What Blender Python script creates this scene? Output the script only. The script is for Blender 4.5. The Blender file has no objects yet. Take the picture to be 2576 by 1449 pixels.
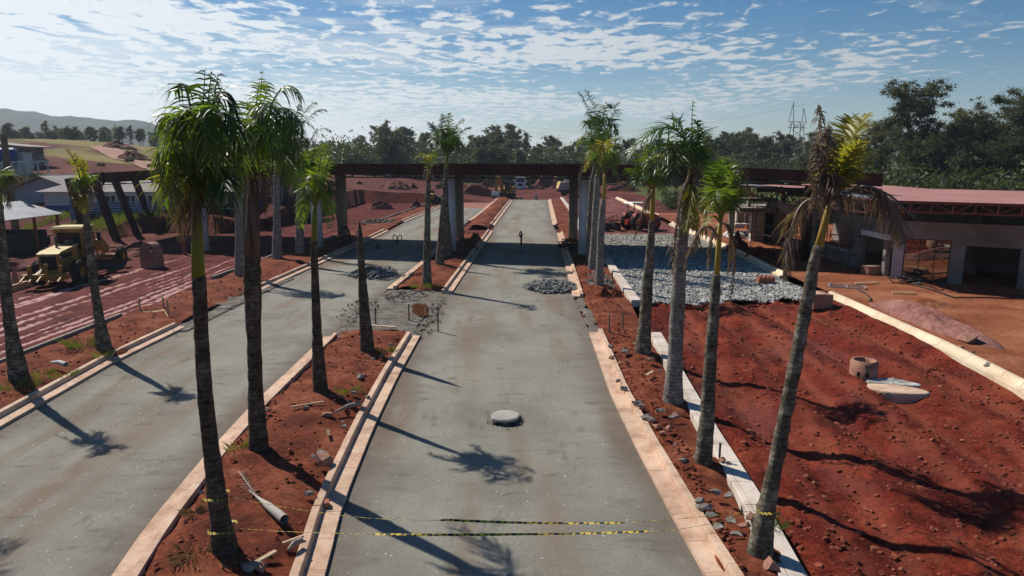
import bpy, math, random
import numpy as np
from mathutils import Vector, Matrix

# ------------------------------------------------------------ camera, light, exposure
S = bpy.context.scene
COL = S.collection
CAM_H = 7.2
PITCH = math.atan(324.5 / 1753)
cam = bpy.data.cameras.new('camera')
cam.sensor_width = 36
cam.lens = 36 * 1753 / 2576
cam.clip_start = 0.1
cam.clip_end = 6000
camo = bpy.data.objects.new('camera', cam)
COL.objects.link(camo)
camo.location = (0, 0, CAM_H)
camo.rotation_euler = (math.pi / 2 - PITCH, 0, 0)
S.camera = camo

SUN_EL = math.radians(44.5)
SUN_AZ = math.radians(-47.5)          # from +Y, clockwise positive (towards +X)
w = bpy.data.worlds.new('World')
S.world = w
w.use_nodes = True
nt = w.node_tree
nt.nodes.clear()
def N(tree, t, **k):
    n = tree.nodes.new(t)
    for a, b in k.items(): setattr(n, a, b)
    return n
def math_n(tree, op, a, b=None, clamp=False):
    n = N(tree, 'ShaderNodeMath', operation=op, use_clamp=clamp)
    for i, v in enumerate((a, b)):
        if v is None: continue
        if isinstance(v, (int, float)): n.inputs[i].default_value = v
        else: tree.links.new(v, n.inputs[i])
    return n.outputs[0]
def smooth_n(tree, x, lo, hi, t0=0.0, t1=1.0):
    n = N(tree, 'ShaderNodeMapRange', interpolation_type='SMOOTHSTEP')
    tree.links.new(x, n.inputs[0])
    for i, v in enumerate((lo, hi, t0, t1)): n.inputs[i + 1].default_value = v
    return n.outputs[0]
out = N(nt, 'ShaderNodeOutputWorld')
bg = N(nt, 'ShaderNodeBackground')
sky = N(nt, 'ShaderNodeTexSky', sky_type='NISHITA', sun_disc=False)
sky.sun_elevation = SUN_EL
sky.sun_rotation = SUN_AZ
sky.altitude = 700
sky.air_density = 1.0
sky.dust_density = 0.8
sky.ozone_density = 2.0
SKY_STR = 0.075
bg.inputs[1].default_value = SKY_STR
tc = N(nt, 'ShaderNodeTexCoord')
sx = N(nt, 'ShaderNodeSeparateXYZ')
nt.links.new(tc.outputs['Generated'], sx.inputs[0])
zz = math_n(nt, 'ADD', math_n(nt, 'MAXIMUM', sx.outputs[2], 0.0), 0.045)
cu = math_n(nt, 'DIVIDE', sx.outputs[0], zz)
cv = math_n(nt, 'DIVIDE', sx.outputs[1], zz)
cx = N(nt, 'ShaderNodeCombineXYZ')
nt.links.new(cu, cx.inputs[0]); nt.links.new(cv, cx.inputs[1])
def wnoise(scale, detail, rough, off=(0, 0, 0), sc=(1, 1, 1), dist=0.0):
    m = N(nt, 'ShaderNodeMapping'); m.inputs['Location'].default_value = off; m.inputs['Scale'].default_value = sc
    nt.links.new(cx.outputs[0], m.inputs[0])
    n = N(nt, 'ShaderNodeTexNoise', noise_dimensions='2D')
    n.inputs['Scale'].default_value = scale; n.inputs['Detail'].default_value = detail
    n.inputs['Roughness'].default_value = rough; n.inputs['Distortion'].default_value = dist
    nt.links.new(m.outputs[0], n.inputs[0])
    return n.outputs[0]
puff = wnoise(6.2, 8, 0.58, (3.1, 7.7, 0), (1.0, 0.8, 1), 0.25)
field = wnoise(0.55, 3, 0.5, (11.3, 2.2, 0), (1, 0.7, 1))
veil = wnoise(0.9, 5, 0.6, (5.3, 9.1, 0), (0.55, 0.9, 1), 0.6)
# more cover to the left of the view, thin to the upper right
side = math_n(nt, 'MULTIPLY', cu, -0.045)
cover = math_n(nt, 'ADD', math_n(nt, 'MULTIPLY', math_n(nt, 'SUBTRACT', field, 0.5), 0.75), side)
front = math_n(nt, 'MULTIPLY', smooth_n(nt, sx.outputs[1], -0.1, 0.45), smooth_n(nt, sx.outputs[2], 0.24, 0.42, 1.0, 0.0))
pm = math_n(nt, 'MULTIPLY', smooth_n(nt, math_n(nt, 'ADD', puff, cover), 0.435, 0.60, 0, 0.90), front)
vm = math_n(nt, 'MULTIPLY', smooth_n(nt, math_n(nt, 'ADD', veil, math_n(nt, 'MULTIPLY', side, 1.6)), 0.50, 0.80, 0.0, 0.55), front)
cm = math_n(nt, 'MAXIMUM', pm, vm, True)
# thin haze white towards the horizon
hz = math_n(nt, 'MULTIPLY', smooth_n(nt, sx.outputs[2], 0.0, 0.15, 0.34, 0.0), math_n(nt, 'MULTIPLY', smooth_n(nt, sx.outputs[0], -0.5, 0.75, 1.0, 0.35), front))
skyc = N(nt, 'ShaderNodeMixRGB')
hs = N(nt, 'ShaderNodeHueSaturation'); hs.inputs['Saturation'].default_value = 1.5; hs.inputs['Value'].default_value = 0.88
nt.links.new(sky.outputs[0], hs.inputs['Color'])
nt.links.new(hz, skyc.inputs[0]); nt.links.new(hs.outputs[0], skyc.inputs[1])
skyc.inputs[2].default_value = (0.52 / SKY_STR, 0.70 / SKY_STR, 0.82 / SKY_STR, 1)
# clouds are lit by the sun: brighter round its side of the sky
lr = smooth_n(nt, sx.outputs[0], -0.7, 0.6, 0.98, 0.60)
cc = N(nt, 'ShaderNodeMixRGB', blend_type='MULTIPLY'); cc.inputs[0].default_value = 1
cc.inputs[1].default_value = (0.86 / SKY_STR, 0.90 / SKY_STR, 0.92 / SKY_STR, 1)
cl = N(nt, 'ShaderNodeCombineXYZ')
for i in range(3): nt.links.new(lr, cl.inputs[i])
nt.links.new(cl.outputs[0], cc.inputs[2])
mx = N(nt, 'ShaderNodeMixRGB')
nt.links.new(cm, mx.inputs[0]); nt.links.new(skyc.outputs[0], mx.inputs[1]); nt.links.new(cc.outputs[0], mx.inputs[2])
nt.links.new(mx.outputs[0], bg.inputs[0]); nt.links.new(bg.outputs[0], out.inputs[0])

sun = bpy.data.lights.new('sun', 'SUN')
sun.energy = 5.0
sun.angle = math.radians(0.53)
sun.color = (1.0, 0.93, 0.83)
suno = bpy.data.objects.new('sun', sun)
COL.objects.link(suno)
sd = Vector((math.sin(SUN_AZ) * math.cos(SUN_EL), math.cos(SUN_AZ) * math.cos(SUN_EL), math.sin(SUN_EL)))
suno.rotation_euler = sd.to_track_quat('Z', 'Y').to_euler()
suno.location = sd * 60
S.view_settings.view_transform = 'Standard'
S.view_settings.look = 'None'
S.view_settings.gamma = 1
S.view_settings.exposure = 0.15
S.cycles.max_bounces = 6
S.cycles.transparent_max_bounces = 8
S.cycles.volume_bounces = 0

# ------------------------------------------------------------ helpers
CP, SP = math.cos(PITCH), math.sin(PITCH)
def ray(x, y):
    u = (x - 1288) / 1753; v = (y - 724.5) / 1753
    return (u, CP - v * SP, -SP - v * CP)
def P(x, y, z=0.0):                    # surveyed spot on the level z
    d = ray(x, y); t = (z - CAM_H) / d[2]
    return Vector((d[0] * t, d[1] * t, z))
def Q(x, y, Y):                        # surveyed spot at the distance Y
    d = ray(x, y); t = Y / d[1]
    return Vector((d[0] * t, Y, CAM_H + d[2] * t))
_h = np.random.RandomState(7).rand(512, 512)
def vn(x, y, s=0):
    x = np.asarray(x, float) + s * 17.31; y = np.asarray(y, float) + s * 5.77
    xi = np.floor(x).astype(int); yi = np.floor(y).astype(int)
    fx = x - xi; fy = y - yi
    fx = fx * fx * (3 - 2 * fx); fy = fy * fy * (3 - 2 * fy)
    a = _h[xi % 512, yi % 512]; b = _h[(xi + 1) % 512, yi % 512]
    c = _h[xi % 512, (yi + 1) % 512]; d = _h[(xi + 1) % 512, (yi + 1) % 512]
    return (a * (1 - fx) + b * fx) * (1 - fy) + (c * (1 - fx) + d * fx) * fy
def fbm(x, y, o=4, s=0):
    r = 0; a = .5; f = 1.0; t = 0
    for i in range(o):
        r = r + a * vn(np.asarray(x) * f, np.asarray(y) * f, s + i); t += a; a *= .5; f *= 2.03
    return r / t - 0.5
def tag(o, label=None, cat=None, group=None, kind=None):
    if label: o['label'] = label
    if cat: o['category'] = cat
    if group: o['group'] = group
    if kind: o['kind'] = kind
    return o
def thing(name, label, cat, loc=(0, 0, 0), rz=0, group=None):
    o = bpy.data.objects.new(name, None); COL.objects.link(o)
    o.empty_display_size = .2
    o.location = loc; o.rotation_euler = (0, 0, rz)
    return tag(o, label, cat, group)
def mk(name, V, F, m, parent=None, smooth=False, midx=None):
    me = bpy.data.meshes.new(name)
    if isinstance(V, np.ndarray): V = V.tolist()
    me.from_pydata([tuple(v) for v in V], [], F)
    for mm in (m if isinstance(m, (list, tuple)) else [m]): me.materials.append(mm)
    if midx is not None: me.polygons.foreach_set('material_index', midx)
    if smooth: me.polygons.foreach_set('use_smooth', [True] * len(me.polygons))
    me.update()
    o = bpy.data.objects.new(name, me); COL.objects.link(o)
    if parent: o.parent = parent
    return o
def copy_tree(root):
    c = root.copy(); COL.objects.link(c)
    for ch in list(root.children):
        d = ch.copy(); COL.objects.link(d); d.parent = c
        for g in list(ch.children):
            e = g.copy(); COL.objects.link(e); e.parent = d
    return c
class MB:
    def __init__(s): s.V = []; s.F = []; s.I = []; s.mi = 0
    def add(s, V, F, M=None):
        n = len(s.V)
        for v in V: s.V.append(tuple(M @ Vector(v)) if M is not None else tuple(v))
        for f in F: s.F.append([i + n for i in f]); s.I.append(s.mi)
        return s
    def box(s, c, d, rz=0, rx=0, ry=0, taper=1.0):
        x, y, z = d[0] / 2, d[1] / 2, d[2] / 2
        V = [(-x, -y, -z), (x, -y, -z), (x, y, -z), (-x, y, -z)] + [(a * taper, b * taper, z) for a, b in ((-x, -y), (x, -y), (x, y), (-x, y))]
        F = [(3, 2, 1, 0), (4, 5, 6, 7), (0, 1, 5, 4), (1, 2, 6, 5), (2, 3, 7, 6), (3, 0, 4, 7)]
        M = Matrix.Translation(c) @ Matrix.Rotation(rz, 4, 'Z') @ Matrix.Rotation(rx, 4, 'X') @ Matrix.Rotation(ry, 4, 'Y')
        return s.add(V, F, M)
    def bar(s, a, b, wd, h=None):          # square bar between two points
        a = Vector(a); b = Vector(b); t = (b - a)
        if t.length < 1e-6: return s
        t.normalize(); r = Vector((0, 0, 1)) if abs(t.z) < .95 else Vector((0, 1, 0))
        sd_ = t.cross(r).normalized() * wd / 2; up = sd_.cross(t).normalized() * (h or wd) / 2
        V = [p + i * sd_ + j * up for p in (a, b) for i, j in ((-1, -1), (1, -1), (1, 1), (-1, 1))]
        return s.add(V, [(0, 1, 2, 3), (7, 6, 5, 4), (0, 4, 5, 1), (1, 5, 6, 2), (2, 6, 7, 3), (3, 7, 4, 0)])
    def tube(s, pts, rad, n=10, cap=True, closed=False):
        pts = [Vector(p) for p in pts]; m = len(pts)
        if isinstance(rad, (int, float)): rad = [rad] * m
        V = []; prev = None
        for i, p in enumerate(pts):
            if closed: t = pts[(i + 1) % m] - pts[i - 1]
            else: t = pts[min(i + 1, m - 1)] - pts[max(i - 1, 0)]
            t.normalize()
            r = prev if prev is not None else (Vector((1, 0, 0)) if abs(t.x) < .9 else Vector((0, 1, 0)))
            a = (r - t * r.dot(t)).normalized(); prev = a; b = t.cross(a)
            for k in range(n):
                q = 2 * math.pi * k / n
                V.append(p + (a * math.cos(q) + b * math.sin(q)) * rad[i])
        F = []
        for i in range(m if closed else m - 1):
            j = (i + 1) % m
            for k in range(n): F.append((i * n + k, i * n + (k + 1) % n, j * n + (k + 1) % n, j * n + k))
        if cap and not closed:
            F.append(tuple(range(n - 1, -1, -1))); F.append(tuple((m - 1) * n + k for k in range(n)))
        return s.add(V, F)
    def cyl(s, a, b, r, r2=None, n=16): return s.tube([a, b], [r, r if r2 is None else r2], n)
    def lathe(s, prof, n=24, c=(0, 0, 0), axis='Z'):     # prof (r, z), open or closed by r=0
        V = []; F = []; m = len(prof)
        for r, z in prof:
            for k in range(n):
                q = 2 * math.pi * k / n
                v = (r * math.cos(q), r * math.sin(q), z)
                if axis == 'X': v = (z, v[0], v[1])
                if axis == 'Y': v = (v[0], z, v[1])
                V.append((v[0] + c[0], v[1] + c[1], v[2] + c[2]))
        for i in range(m - 1):
            for k in range(n): F.append((i * n + k, i * n + (k + 1) % n, (i + 1) * n + (k + 1) % n, (i + 1) * n + k))
        return s.add(V, F)
    def prism(s, poly, axis, a, b):         # polygon extruded along axis ('X': poly is (y, z), 'Y': (x, z), 'Z': (x, y))
        n = len(poly); V = []
        for h in (a, b):
            for p, q in poly:
                V.append({'X': (h, p, q), 'Y': (p, h, q), 'Z': (p, q, h)}[axis])
        F = [tuple(range(n - 1, -1, -1)), tuple(range(n, 2 * n))] + [(i, (i + 1) % n, n + (i + 1) % n, n + i) for i in range(n)]
        return s.add(V, F)
    def rock(s, c, r, seed, sq=(1, 1, .7)):
        rs = np.random.RandomState(seed)
        V, F = ICO
        k = 1 + (rs.rand(len(V)) - .5) * .95
        q = rs.rand() * 6.28; cq, sn = math.cos(q), math.sin(q)
        W = [((x * cq - y * sn) * a * r * sq[0] + c[0], (x * sn + y * cq) * a * r * sq[1] + c[1], z * a * r * sq[2] + c[2]) for (x, y, z), a in zip(V, k)]
        return s.add(W, F)
    def build(s, name, m, parent=None, smooth=False):
        return mk(name, s.V, s.F, m, parent, smooth, s.I if isinstance(m, (list, tuple)) else None)
def _ico():
    t = (1 + 5 ** .5) / 2
    V = [Vector(v).normalized() for v in ((-1, t, 0), (1, t, 0), (-1, -t, 0), (1, -t, 0), (0, -1, t), (0, 1, t), (0, -1, -t), (0, 1, -t), (t, 0, -1), (t, 0, 1), (-t, 0, -1), (-t, 0, 1))]
    F = [(0, 11, 5), (0, 5, 1), (0, 1, 7), (0, 7, 10), (0, 10, 11), (1, 5, 9), (5, 11, 4), (11, 10, 2), (10, 7, 6), (7, 1, 8), (3, 9, 4), (3, 4, 2), (3, 2, 6), (3, 6, 8), (3, 8, 9), (4, 9, 5), (2, 4, 11), (6, 2, 10), (8, 6, 7), (9, 8, 1)]
    return [tuple(v) for v in V], F
ICO = _ico()
def rocks_mesh(name, spots, seed, m, parent=None, sq=(1, 1, .7)):   # many stones as one vectorised mesh; spots (x, y, z, r)
    rs = np.random.RandomState(seed)
    B = np.array(ICO[0]); Fb = np.array(ICO[1]); sp = np.array(spots, float); n = len(sp)
    k = 1 + (rs.rand(n, 12, 1) - .5) * .6
    q = rs.rand(n) * 6.283; cq, sn = np.cos(q), np.sin(q)
    st = 0.7 + rs.rand(n, 1, 3) * .6
    X = B[None] * k * st * np.array(sq)[None, None]
    W = np.stack([X[..., 0] * cq[:, None] - X[..., 1] * sn[:, None], X[..., 0] * sn[:, None] + X[..., 1] * cq[:, None], X[..., 2]], -1)
    W = W * sp[:, None, 3:4] + sp[:, None, :3]
    F = (Fb[None] + (np.arange(n) * 12)[:, None, None]).reshape(-1, 3)
    return mk(name, W.reshape(-1, 3), F.tolist(), m, parent)

# ------------------------------------------------------------ materials
def mat(name, cols, scale=1.0, rough=.9, bump=.0, bscale=25, spec=.25, fine=0.25, fscale=30, sc=(1, 1, 1), metal=0.0, pos=None, detail=6, coords='Object', bdist=0.05, rot=0, rvar=0.0):
    m = bpy.data.materials.new(name); m.use_nodes = True
    t = m.node_tree; b = t.nodes['Principled BSDF']
    b.inputs['Roughness'].default_value = rough; b.inputs['Metallic'].default_value = metal
    b.inputs['Specular IOR Level'].default_value = spec
    tcn = N(t, 'ShaderNodeTexCoord'); mp = N(t, 'ShaderNodeMapping'); mp.inputs['Scale'].default_value = sc; mp.inputs['Rotation'].default_value = (0, 0, rot)
    t.links.new(tcn.outputs[coords], mp.inputs[0])
    n1 = N(t, 'ShaderNodeTexNoise'); n1.inputs['Scale'].default_value = scale; n1.inputs['Detail'].default_value = detail; n1.inputs['Roughness'].default_value = .6
    t.links.new(mp.outputs[0], n1.inputs[0])
    r = N(t, 'ShaderNodeValToRGB'); e = r.color_ramp.elements
    k = len(cols)
    if pos is None: pos = [0.32 + 0.36 * i / max(1, k - 1) for i in range(k)]
    while len(e) < k: e.new(.5)
    for i in range(k):
        e[i].position = pos[i]; e[i].color = (*cols[i], 1)
    t.links.new(n1.outputs[0], r.inputs[0])
    n2 = N(t, 'ShaderNodeTexNoise'); n2.inputs['Scale'].default_value = fscale; n2.inputs['Detail'].default_value = 4
    t.links.new(mp.outputs[0], n2.inputs[0])
    v = N(t, 'ShaderNodeMapRange'); v.inputs[1].default_value = .3; v.inputs[2].default_value = .7; v.inputs[3].default_value = 1 - fine; v.inputs[4].default_value = 1 + fine
    t.links.new(n2.outputs[0], v.inputs[0])
    mu = N(t, 'ShaderNodeVectorMath', operation='SCALE'); t.links.new(r.outputs[0], mu.inputs[0]); t.links.new(v.outputs[0], mu.inputs['Scale'])
    t.links.new(mu.outputs[0], b.inputs['Base Color'])
    if rvar:
        rr = N(t, 'ShaderNodeMapRange'); rr.inputs[1].default_value = .3; rr.inputs[2].default_value = .7; rr.inputs[3].default_value = rough - rvar; rr.inputs[4].default_value = min(1, rough + rvar)
        t.links.new(n1.outputs[0], rr.inputs[0]); t.links.new(rr.outputs[0], b.inputs['Roughness'])
    if bump:
        n3 = N(t, 'ShaderNodeTexNoise'); n3.inputs['Scale'].default_value = bscale; n3.inputs['Detail'].default_value = 6; n3.inputs['Roughness'].default_value = .65
        t.links.new(mp.outputs[0], n3.inputs[0])
        bp = N(t, 'ShaderNodeBump'); bp.inputs['Strength'].default_value = bump; bp.inputs['Distance'].default_value = bdist
        t.links.new(n3.outputs[0], bp.inputs['Height']); t.links.new(bp.outputs[0], b.inputs['Normal'])
    m['n1'] = n1.name
    return m
def leaf_mat(name, c1, c2, trans=.45, scale=1.2, rough=.45, rnd=.5, spec=.4):
    m = bpy.data.materials.new(name); m.use_nodes = True
    t = m.node_tree; t.nodes.clear()
    o = N(t, 'ShaderNodeOutputMaterial'); geo = N(t, 'ShaderNodeNewGeometry'); oi = N(t, 'ShaderNodeObjectInfo')
    tcn = N(t, 'ShaderNodeTexCoord')
    n = N(t, 'ShaderNodeTexNoise'); n.inputs['Scale'].default_value = scale; n.inputs['Detail'].default_value = 3
    t.links.new(tcn.outputs['Object'], n.inputs[0])
    f = math_n(t, 'ADD', math_n(t, 'MULTIPLY', geo.outputs['Random Per Island'], .45), math_n(t, 'MULTIPLY', n.outputs[0], .75))
    f = math_n(t, 'ADD', f, math_n(t, 'MULTIPLY', math_n(t, 'SUBTRACT', oi.outputs['Random'], .5), rnd), True)
    mx_ = N(t, 'ShaderNodeMixRGB'); t.links.new(f, mx_.inputs[0]); mx_.inputs[1].default_value = (*c1, 1); mx_.inputs[2].default_value = (*c2, 1)
    d = N(t, 'ShaderNodeBsdfPrincipled'); d.inputs['Roughness'].default_value = rough; d.inputs['Specular IOR Level'].default_value = spec
    t.links.new(mx_.outputs[0], d.inputs['Base Color'])
    tr = N(t, 'ShaderNodeBsdfTranslucent')
    br = N(t, 'ShaderNodeMixRGB', blend_type='MULTIPLY'); br.inputs[0].default_value = 1; br.inputs[2].default_value = (1.7, 1.6, .7, 1)
    t.links.new(mx_.outputs[0], br.inputs[1]); t.links.new(br.outputs[0], tr.inputs[0])
    ms = N(t, 'ShaderNodeMixShader'); ms.inputs[0].default_value = trans
    t.links.new(d.outputs[0], ms.inputs[1]); t.links.new(tr.outputs[0], ms.inputs[2]); t.links.new(ms.outputs[0], o.inputs[0])
    return m
M = {}
M['road'] = mat('compacted_gravel', [(.150, .153, .140), (.195, .198, .180), (.225, .222, .198)], .35, .92, .35, 60, fine=.16, fscale=14, spec=.2)
M['kerb'] = mat('dusty_concrete', [(.40, .24, .16), (.56, .38, .27), (.62, .46, .34)], 1.6, .85, .15, 40, fine=.10, fscale=18)
M['kerb_pale'] = mat('pale_concrete', [(.42, .35, .29), (.58, .50, .43), (.62, .55, .48)], 1.4, .85, .12, 40, fine=.10, fscale=18)
M['kerb_cream'] = mat('cream_concrete', [(.56, .42, .27), (.68, .56, .39), (.72, .62, .46)], .8, .85, .12, 40, fine=.08, fscale=12)
M['red'] = mat('tilled_red_soil', [(.060, .009, .006), (.138, .020, .011), (.215, .044, .021)], .45, .95, .9, 22, fine=.45, fscale=9, spec=.1)
M['plant'] = mat('planter_soil', [(.075, .019, .011), (.16, .042, .021), (.24, .080, .042)], .8, .95, .7, 24, fine=.35, fscale=9, spec=.1)
M['clod'] = mat('dry_red_clods', [(.11, .026, .016), (.19, .052, .030), (.28, .10, .06)], 3, .95, .3, 20, fine=.3, fscale=8, spec=.1)
M['yard'] = mat('orange_soil', [(.145, .042, .020), (.245, .084, .040), (.33, .14, .072)], .35, .95, .5, 16, fine=.28, fscale=6, spec=.1)
M['rubble'] = mat('grey_rubble', [(.075, .062, .048), (.145, .130, .108), (.21, .198, .170)], 1.6, .95, .9, 25, fine=.45, fscale=11)
M['rock'] = mat('planter_stone', [(.10, .085, .075), (.20, .18, .16), (.33, .30, .27)], 3, .9, .3, 20, fine=.3, fscale=8)
M['stone'] = mat('crushed_stone', [(.23, .222, .20), (.38, .37, .335), (.52, .505, .46)], 2.5, .85, .2, 30, fine=.3, fscale=6)
M['darkstone'] = mat('dark_stone', [(.07, .075, .07), (.15, .155, .14), (.26, .26, .24)], 3, .9, .2, 30, fine=.3, fscale=6)
M['rust'] = mat('rust_primer_steel', [(.026, .007, .006), (.046, .012, .009), (.066, .020, .014)], .5, .7, .1, 12, fine=.2, fscale=5, spec=.3)
M['pinkroof'] = mat('red_oxide_sheet', [(.33, .15, .125), (.38, .18, .15), (.42, .21, .175)], .3, .6, 0, fine=.05, fscale=3, spec=.3)
M['steelred'] = mat('red_oxide_steel', [(.15, .035, .025), (.22, .06, .045)], 2, .6, 0, fine=.15)
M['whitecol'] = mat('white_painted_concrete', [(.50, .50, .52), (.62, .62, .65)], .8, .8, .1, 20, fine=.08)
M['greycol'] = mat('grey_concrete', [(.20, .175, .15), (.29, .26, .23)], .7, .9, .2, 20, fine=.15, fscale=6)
M['conc'] = mat('raw_concrete', [(.14, .125, .115), (.20, .18, .168), (.26, .24, .225)], .6, .9, .25, 14, fine=.15, fscale=5)
M['whitewall'] = mat('white_wall', [(.45, .45, .45), (.58, .58, .57)], .5, .85, 0, fine=.06)
def island(m, amt):                      # every block or stone its own tone
    t = m.node_tree; b = t.nodes['Principled BSDF']; src = b.inputs['Base Color'].links[0].from_socket
    g = N(t, 'ShaderNodeNewGeometry'); r = N(t, 'ShaderNodeMapRange'); r.inputs[3].default_value = 1 - amt; r.inputs[4].default_value = 1 + amt
    t.links.new(g.outputs['Random Per Island'], r.inputs[0])
    mu = N(t, 'ShaderNodeVectorMath', operation='SCALE'); t.links.new(src, mu.inputs[0]); t.links.new(r.outputs[0], mu.inputs['Scale']); t.links.new(mu.outputs[0], b.inputs['Base Color'])
def stain(m, col, lo, hi, amt, scale, sc=(1, 1, 1), loc=(0, 0, 0)):   # dirt with a shape of its own
    t = m.node_tree; b = t.nodes['Principled BSDF']; src = b.inputs['Base Color'].links[0].from_socket
    tcn = N(t, 'ShaderNodeTexCoord'); mp = N(t, 'ShaderNodeMapping'); mp.inputs['Scale'].default_value = sc; mp.inputs['Location'].default_value = loc
    t.links.new(tcn.outputs['Object'], mp.inputs[0]); n = N(t, 'ShaderNodeTexNoise'); n.inputs['Scale'].default_value = scale; n.inputs['Detail'].default_value = 8; n.inputs['Roughness'].default_value = .68
    t.links.new(mp.outputs[0], n.inputs[0]); mx_ = N(t, 'ShaderNodeMixRGB'); t.links.new(smooth_n(t, n.outputs[0], lo, hi, 0, amt), mx_.inputs[0]); t.links.new(src, mx_.inputs[1]); mx_.inputs[2].default_value = (*col, 1); t.links.new(mx_.outputs[0], b.inputs['Base Color'])
for k_ in ('kerb', 'kerb_pale', 'kerb_cream'):
    stain(M[k_], (.28, .12, .07), .56, .74, .38, 1.3); stain(M[k_], (.20, .16, .13), .62, .72, .4, 7.0); island(M[k_], .10)
stain(M['rubble'], (.22, .085, .045), .54, .68, .55, .9); island(M['stone'], .38); island(M['darkstone'], .45)
M['black'] = mat('black_void', [(.012, .012, .013), (.02, .02, .022)], 1, .8, 0)
M['rubber'] = mat('tyre_rubber', [(.02, .018, .017), (.045, .035, .03)], 2, .85, .3, 20)
M['hose'] = mat('black_hose', [(.012, .012, .013), (.025, .025, .027)], 2, .5, 0)
M['yellow'] = mat('yellow_machine_paint', [(.16, .075, .025), (.31, .165, .020), (.40, .22, .025)], 2.2, .6, .05, 20, fine=.3, fscale=7, spec=.4)
M['cream'] = mat('sun_bleached_yellow', [(.50, .36, .13), (.60, .46, .20)], 1.5, .6, 0, fine=.1)  # paler yellow for hood tops, cab roof and tailgate
M['mred'] = mat('red_machine_paint', [(.30, .03, .02), (.42, .06, .04)], 2, .45, 0, fine=.15)
M['white'] = mat('white_paint', [(.62, .62, .60), (.74, .74, .72)], 1.2, .5, 0, fine=.08)
M['metal'] = mat('galvanised_steel', [(.33, .34, .35), (.45, .46, .47)], 1.5, .45, 0, fine=.12, metal=.4)
M['darkmetal'] = mat('dark_steel', [(.035, .033, .032), (.07, .063, .058)], 2, .6, 0, fine=.2)
M['glass'] = mat('dark_glass', [(.012, .014, .015), (.02, .024, .026)], 1, .08, 0, spec=.6)
M['sheet'] = mat('zinc_sheet', [(.20, .21, .225), (.29, .30, .315)], .8, .5, 0, fine=.08, metal=.3)
M['fibre'] = mat('grey_roof_tile', [(.26, .23, .21), (.36, .33, .31)], .8, .9, .1, 10, fine=.12, fscale=4)
M['blue'] = mat('blue_plastic', [(.012, .04, .17), (.02, .065, .24)], 1, .4, 0)
M['bluewall'] = mat('blue_grey_wall', [(.24, .27, .31), (.32, .35, .38)], .6, .85, 0, fine=.1)
M['wood'] = mat('weathered_wood', [(.14, .10, .07), (.26, .20, .14)], 2, .9, .2, 30, fine=.25, sc=(1, 1, .15))
M['lightwood'] = mat('pale_wood', [(.42, .30, .19), (.58, .45, .31)], 3, .8, .1, 30, fine=.2)
M['orangepole'] = mat('orange_pole_paint', [(.26, .065, .03), (.36, .10, .05)], 1, .7, 0)
M['clay'] = mat('clay_pink_concrete', [(.22, .10, .065), (.32, .165, .115), (.38, .22, .165)], 1.3, .9, .2, 18, fine=.12)
M['brick'] = mat('red_brick', [(.28, .09, .055), (.38, .15, .10)], 4, .9, .2, 30)
M['tapey'] = mat('yellow_tape', [(.62, .43, .03), (.70, .50, .05)], 1, .5, 0)
M['tapek'] = mat('black_tape', [(.02, .02, .02), (.03, .03, .03)], 1, .5, 0)
M['redpaint'] = mat('red_spray_paint', [(.30, .03, .03), (.36, .05, .04)], 4, .8, 0)
M['skin'] = mat('skin', [(.22, .11, .07), (.28, .15, .10)], 3, .6, 0)
M['cloth_red'] = mat('red_cloth', [(.30, .03, .03), (.40, .05, .05)], 4, .9, 0)
M['cloth_grey'] = mat('grey_cloth', [(.10, .10, .11), (.16, .16, .17)], 4, .9, 0)
M['grass'] = leaf_mat('grass_blades', (.045, .075, .014), (.13, .17, .035), .4)
M['fl_dark'] = leaf_mat('palm_leaf_dark', (.013, .036, .010), (.060, .125, .020), .42, 1.5, .38)
M['fl_green'] = leaf_mat('palm_leaf_green', (.034, .075, .010), (.145, .225, .026), .48, 1.5, .4)
M['fl_yellow'] = leaf_mat('palm_leaf_yellow', (.10, .13, .018), (.30, .28, .045), .5, 1.5, .45)
M['fl_dead'] = leaf_mat('palm_leaf_dead', (.075, .048, .038), (.24, .18, .15), .2, 2, .8, spec=.15)
M['rach_g'] = mat('frond_stem_green', [(.10, .13, .03), (.20, .22, .06)], 2, .5, 0)
M['rach_d'] = mat('frond_stem_dead', [(.22, .17, .13), (.36, .30, .25)], 3, .8, 0)
M['shaft_g'] = mat('crownshaft_green', [(.10, .13, .012), (.17, .20, .02)], 1.5, .45, 0, sc=(6, 6, .6), fine=.15)
M['shaft_y'] = mat('crownshaft_yellow', [(.24, .19, .025), (.36, .27, .05), (.30, .15, .04)], 1.5, .45, 0, sc=(6, 6, .6), fine=.15)
M['shaft_b'] = mat('brown_leaf_sheath', [(.045, .030, .023), (.10, .068, .052), (.17, .125, .10)], 1.5, .9, .3, 12, sc=(5, 5, .5), fine=.25)
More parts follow.
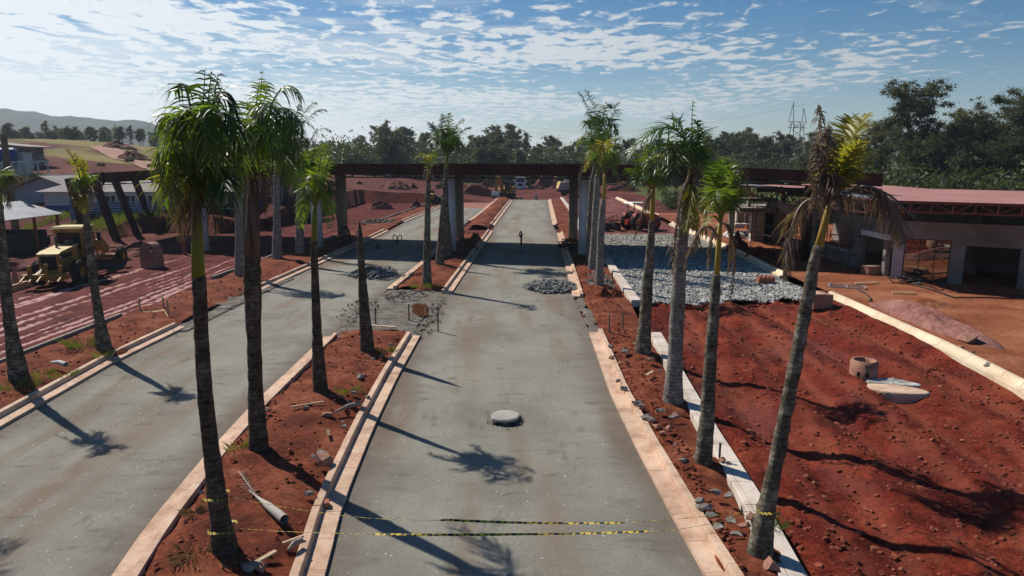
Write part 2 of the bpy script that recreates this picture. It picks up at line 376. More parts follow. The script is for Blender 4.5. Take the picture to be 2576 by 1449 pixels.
def trunk_mat(name, c1, c2, c3, lich=.35):
    m = mat(name, [c1, c2, c3], 4.5, .95, .6, 18, fine=.35, fscale=14, spec=.1)
    t = m.node_tree; b = t.nodes['Principled BSDF']
    src = b.inputs['Base Color'].links[0].from_socket
    tcn = N(t, 'ShaderNodeTexCoord')
    wv = N(t, 'ShaderNodeTexWave', bands_direction='Z', wave_profile='SIN'); wv.inputs['Scale'].default_value = 3.0; wv.inputs['Distortion'].default_value = 5.0; wv.inputs['Detail'].default_value = 2; wv.inputs['Detail Scale'].default_value = .35
    t.links.new(tcn.outputs['Object'], wv.inputs[0])
    ring = N(t, 'ShaderNodeMapRange'); ring.inputs[1].default_value = .0; ring.inputs[2].default_value = .22; ring.inputs[3].default_value = .62; ring.inputs[4].default_value = 1.0
    t.links.new(wv.outputs[1], ring.inputs[0])
    mu = N(t, 'ShaderNodeVectorMath', operation='SCALE'); t.links.new(src, mu.inputs[0]); t.links.new(ring.outputs[0], mu.inputs['Scale'])
    t.links.new(mu.outputs[0], b.inputs['Base Color'])
    return m
M['tr_dark'] = trunk_mat('palm_trunk_dark', (.040, .030, .022), (.088, .069, .050), (.165, .138, .105))
M['tr_mid'] = trunk_mat('palm_trunk_mottled', (.050, .042, .030), (.13, .112, .085), (.30, .27, .21))
M['tr_grey'] = trunk_mat('palm_trunk_grey', (.13, .115, .10), (.22, .20, .18), (.34, .315, .285))
M['bark'] = mat('eucalyptus_bark', [(.10, .085, .07), (.20, .18, .155)], 1.2, .95, 0, fine=.3, fscale=5)
M['euc'] = leaf_mat('eucalyptus_leaves', (.030, .042, .024), (.125, .135, .085), .4, .35, .6, .6)
M['broad'] = leaf_mat('broadleaf_leaves', (.012, .022, .008), (.058, .076, .024), .38, .3, .6, .6)
M['shrub'] = leaf_mat('shrub_leaves', (.010, .020, .008), (.055, .072, .022), .3, .5, .6, .9)
# ------------------------------------------------------------ terrain
TX = np.array([-900, -300, -110, -88, -75, -60, -45, -30, -20, 0, 60, 300, 900], float)
TY = np.array([-200, 55, 60, 72, 85, 100, 125, 150, 180, 250, 420, 900, 2600], float)
TH = np.array([
 [0] * 13, [0] * 13,
 [0, 0, 0, 0, 0, 0, 0, 0, 0, 0, 0, 0, 0],
 [2, 2, 2, 2, 2, 1.9, 1.8, 1.9, 0, 0, 0, 0, 0],
 [4, 3.4, 3.2, 3, 2.8, 2.6, 2.6, 2.8, 2.8, 0, 0, 0, 0],
 [9, 8.4, 7.2, 6.6, 6, 4.6, 3.2, 2.8, 2.4, 0, 0, 0, 0],
 [12, 11.5, 9.6, 8.2, 6.8, 5, 3.4, 2.6, 1.6, 0, 0, 0, 0],
 [14, 14, 11.4, 9.4, 7.4, 5, 3.6, 2.6, 1.4, .3, .1, 0, 0],
 [16, 15.5, 12, 9.4, 7.2, 5, 3.6, 2.6, 1.5, .5, .3, 0, 0],
 [14, 13, 10, 8, 6, 4, 3, 2, 1, .5, .5, 0, 0],
 [8, 7, 5, 4, 3, 2, 1, 1, 1, 1, 1, 1, 1],
 [2] * 13, [2] * 13], float)
CUTX = -25.6
def ground_h(x, y):
    x = np.asarray(x, float); y = np.asarray(y, float)
    xi = np.clip(np.searchsorted(TX, x) - 1, 0, len(TX) - 2); yi = np.clip(np.searchsorted(TY, y) - 1, 0, len(TY) - 2)
    fx = np.clip((x - TX[xi]) / (TX[xi + 1] - TX[xi]), 0, 1); fy = np.clip((y - TY[yi]) / (TY[yi + 1] - TY[yi]), 0, 1)
    fx = fx * fx * (3 - 2 * fx) * .5 + fx * .5
    h = (TH[yi, xi] * (1 - fx) + TH[yi, xi + 1] * fx) * (1 - fy) + (TH[yi + 1, xi] * (1 - fx) + TH[yi + 1, xi + 1] * fx) * fy
    cutw = CUTX + fbm(y * .35, y * 0, 3, 4) * .9
    h = np.where((x > cutw) & (y < 118), 0, h)
    fr = 70.5 + fbm(x * .3, x * 0, 3, 9) * 1.2
    h = np.where((x > -37.5) & (y < fr), 0, h)
    rough = np.clip(np.abs(h) * .6, .05 + .3 * np.clip((y - 112) / 12, 0, 1) * (y < 200), .5) * fbm(x * .35, y * .35, 4, 2) * 1.3
    return h + rough - .12 - .25 * ((x > 4.7) & (x < 24) & (y < 128))
def axis(lims):
    a = []
    for lo, hi, st in lims: a += list(np.arange(lo, hi, st))
    return np.array(a + [lims[-1][1]])
gx = axis([(-2200, -400, 90), (-400, -130, 10), (-130, -50, 1.6), (-50, -27, .8), (-27, -24.4, .2), (-24.4, 60, 1.4), (60, 160, 5), (160, 400, 20), (400, 2200, 100)])
gy = axis([(-60, 10, 5), (10, 55, 1.2), (55, 69, .8), (69, 73, .25), (73, 115, .8), (115, 119, .4), (119, 200, 1.8), (200, 320, 6), (320, 2300, 60)])
GX, GY = np.meshgrid(gx, gy)
GZ = ground_h(GX, GY)
nx, ny = len(gx), len(gy)
idx = (np.arange(ny - 1)[:, None] * nx + np.arange(nx - 1)[None])
F = np.stack([idx, idx + 1, idx + nx + 1, idx + nx], -1).reshape(-1, 4)
gm = fbm(GX * .06, GY * .06, 4, 31) * 2.2
slopeband = np.exp(-((GY - (92 + gm * 4)) / 9.) ** 2) * (GX < -48)
hill = np.clip((GY - 118 + gm * 14) / 16, 0, 1) * np.clip((-52 - GX + gm * 12) / 14, 0, 1) * np.clip((.75 + gm), 0, 1)
bank = np.exp(-((GY - 69) / 5.5) ** 2) * (GX < -36) * np.clip(.55 + gm * 1.3, 0, 1)
farg = np.clip((GY - 172 + gm * 16) / 14, 0, 1)
rightg = np.clip((GY - 88 + gm * 10) / 10, 0, 1) * np.clip((GX - 24) / 5, 0, 1)
back = np.clip((GX - 42 + gm * 8) / 8, 0, 1) * (GY > 45)
grass = np.clip(np.maximum.reduce([slopeband * 1.25, hill, bank, farg, rightg, back * .7]), 0, 1)
dry = np.clip(hill * (1 + gm), 0, 1)
gsoil = mat('site_ground', [(.055, .012, .010), (.105, .026, .020), (.17, .056, .042)], .18, .95, .6, 6, fine=.3, fscale=2.2, spec=.1)
t = gsoil.node_tree; bs = t.nodes['Principled BSDF']
src = bs.inputs['Base Color'].links[0].from_socket
at = N(t, 'ShaderNodeAttribute', attribute_name='grass'); ad = N(t, 'ShaderNodeAttribute', attribute_name='dry')
gn = N(t, 'ShaderNodeTexNoise'); gn.inputs['Scale'].default_value = .9; gn.inputs['Detail'].default_value = 7
tcg = N(t, 'ShaderNodeTexCoord'); t.links.new(tcg.outputs['Object'], gn.inputs[0])
g1 = N(t, 'ShaderNodeMixRGB'); g1.inputs[1].default_value = (.035, .055, .014, 1); g1.inputs[2].default_value = (.11, .135, .035, 1); t.links.new(gn.outputs[0], g1.inputs[0])
g2 = N(t, 'ShaderNodeMixRGB'); t.links.new(math_n(t, 'MULTIPLY', ad.outputs['Fac'], .75), g2.inputs[0]); t.links.new(g1.outputs[0], g2.inputs[1]); g2.inputs[2].default_value = (.27, .20, .07, 1)
fac = smooth_n(t, math_n(t, 'ADD', at.outputs['Fac'], math_n(t, 'MULTIPLY', math_n(t, 'SUBTRACT', gn.outputs[0], .5), 1.1)), .35, .62)
g3 = N(t, 'ShaderNodeMixRGB'); t.links.new(fac, g3.inputs[0]); t.links.new(src, g3.inputs[1]); t.links.new(g2.outputs[0], g3.inputs[2]); t.links.new(g3.outputs[0], bs.inputs['Base Color'])
go = mk('ground', np.stack([GX, GY, GZ], -1).reshape(-1, 3), F.tolist(), gsoil, None, True)
for nm, a in (('grass', grass), ('dry', dry)):
    at_ = go.data.attributes.new(nm, 'FLOAT', 'POINT'); at_.data.foreach_set('value', a.reshape(-1).astype(np.float32))
tag(go, kind='structure')

# ------------------------------------------------------------ surveyed lines (kerbs), all as world points
def W(pts, z=0.1): return [P(x, y, z).to_2d() for x, y in pts]
def ext(line, y0):                      # carry a line on, straight, to the nearer distance y0
    a, b = line[0], line[1]; d = (a - b) / (a.y - b.y)
    return [a + d * (y0 - a.y)] + line
def resample(line, n):
    A = np.array([(p[0], p[1]) for p in line]); d = np.r_[0, np.cumsum(np.hypot(*(A[1:] - A[:-1]).T))]
    s = np.linspace(0, d[-1], n) if isinstance(n, int) else np.asarray(n) * d[-1]
    return np.stack([np.interp(s, d, A[:, 0]), np.interp(s, d, A[:, 1])], 1)
def by_y(line, ys):                     # x of a line at the distances ys
    A = np.array([(p[0], p[1]) for p in line]); o = np.argsort(A[:, 1])
    r = np.interp(ys, A[o, 1], A[o, 0])
    return r
K0 = ext(W([(114, 1006), (294, 904), (467, 820)]), 6)
K0_far = W([(658, 728), (820, 655), (979, 579)]); K0_far2 = W([(1019, 557), (1113, 518)])
K0r = ext(W([(278, 1449), (362, 1327), (512, 1147), (628, 1022), (815, 846)]), 6)
K0r_mid = W([(972, 725), (1055, 660), (1116, 601), (1153, 575)]); K0r_far = W([(1178, 554), (1202, 537), (1248, 499)])
K1 = ext(W([(815, 1449), (862, 1265), (945, 1060), (1000, 945), (1057, 843)]), 5)
K1_mid = W([(1136, 735), (1190, 655), (1241, 580)]); K1_far = W([(1245, 566), (1290, 503)])
K2 = ext(W([(1780, 1449), (1690, 1290), (1600, 1120), (1535, 985), (1482, 834)]), 5)
K2_mid = W([(1441, 745), (1422, 665), (1401, 585)]); K2_far = W([(1390, 565), (1378, 502)])
K3 = ext(W([(1962, 1449), (1862, 1250), (1760, 1075), (1690, 945), (1634, 836)], .25), 5)
K3_mid = W([(1588, 755), (1553, 703), (1519, 650)], .25); K3_far = W([(1460, 590), (1443, 543), (1409, 496)], .25)
K4 = W([(2700, 1062), (2576, 985), (2474, 931), (2349, 867), (2210, 803), (2071, 739)], .2); K4 = ext(K4, 6)
K4_mid = W([(1960, 692), (1836, 627), (1783, 606), (1683, 561)], .2); K4_far = W([(1650, 543), (1547, 497)], .2)
KL = ext(W([(0, 906), (301, 790)], .2), 12); KL_mid = W([(530, 697), (594, 675), (688, 640)], .2)
KL_b = W([(790, 612), (866, 582)], .2); KL_far = W([(955, 552), (1065, 514)], .2)
# whole edges for surfaces
E0 = K0 + K0_far + K0_far2
E0r = K0r + K0r_mid + K0r_far
E1 = K1 + K1_mid + K1_far
E2 = K2 + K2_mid + K2_far
E3 = K3 + K3_mid + K3_far
E4 = K4 + K4_mid + K4_far
EL = KL + KL_mid + KL_b + KL_far
def ys_range(y0, y1, k=.006, c=.05):
    a = [y0]
    while a[-1] < y1: a.append(a[-1] + a[-1] * k + c)
    a[-1] = y1
    return np.array(a)
def surf(name, L, R, y0, y1, zf, m, cell=.15, k=.006, c=.06, inset=(0, 0), kind='structure', edge_noise=0, side_noise=0):
    ys = ys_range(y0, y1, k, c)
    xl = by_y(L, ys) + inset[0]; xr = by_y(R, ys) - inset[1]
    wd = np.max(xr - xl); mcol = max(3, int(wd / cell))
    s = np.linspace(0, 1, mcol)
    X = xl[:, None] * (1 - s) + xr[:, None] * s
    Y = np.repeat(ys[:, None], mcol, 1)
    if side_noise:
        X = X + (fbm(ys * .9, ys * 0 + 5, 4, 15)[:, None] * (1 - s) ** 2 + fbm(ys * .9, ys * 0 + 8, 4, 19)[:, None] * s ** 2) * side_noise * 2
    if edge_noise:
        Y[:, :] += 0
        e0 = fbm(X[0] * 1.3, X[0] * 0 + 3, 4, 5) * edge_noise; e1 = fbm(X[-1] * 1.3, X[-1] * 0 + 9, 4, 6) * edge_noise
        f0 = np.exp(-np.arange(len(ys)) / 6.)[:, None]; f1 = np.exp(-np.arange(len(ys))[::-1] / 6.)[:, None]
        Y = Y + e0[None] * f0 + e1[None] * f1
    Z = zf(X, Y, np.repeat(s[None], len(ys), 0))
    n = mcol; idx = (np.arange(len(ys) - 1)[:, None] * n + np.arange(n - 1)[None])
    F = np.stack([idx, idx + 1, idx + n + 1, idx + n], -1).reshape(-1, 4)
    o = mk(name, np.stack([X, Y, Z], -1).reshape(-1, 3), F.tolist(), m, None, True)
    a1 = o.data.attributes.new('edge', 'FLOAT', 'POINT'); a1.data.foreach_set('value', (np.minimum(s, 1 - s)[None] * (xr - xl)[:, None]).reshape(-1).astype(np.float32))
    a2 = o.data.attributes.new('across', 'FLOAT', 'POINT'); a2.data.foreach_set('value', np.repeat(s[None], len(ys), 0).reshape(-1).astype(np.float32))
    if kind: tag(o, kind=kind)
    return o
# road surfaces: compacted grey gravel base
def road_z(X, Y, s): return 0.012 * fbm(X * .9, Y * .9, 4, 3) * 2 + .02 * (1 - (2 * s - 1) ** 2)
def road_mat(name, pool=False):
    m = mat(name, [(.172, .166, .138), (.238, .230, .194), (.280, .266, .218)], .30, .92, .5, 55, fine=.14, fscale=22, spec=.2, detail=9)
    t = m.node_tree; b = t.nodes['Principled BSDF']; src = b.inputs['Base Color'].links[0].from_socket
    tcn = N(t, 'ShaderNodeTexCoord')
    # brown wheel lanes along the road and dark roller smears
    mp = N(t, 'ShaderNodeMapping'); mp.inputs['Scale'].default_value = (.45, .06, 1); t.links.new(tcn.outputs['Object'], mp.inputs[0])
    n = N(t, 'ShaderNodeTexNoise'); n.inputs['Scale'].default_value = 1.5; n.inputs['Detail'].default_value = 5; t.links.new(mp.outputs[0], n.inputs[0])
    mxa = N(t, 'ShaderNodeMixRGB'); t.links.new(smooth_n(t, n.outputs[0], .47, .70, 0, .8), mxa.inputs[0]); t.links.new(src, mxa.inputs[1]); mxa.inputs[2].default_value = (.185, .130, .088, 1)
    mp2 = N(t, 'ShaderNodeMapping'); mp2.inputs['Scale'].default_value = (.9, 2.6, 1); mp2.inputs['Location'].default_value = (3.3, 1.7, 0); t.links.new(tcn.outputs['Object'], mp2.inputs[0])
    n2 = N(t, 'ShaderNodeTexNoise'); n2.inputs['Scale'].default_value = .8; n2.inputs['Detail'].default_value = 8; n2.inputs['Roughness'].default_value = .7; t.links.new(mp2.outputs[0], n2.inputs[0])
    mxb = N(t, 'ShaderNodeMixRGB'); t.links.new(smooth_n(t, n2.outputs[0], .55, .70, 0, .7), mxb.inputs[0]); t.links.new(mxa.outputs[0], mxb.inputs[1]); mxb.inputs[2].default_value = (.085, .085, .075, 1)
    # scattered bright chips
    vo = N(t, 'ShaderNodeTexVoronoi'); vo.inputs['Scale'].default_value = 9; t.links.new(tcn.outputs['Object'], vo.inputs[0])
    mxc = N(t, 'ShaderNodeMixRGB'); t.links.new(math_n(t, 'MULTIPLY', math_n(t, 'LESS_THAN', vo.outputs['Distance'], .16), math_n(t, 'GREATER_THAN', N(t, 'ShaderNodeSeparateColor').outputs[0], -1)), mxc.inputs[0])
    sep = t.nodes[-1]
    cs = N(t, 'ShaderNodeSeparateColor'); t.links.new(vo.outputs['Color'], cs.inputs[0])
    t.links.new(math_n(t, 'MULTIPLY', math_n(t, 'LESS_THAN', vo.outputs['Distance'], .22), math_n(t, 'GREATER_THAN', cs.outputs[0], .93)), mxc.inputs[0])
    t.links.new(mxb.outputs[0], mxc.inputs[1]); mxc.inputs[2].default_value = (.42, .42, .40, 1)
    ae = N(t, 'ShaderNodeAttribute', attribute_name='edge'); ac = N(t, 'ShaderNodeAttribute', attribute_name='across')
    # red dust carried in along the edges, brown wheel lanes
    e1 = smooth_n(t, math_n(t, 'ADD', ae.outputs['Fac'], math_n(t, 'MULTIPLY', n2.outputs[0], -1.6)), -.9, .35, .75, 0)
    mxd = N(t, 'ShaderNodeMixRGB'); t.links.new(e1, mxd.inputs[0]); t.links.new(mxc.outputs[0], mxd.inputs[1]); mxd.inputs[2].default_value = (.13, .10, .08, 1)
    l1 = math_n(t, 'ABSOLUTE', math_n(t, 'SUBTRACT', math_n(t, 'ABSOLUTE', math_n(t, 'SUBTRACT', ac.outputs['Fac'], .52)), .14))
    l2 = math_n(t, 'MULTIPLY', smooth_n(t, l1, .01, .085, .55, 0), smooth_n(t, n.outputs[0], .38, .62))
    mxe = N(t, 'ShaderNodeMixRGB'); t.links.new(l2, mxe.inputs[0]); t.links.new(mxd.outputs[0], mxe.inputs[1]); mxe.inputs[2].default_value = (.21, .155, .11, 1)
    t.links.new(mxe.outputs[0], b.inputs['Base Color'])
    stain(m, (.09, .088, .078), .58, .68, .55, 1.1, (1, .45, 1), (7, 3, 0))
    stain(m, (.30, .295, .26), .56, .70, .45, .5, (1, .5, 1), (2, 9, 0))
    return m
RM = road_mat('road_gravel')
surf('road', E1, E2, 4.5, 126, road_z, RM, .35, .008, .15, (-.05, -.05))
surf('road', E0, E0r, 6.5, 104, road_z, RM, .35, .008, .15, (-.05, -.05))
surf('road', W([(1019, 557), (1113, 523), (1150, 508)]), W([(1183, 549), (1202, 537), (1248, 499)]), 88, 118, lambda X, Y, s: -.02 + 0 * X, mat('pink_dirt_road', [(.22, .085, .060), (.32, .14, .10)], .3, .95, .2, 8), .6, .01, .3)

def soil_z(base, amp, f, seed, hump=0, lump=0):
    def z(X, Y, s):
        r = base + hump * (1 - np.abs(2 * s - 1) ** 3) + amp * fbm(X * f, Y * f, 5, seed) * 2
        if lump: r = r + lump * np.clip(fbm(X * .55, Y * .55, 3, seed + 7) * 2.2, -.3, 1)
        return r
    return z
KW = .58
far_y = 110
surf('soil', E0r, E1, 4.8, 28.4, soil_z(.10, .07, 1.9, 11, .10, .16), M['plant'], .13, .005, .06, (.46, .5))
surf('soil', K0r_mid, K1_mid, 38.3, 66, soil_z(.08, .09, 1.4, 12, .12, .2), M['plant'], .2, .006, .08, (.46, .5), edge_noise=.7)
surf('soil', K0r_far, K1_far, 73, 126, soil_z(.10, .12, .9, 13, .35, .3), M['plant'], .3, .006, .1, (.46, .5), edge_noise=.8)
surf('soil', E2, E3, 4.8, 126, soil_z(.06, .08, 1.6, 14, .08, .16), M['plant'], .14, .006, .06, (.5, .02))
surf('soil', EL, E0, 10, 37.5, soil_z(.10, .08, 1.5, 15, .1, .16), M['plant'], .18, .005, .08, (.1, .5))
surf('soil', EL, E0, 37.5, 104, soil_z(.06, .10, 1.0, 16, .1, .2), M['plant'], .3, .006, .1, (.1, .45))
surf('soil', E0, E0, 28.7, 42.0, lambda X, Y, s: .05 + .03 * fbm(X * 2, Y * 2, 3, 66), M['rubble'], .15, .005, .08, (-.8, -.35))
# grey rubble aprons
surf('rubble_ground', W([(808, 850), (860, 800), (905, 760), (972, 730)]), W([(1062, 848), (1090, 800), (1112, 765), (1132, 738)]), 27.2, 38.6, lambda X, Y, s: .02 + .11 * np.abs(fbm(X * 1.3, Y * 1.3, 5, 21)) - .07 * np.clip(1 - np.minimum(s, 1 - s) * 8, 0, 1) + .05 * fbm(X * 4, Y * 4, 3, 5), M['rubble'], .12, .004, .05, (-.4, -.25), edge_noise=.8, side_noise=1.1)
surf('rubble_ground', W([(500, 735), (530, 715), (560, 700)]), W([(560, 790), (610, 745), (655, 730)]), 33, 40.5, lambda X, Y, s: .06 + .14 * np.abs(fbm(X * 1.2, Y * 1.2, 5, 22)), M['rubble'], .15, .004, .06, (.6, -.3), edge_noise=.8, side_noise=.8)
surf('rubble_ground', W([(1478, 838), (1462, 790), (1444, 748)]), W([(1520, 838), (1500, 790), (1478, 748)]), 27.4, 37.6, lambda X, Y, s: .02 + .09 * np.abs(fbm(X * 1.6, Y * 1.6, 5, 23)) - .06 * np.clip(1 - s * 5, 0, 1), M['rubble'], .12, .004, .05, (-.1, .1), edge_noise=.6, side_noise=.7)
# red lane on the right
def red_ruts(X, Y, s):
    r = np.zeros_like(X + Y * 0.0)
    for i, (c0, wd, bend) in enumerate(((.16, .20, .5), (.30, .22, .5), (.52, .2, -.8), (.66, .2, -.8), (.80, .22, -.3), (.90, .22, -.3), (.42, .16, 1.2))):
        c_ = c0 + .02 * np.sin(Y * .22 + i * 2) + bend * .012 * (Y - 18) * .35
        r = np.maximum(r, np.exp(-(((s - c_) * 8.2) / wd) ** 2) * np.clip(.15 + 1.3 * vn(Y * .13 + i * 9, Y * 0 + i * 2.3, 3), 0, 1))
    return r
def tilled(X, Y, s):
    ridge = .13 * np.sin((X * .97 + Y * .02 + fbm(X * .3, Y * .12, 3, 6) * 2.0) * 2.4) * (.5 + vn(X * .3, Y * .15, 12))
    rt = red_ruts(X, Y, s); trd = .5 + .5 * np.sin(Y * 17 + X * 5)
    return -.14 + ridge * .9 - .07 * rt + .02 * rt * trd + (.10 * fbm(X * 1.1, Y * .7, 3, 8) * 2 + .085 * fbm(X * 3.0, Y * 2.6, 4, 9) * 2 + .05 * np.abs(fbm(X * 8, Y * 8, 3, 29))) * (1 - .55 * rt) * np.clip((1.02 - s) / .10, .15, 1) + .20 * np.clip((s - .86) / .14, 0, 1)
red_m = M['red']
so_ = surf('soil', E3, E4, 5, 36.8, tilled, red_m, .085, .0042, .045, (.35, -.02), edge_noise=1.0)
n_ = len(so_.data.vertices); co_ = np.empty(n_ * 3, np.float32); so_.data.vertices.foreach_get('co', co_); co_ = co_.reshape(-1, 3)
ac_ = np.empty(n_, np.float32); so_.data.attributes['across'].data.foreach_get('value', ac_)
at_ = so_.data.attributes.new('track', 'FLOAT', 'POINT'); at_.data.foreach_set('value', red_ruts(co_[:, 0], co_[:, 1], ac_).astype(np.float32))
t = red_m.node_tree; bb_ = t.nodes['Principled BSDF']; src = bb_.inputs['Base Color'].links[0].from_socket
at1 = N(t, 'ShaderNodeAttribute', attribute_name='track'); ac1 = N(t, 'ShaderNodeAttribute', attribute_name='across')
m1 = N(t, 'ShaderNodeMixRGB'); t.links.new(math_n(t, 'MULTIPLY', at1.outputs['Fac'], .55), m1.inputs[0]); t.links.new(src, m1.inputs[1]); m1.inputs[2].default_value = (.25, .072, .042, 1); t.links.new(m1.outputs[0], bb_.inputs['Base Color'])
stain(red_m, (.20, .060, .028), .50, .66, .6, .5, (1, .45, 1), (4, 1, 0)); stain(red_m, (.15, .045, .042), .52, .66, .6, .35, (1, .5, 1), (9, 5, 0))
surf('soil', E3, E4, 65.8, 132, lambda X, Y, s: -.03 + .05 * np.sin(X * 3.1 + fbm(X * .3, Y * .1, 2, 5) * 4) + .08 * fbm(X * .9, Y * .5, 4, 10) * 2, mat('raked_red_soil', [(.085, .020, .016), (.145, .040, .031), (.21, .072, .055)], .35, .95, .7, 9, fine=.3, fscale=4, sc=(1.6, .35, 1)), .3, .005, .12, (.3, 0))
surf('gravel_bed', E3, E4, 36.0, 67.5, lambda X, Y, s: -.06 + .05 * fbm(X * .6, Y * .6, 3, 10), M['rubble'], .3, .006, .15, (.3, .0), edge_noise=1.2)
# right yard
def yard_z(X, Y, s):
    k4 = by_y(E4, Y[:, 0])[:, None] + .45
    return .13 + .17 * np.exp(-np.clip(X - k4, 0, 50) / 1.6) + .10 * fbm(X * .35, Y * .35, 4, 17) * 2 * np.clip((X - k4) / 2, 0, 1) + .035 * fbm(X * 1.6, Y * 1.6, 4, 18) * 2  + .06 * np.abs(fbm(X * .8, Y * .8, 4, 28)) * np.clip((X - k4) / 2, 0, 1)
yr = [Vector((60, 2)), Vector((60, 140))]
surf('yard', E4, yr, 6, 92, yard_z, M['yard'], .4, .006, .12, (.3, 0))
# muddy haul lane on the left with compacted tyre tracks, wet shine painted in paler
mud = mat('wet_mud', [(.050, .008, .007), (.10, .017, .014), (.16, .034, .026)], .7, .92, 1.0, 9, fine=.45, fscale=5, spec=.06)
t = mud.node_tree; b = t.nodes['Principled BSDF']; src = b.inputs['Base Color'].links[0].from_socket
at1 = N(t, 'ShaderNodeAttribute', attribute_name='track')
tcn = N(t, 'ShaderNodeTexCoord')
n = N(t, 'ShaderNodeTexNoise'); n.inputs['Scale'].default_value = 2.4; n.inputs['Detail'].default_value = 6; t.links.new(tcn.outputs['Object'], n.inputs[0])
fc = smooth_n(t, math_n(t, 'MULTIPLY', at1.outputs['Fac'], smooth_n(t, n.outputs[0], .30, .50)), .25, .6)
mxm = N(t, 'ShaderNodeMixRGB'); t.links.new(fc, mxm.inputs[0]); t.links.new(src, mxm.inputs[1]); mxm.inputs[2].default_value = (.44, .235, .215, 1)  # paler pink stands for the wet shine on the compacted tracks
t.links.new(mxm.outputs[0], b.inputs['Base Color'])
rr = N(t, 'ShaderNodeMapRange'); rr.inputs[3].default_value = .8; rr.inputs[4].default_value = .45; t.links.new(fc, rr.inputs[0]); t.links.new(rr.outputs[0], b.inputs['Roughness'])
ML = W([(-500, 860), (-150, 770), (0, 737), (111, 722), (330, 668), (480, 632), (560, 608), (644, 580), (744, 563), (888, 520), (1010, 486)])
ys = ys_range(14, 132, .0045, .07)
xl = by_y(ML, ys); xr = by_y(EL, ys) + .1
s = np.linspace(0, 1, 170)
X = xl[:, None] * (1 - s) + xr[:, None] * s; Y = np.repeat(ys[:, None], 170, 1); Sg = np.repeat(s[None], len(ys), 0)
dist = (xr[:, None] - X)
lane = fbm(Y * .06, Sg * 2, 3, 44)
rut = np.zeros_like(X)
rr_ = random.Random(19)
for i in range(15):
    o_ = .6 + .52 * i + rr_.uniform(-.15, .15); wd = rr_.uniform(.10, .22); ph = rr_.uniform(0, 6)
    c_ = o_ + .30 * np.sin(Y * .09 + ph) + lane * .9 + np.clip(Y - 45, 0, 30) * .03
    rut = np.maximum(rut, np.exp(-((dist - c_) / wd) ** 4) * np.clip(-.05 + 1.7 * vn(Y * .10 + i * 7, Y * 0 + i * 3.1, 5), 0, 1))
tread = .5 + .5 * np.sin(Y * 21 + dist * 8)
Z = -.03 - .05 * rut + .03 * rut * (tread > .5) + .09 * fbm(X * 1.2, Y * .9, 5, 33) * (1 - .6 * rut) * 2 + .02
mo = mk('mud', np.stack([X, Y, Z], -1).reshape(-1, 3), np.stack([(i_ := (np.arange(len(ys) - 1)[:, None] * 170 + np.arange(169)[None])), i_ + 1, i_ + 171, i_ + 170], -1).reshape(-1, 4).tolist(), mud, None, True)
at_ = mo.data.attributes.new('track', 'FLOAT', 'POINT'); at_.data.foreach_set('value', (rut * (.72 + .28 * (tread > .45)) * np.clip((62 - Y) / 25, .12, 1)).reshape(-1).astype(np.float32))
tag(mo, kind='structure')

# crushed stone bed: real stones
rs = np.random.RandomState(3)
sp = []
for k in range(26000):
    y = 33.4 + 33.8 * rs.rand() ** 1.35
    xa = np.interp(y, [p.y for p in E3], [p.x for p in E3]) if False else float(by_y(E3, np.array([y]))[0]) + .42
    xb = float(by_y(E4, np.array([y]))[0]) - .05
    x = xa + (xb - xa) * rs.rand()
    if y < 34.9 + 2.6 * float(fbm(x * .8, 2, 3, 5)) + .5 * rs.rand(): continue
    sp.append((x, y, .0 + .06 * rs.rand(), (.042 + .055 * rs.rand() ** 1.6) * (.85 + y * .006)))
tag(rocks_mesh('crushed_stone', sp, 4, M['stone']), 'bed of loose pale grey crushed stone across the right lane', 'gravel', kind='stuff')
# clods in the tilled soil
sp = []
for k in range(7000):
    y = 9 + 26 * rs.rand() ** 1.3
    xa = float(by_y(E3, np.array([y]))[0]) + .5; xb = float(by_y(E4, np.array([y]))[0]) - .1
    x = xa + (xb - xa) * rs.rand()
    s_ = (x - xa) / (xb - xa)
    z = float(tilled(np.array(x), np.array(y), np.array(s_)))
    sp.append((x, y, z + .0, .015 + .075 * rs.rand() ** 4))
tag(rocks_mesh('soil_clods', sp, 5, M['clod']), 'loose clods on the tilled dark red soil of the right lane', 'soil', kind='stuff')
sp = []
for nm, L_, R_, y0, y1, n_ in (('m', E0r, E1, 8, 28, 500), ('r', E2, E3, 8, 50, 900), ('l', EL, E0, 14, 45, 500)):
    for k in range(n_):
        y = y0 + (y1 - y0) * rs.rand()
        xa = float(by_y(L_, np.array([y]))[0]) + .6; xb = float(by_y(R_, np.array([y]))[0]) - .6
        sp.append((xa + (xb - xa) * rs.rand(), y, .22 + .08 * rs.rand(), .018 + .05 * rs.rand() ** 2.5))
tag(rocks_mesh('planter_clods', sp, 6, M['clod']), 'small clods of soil strewn over the palm planters', 'soil', kind='stuff')

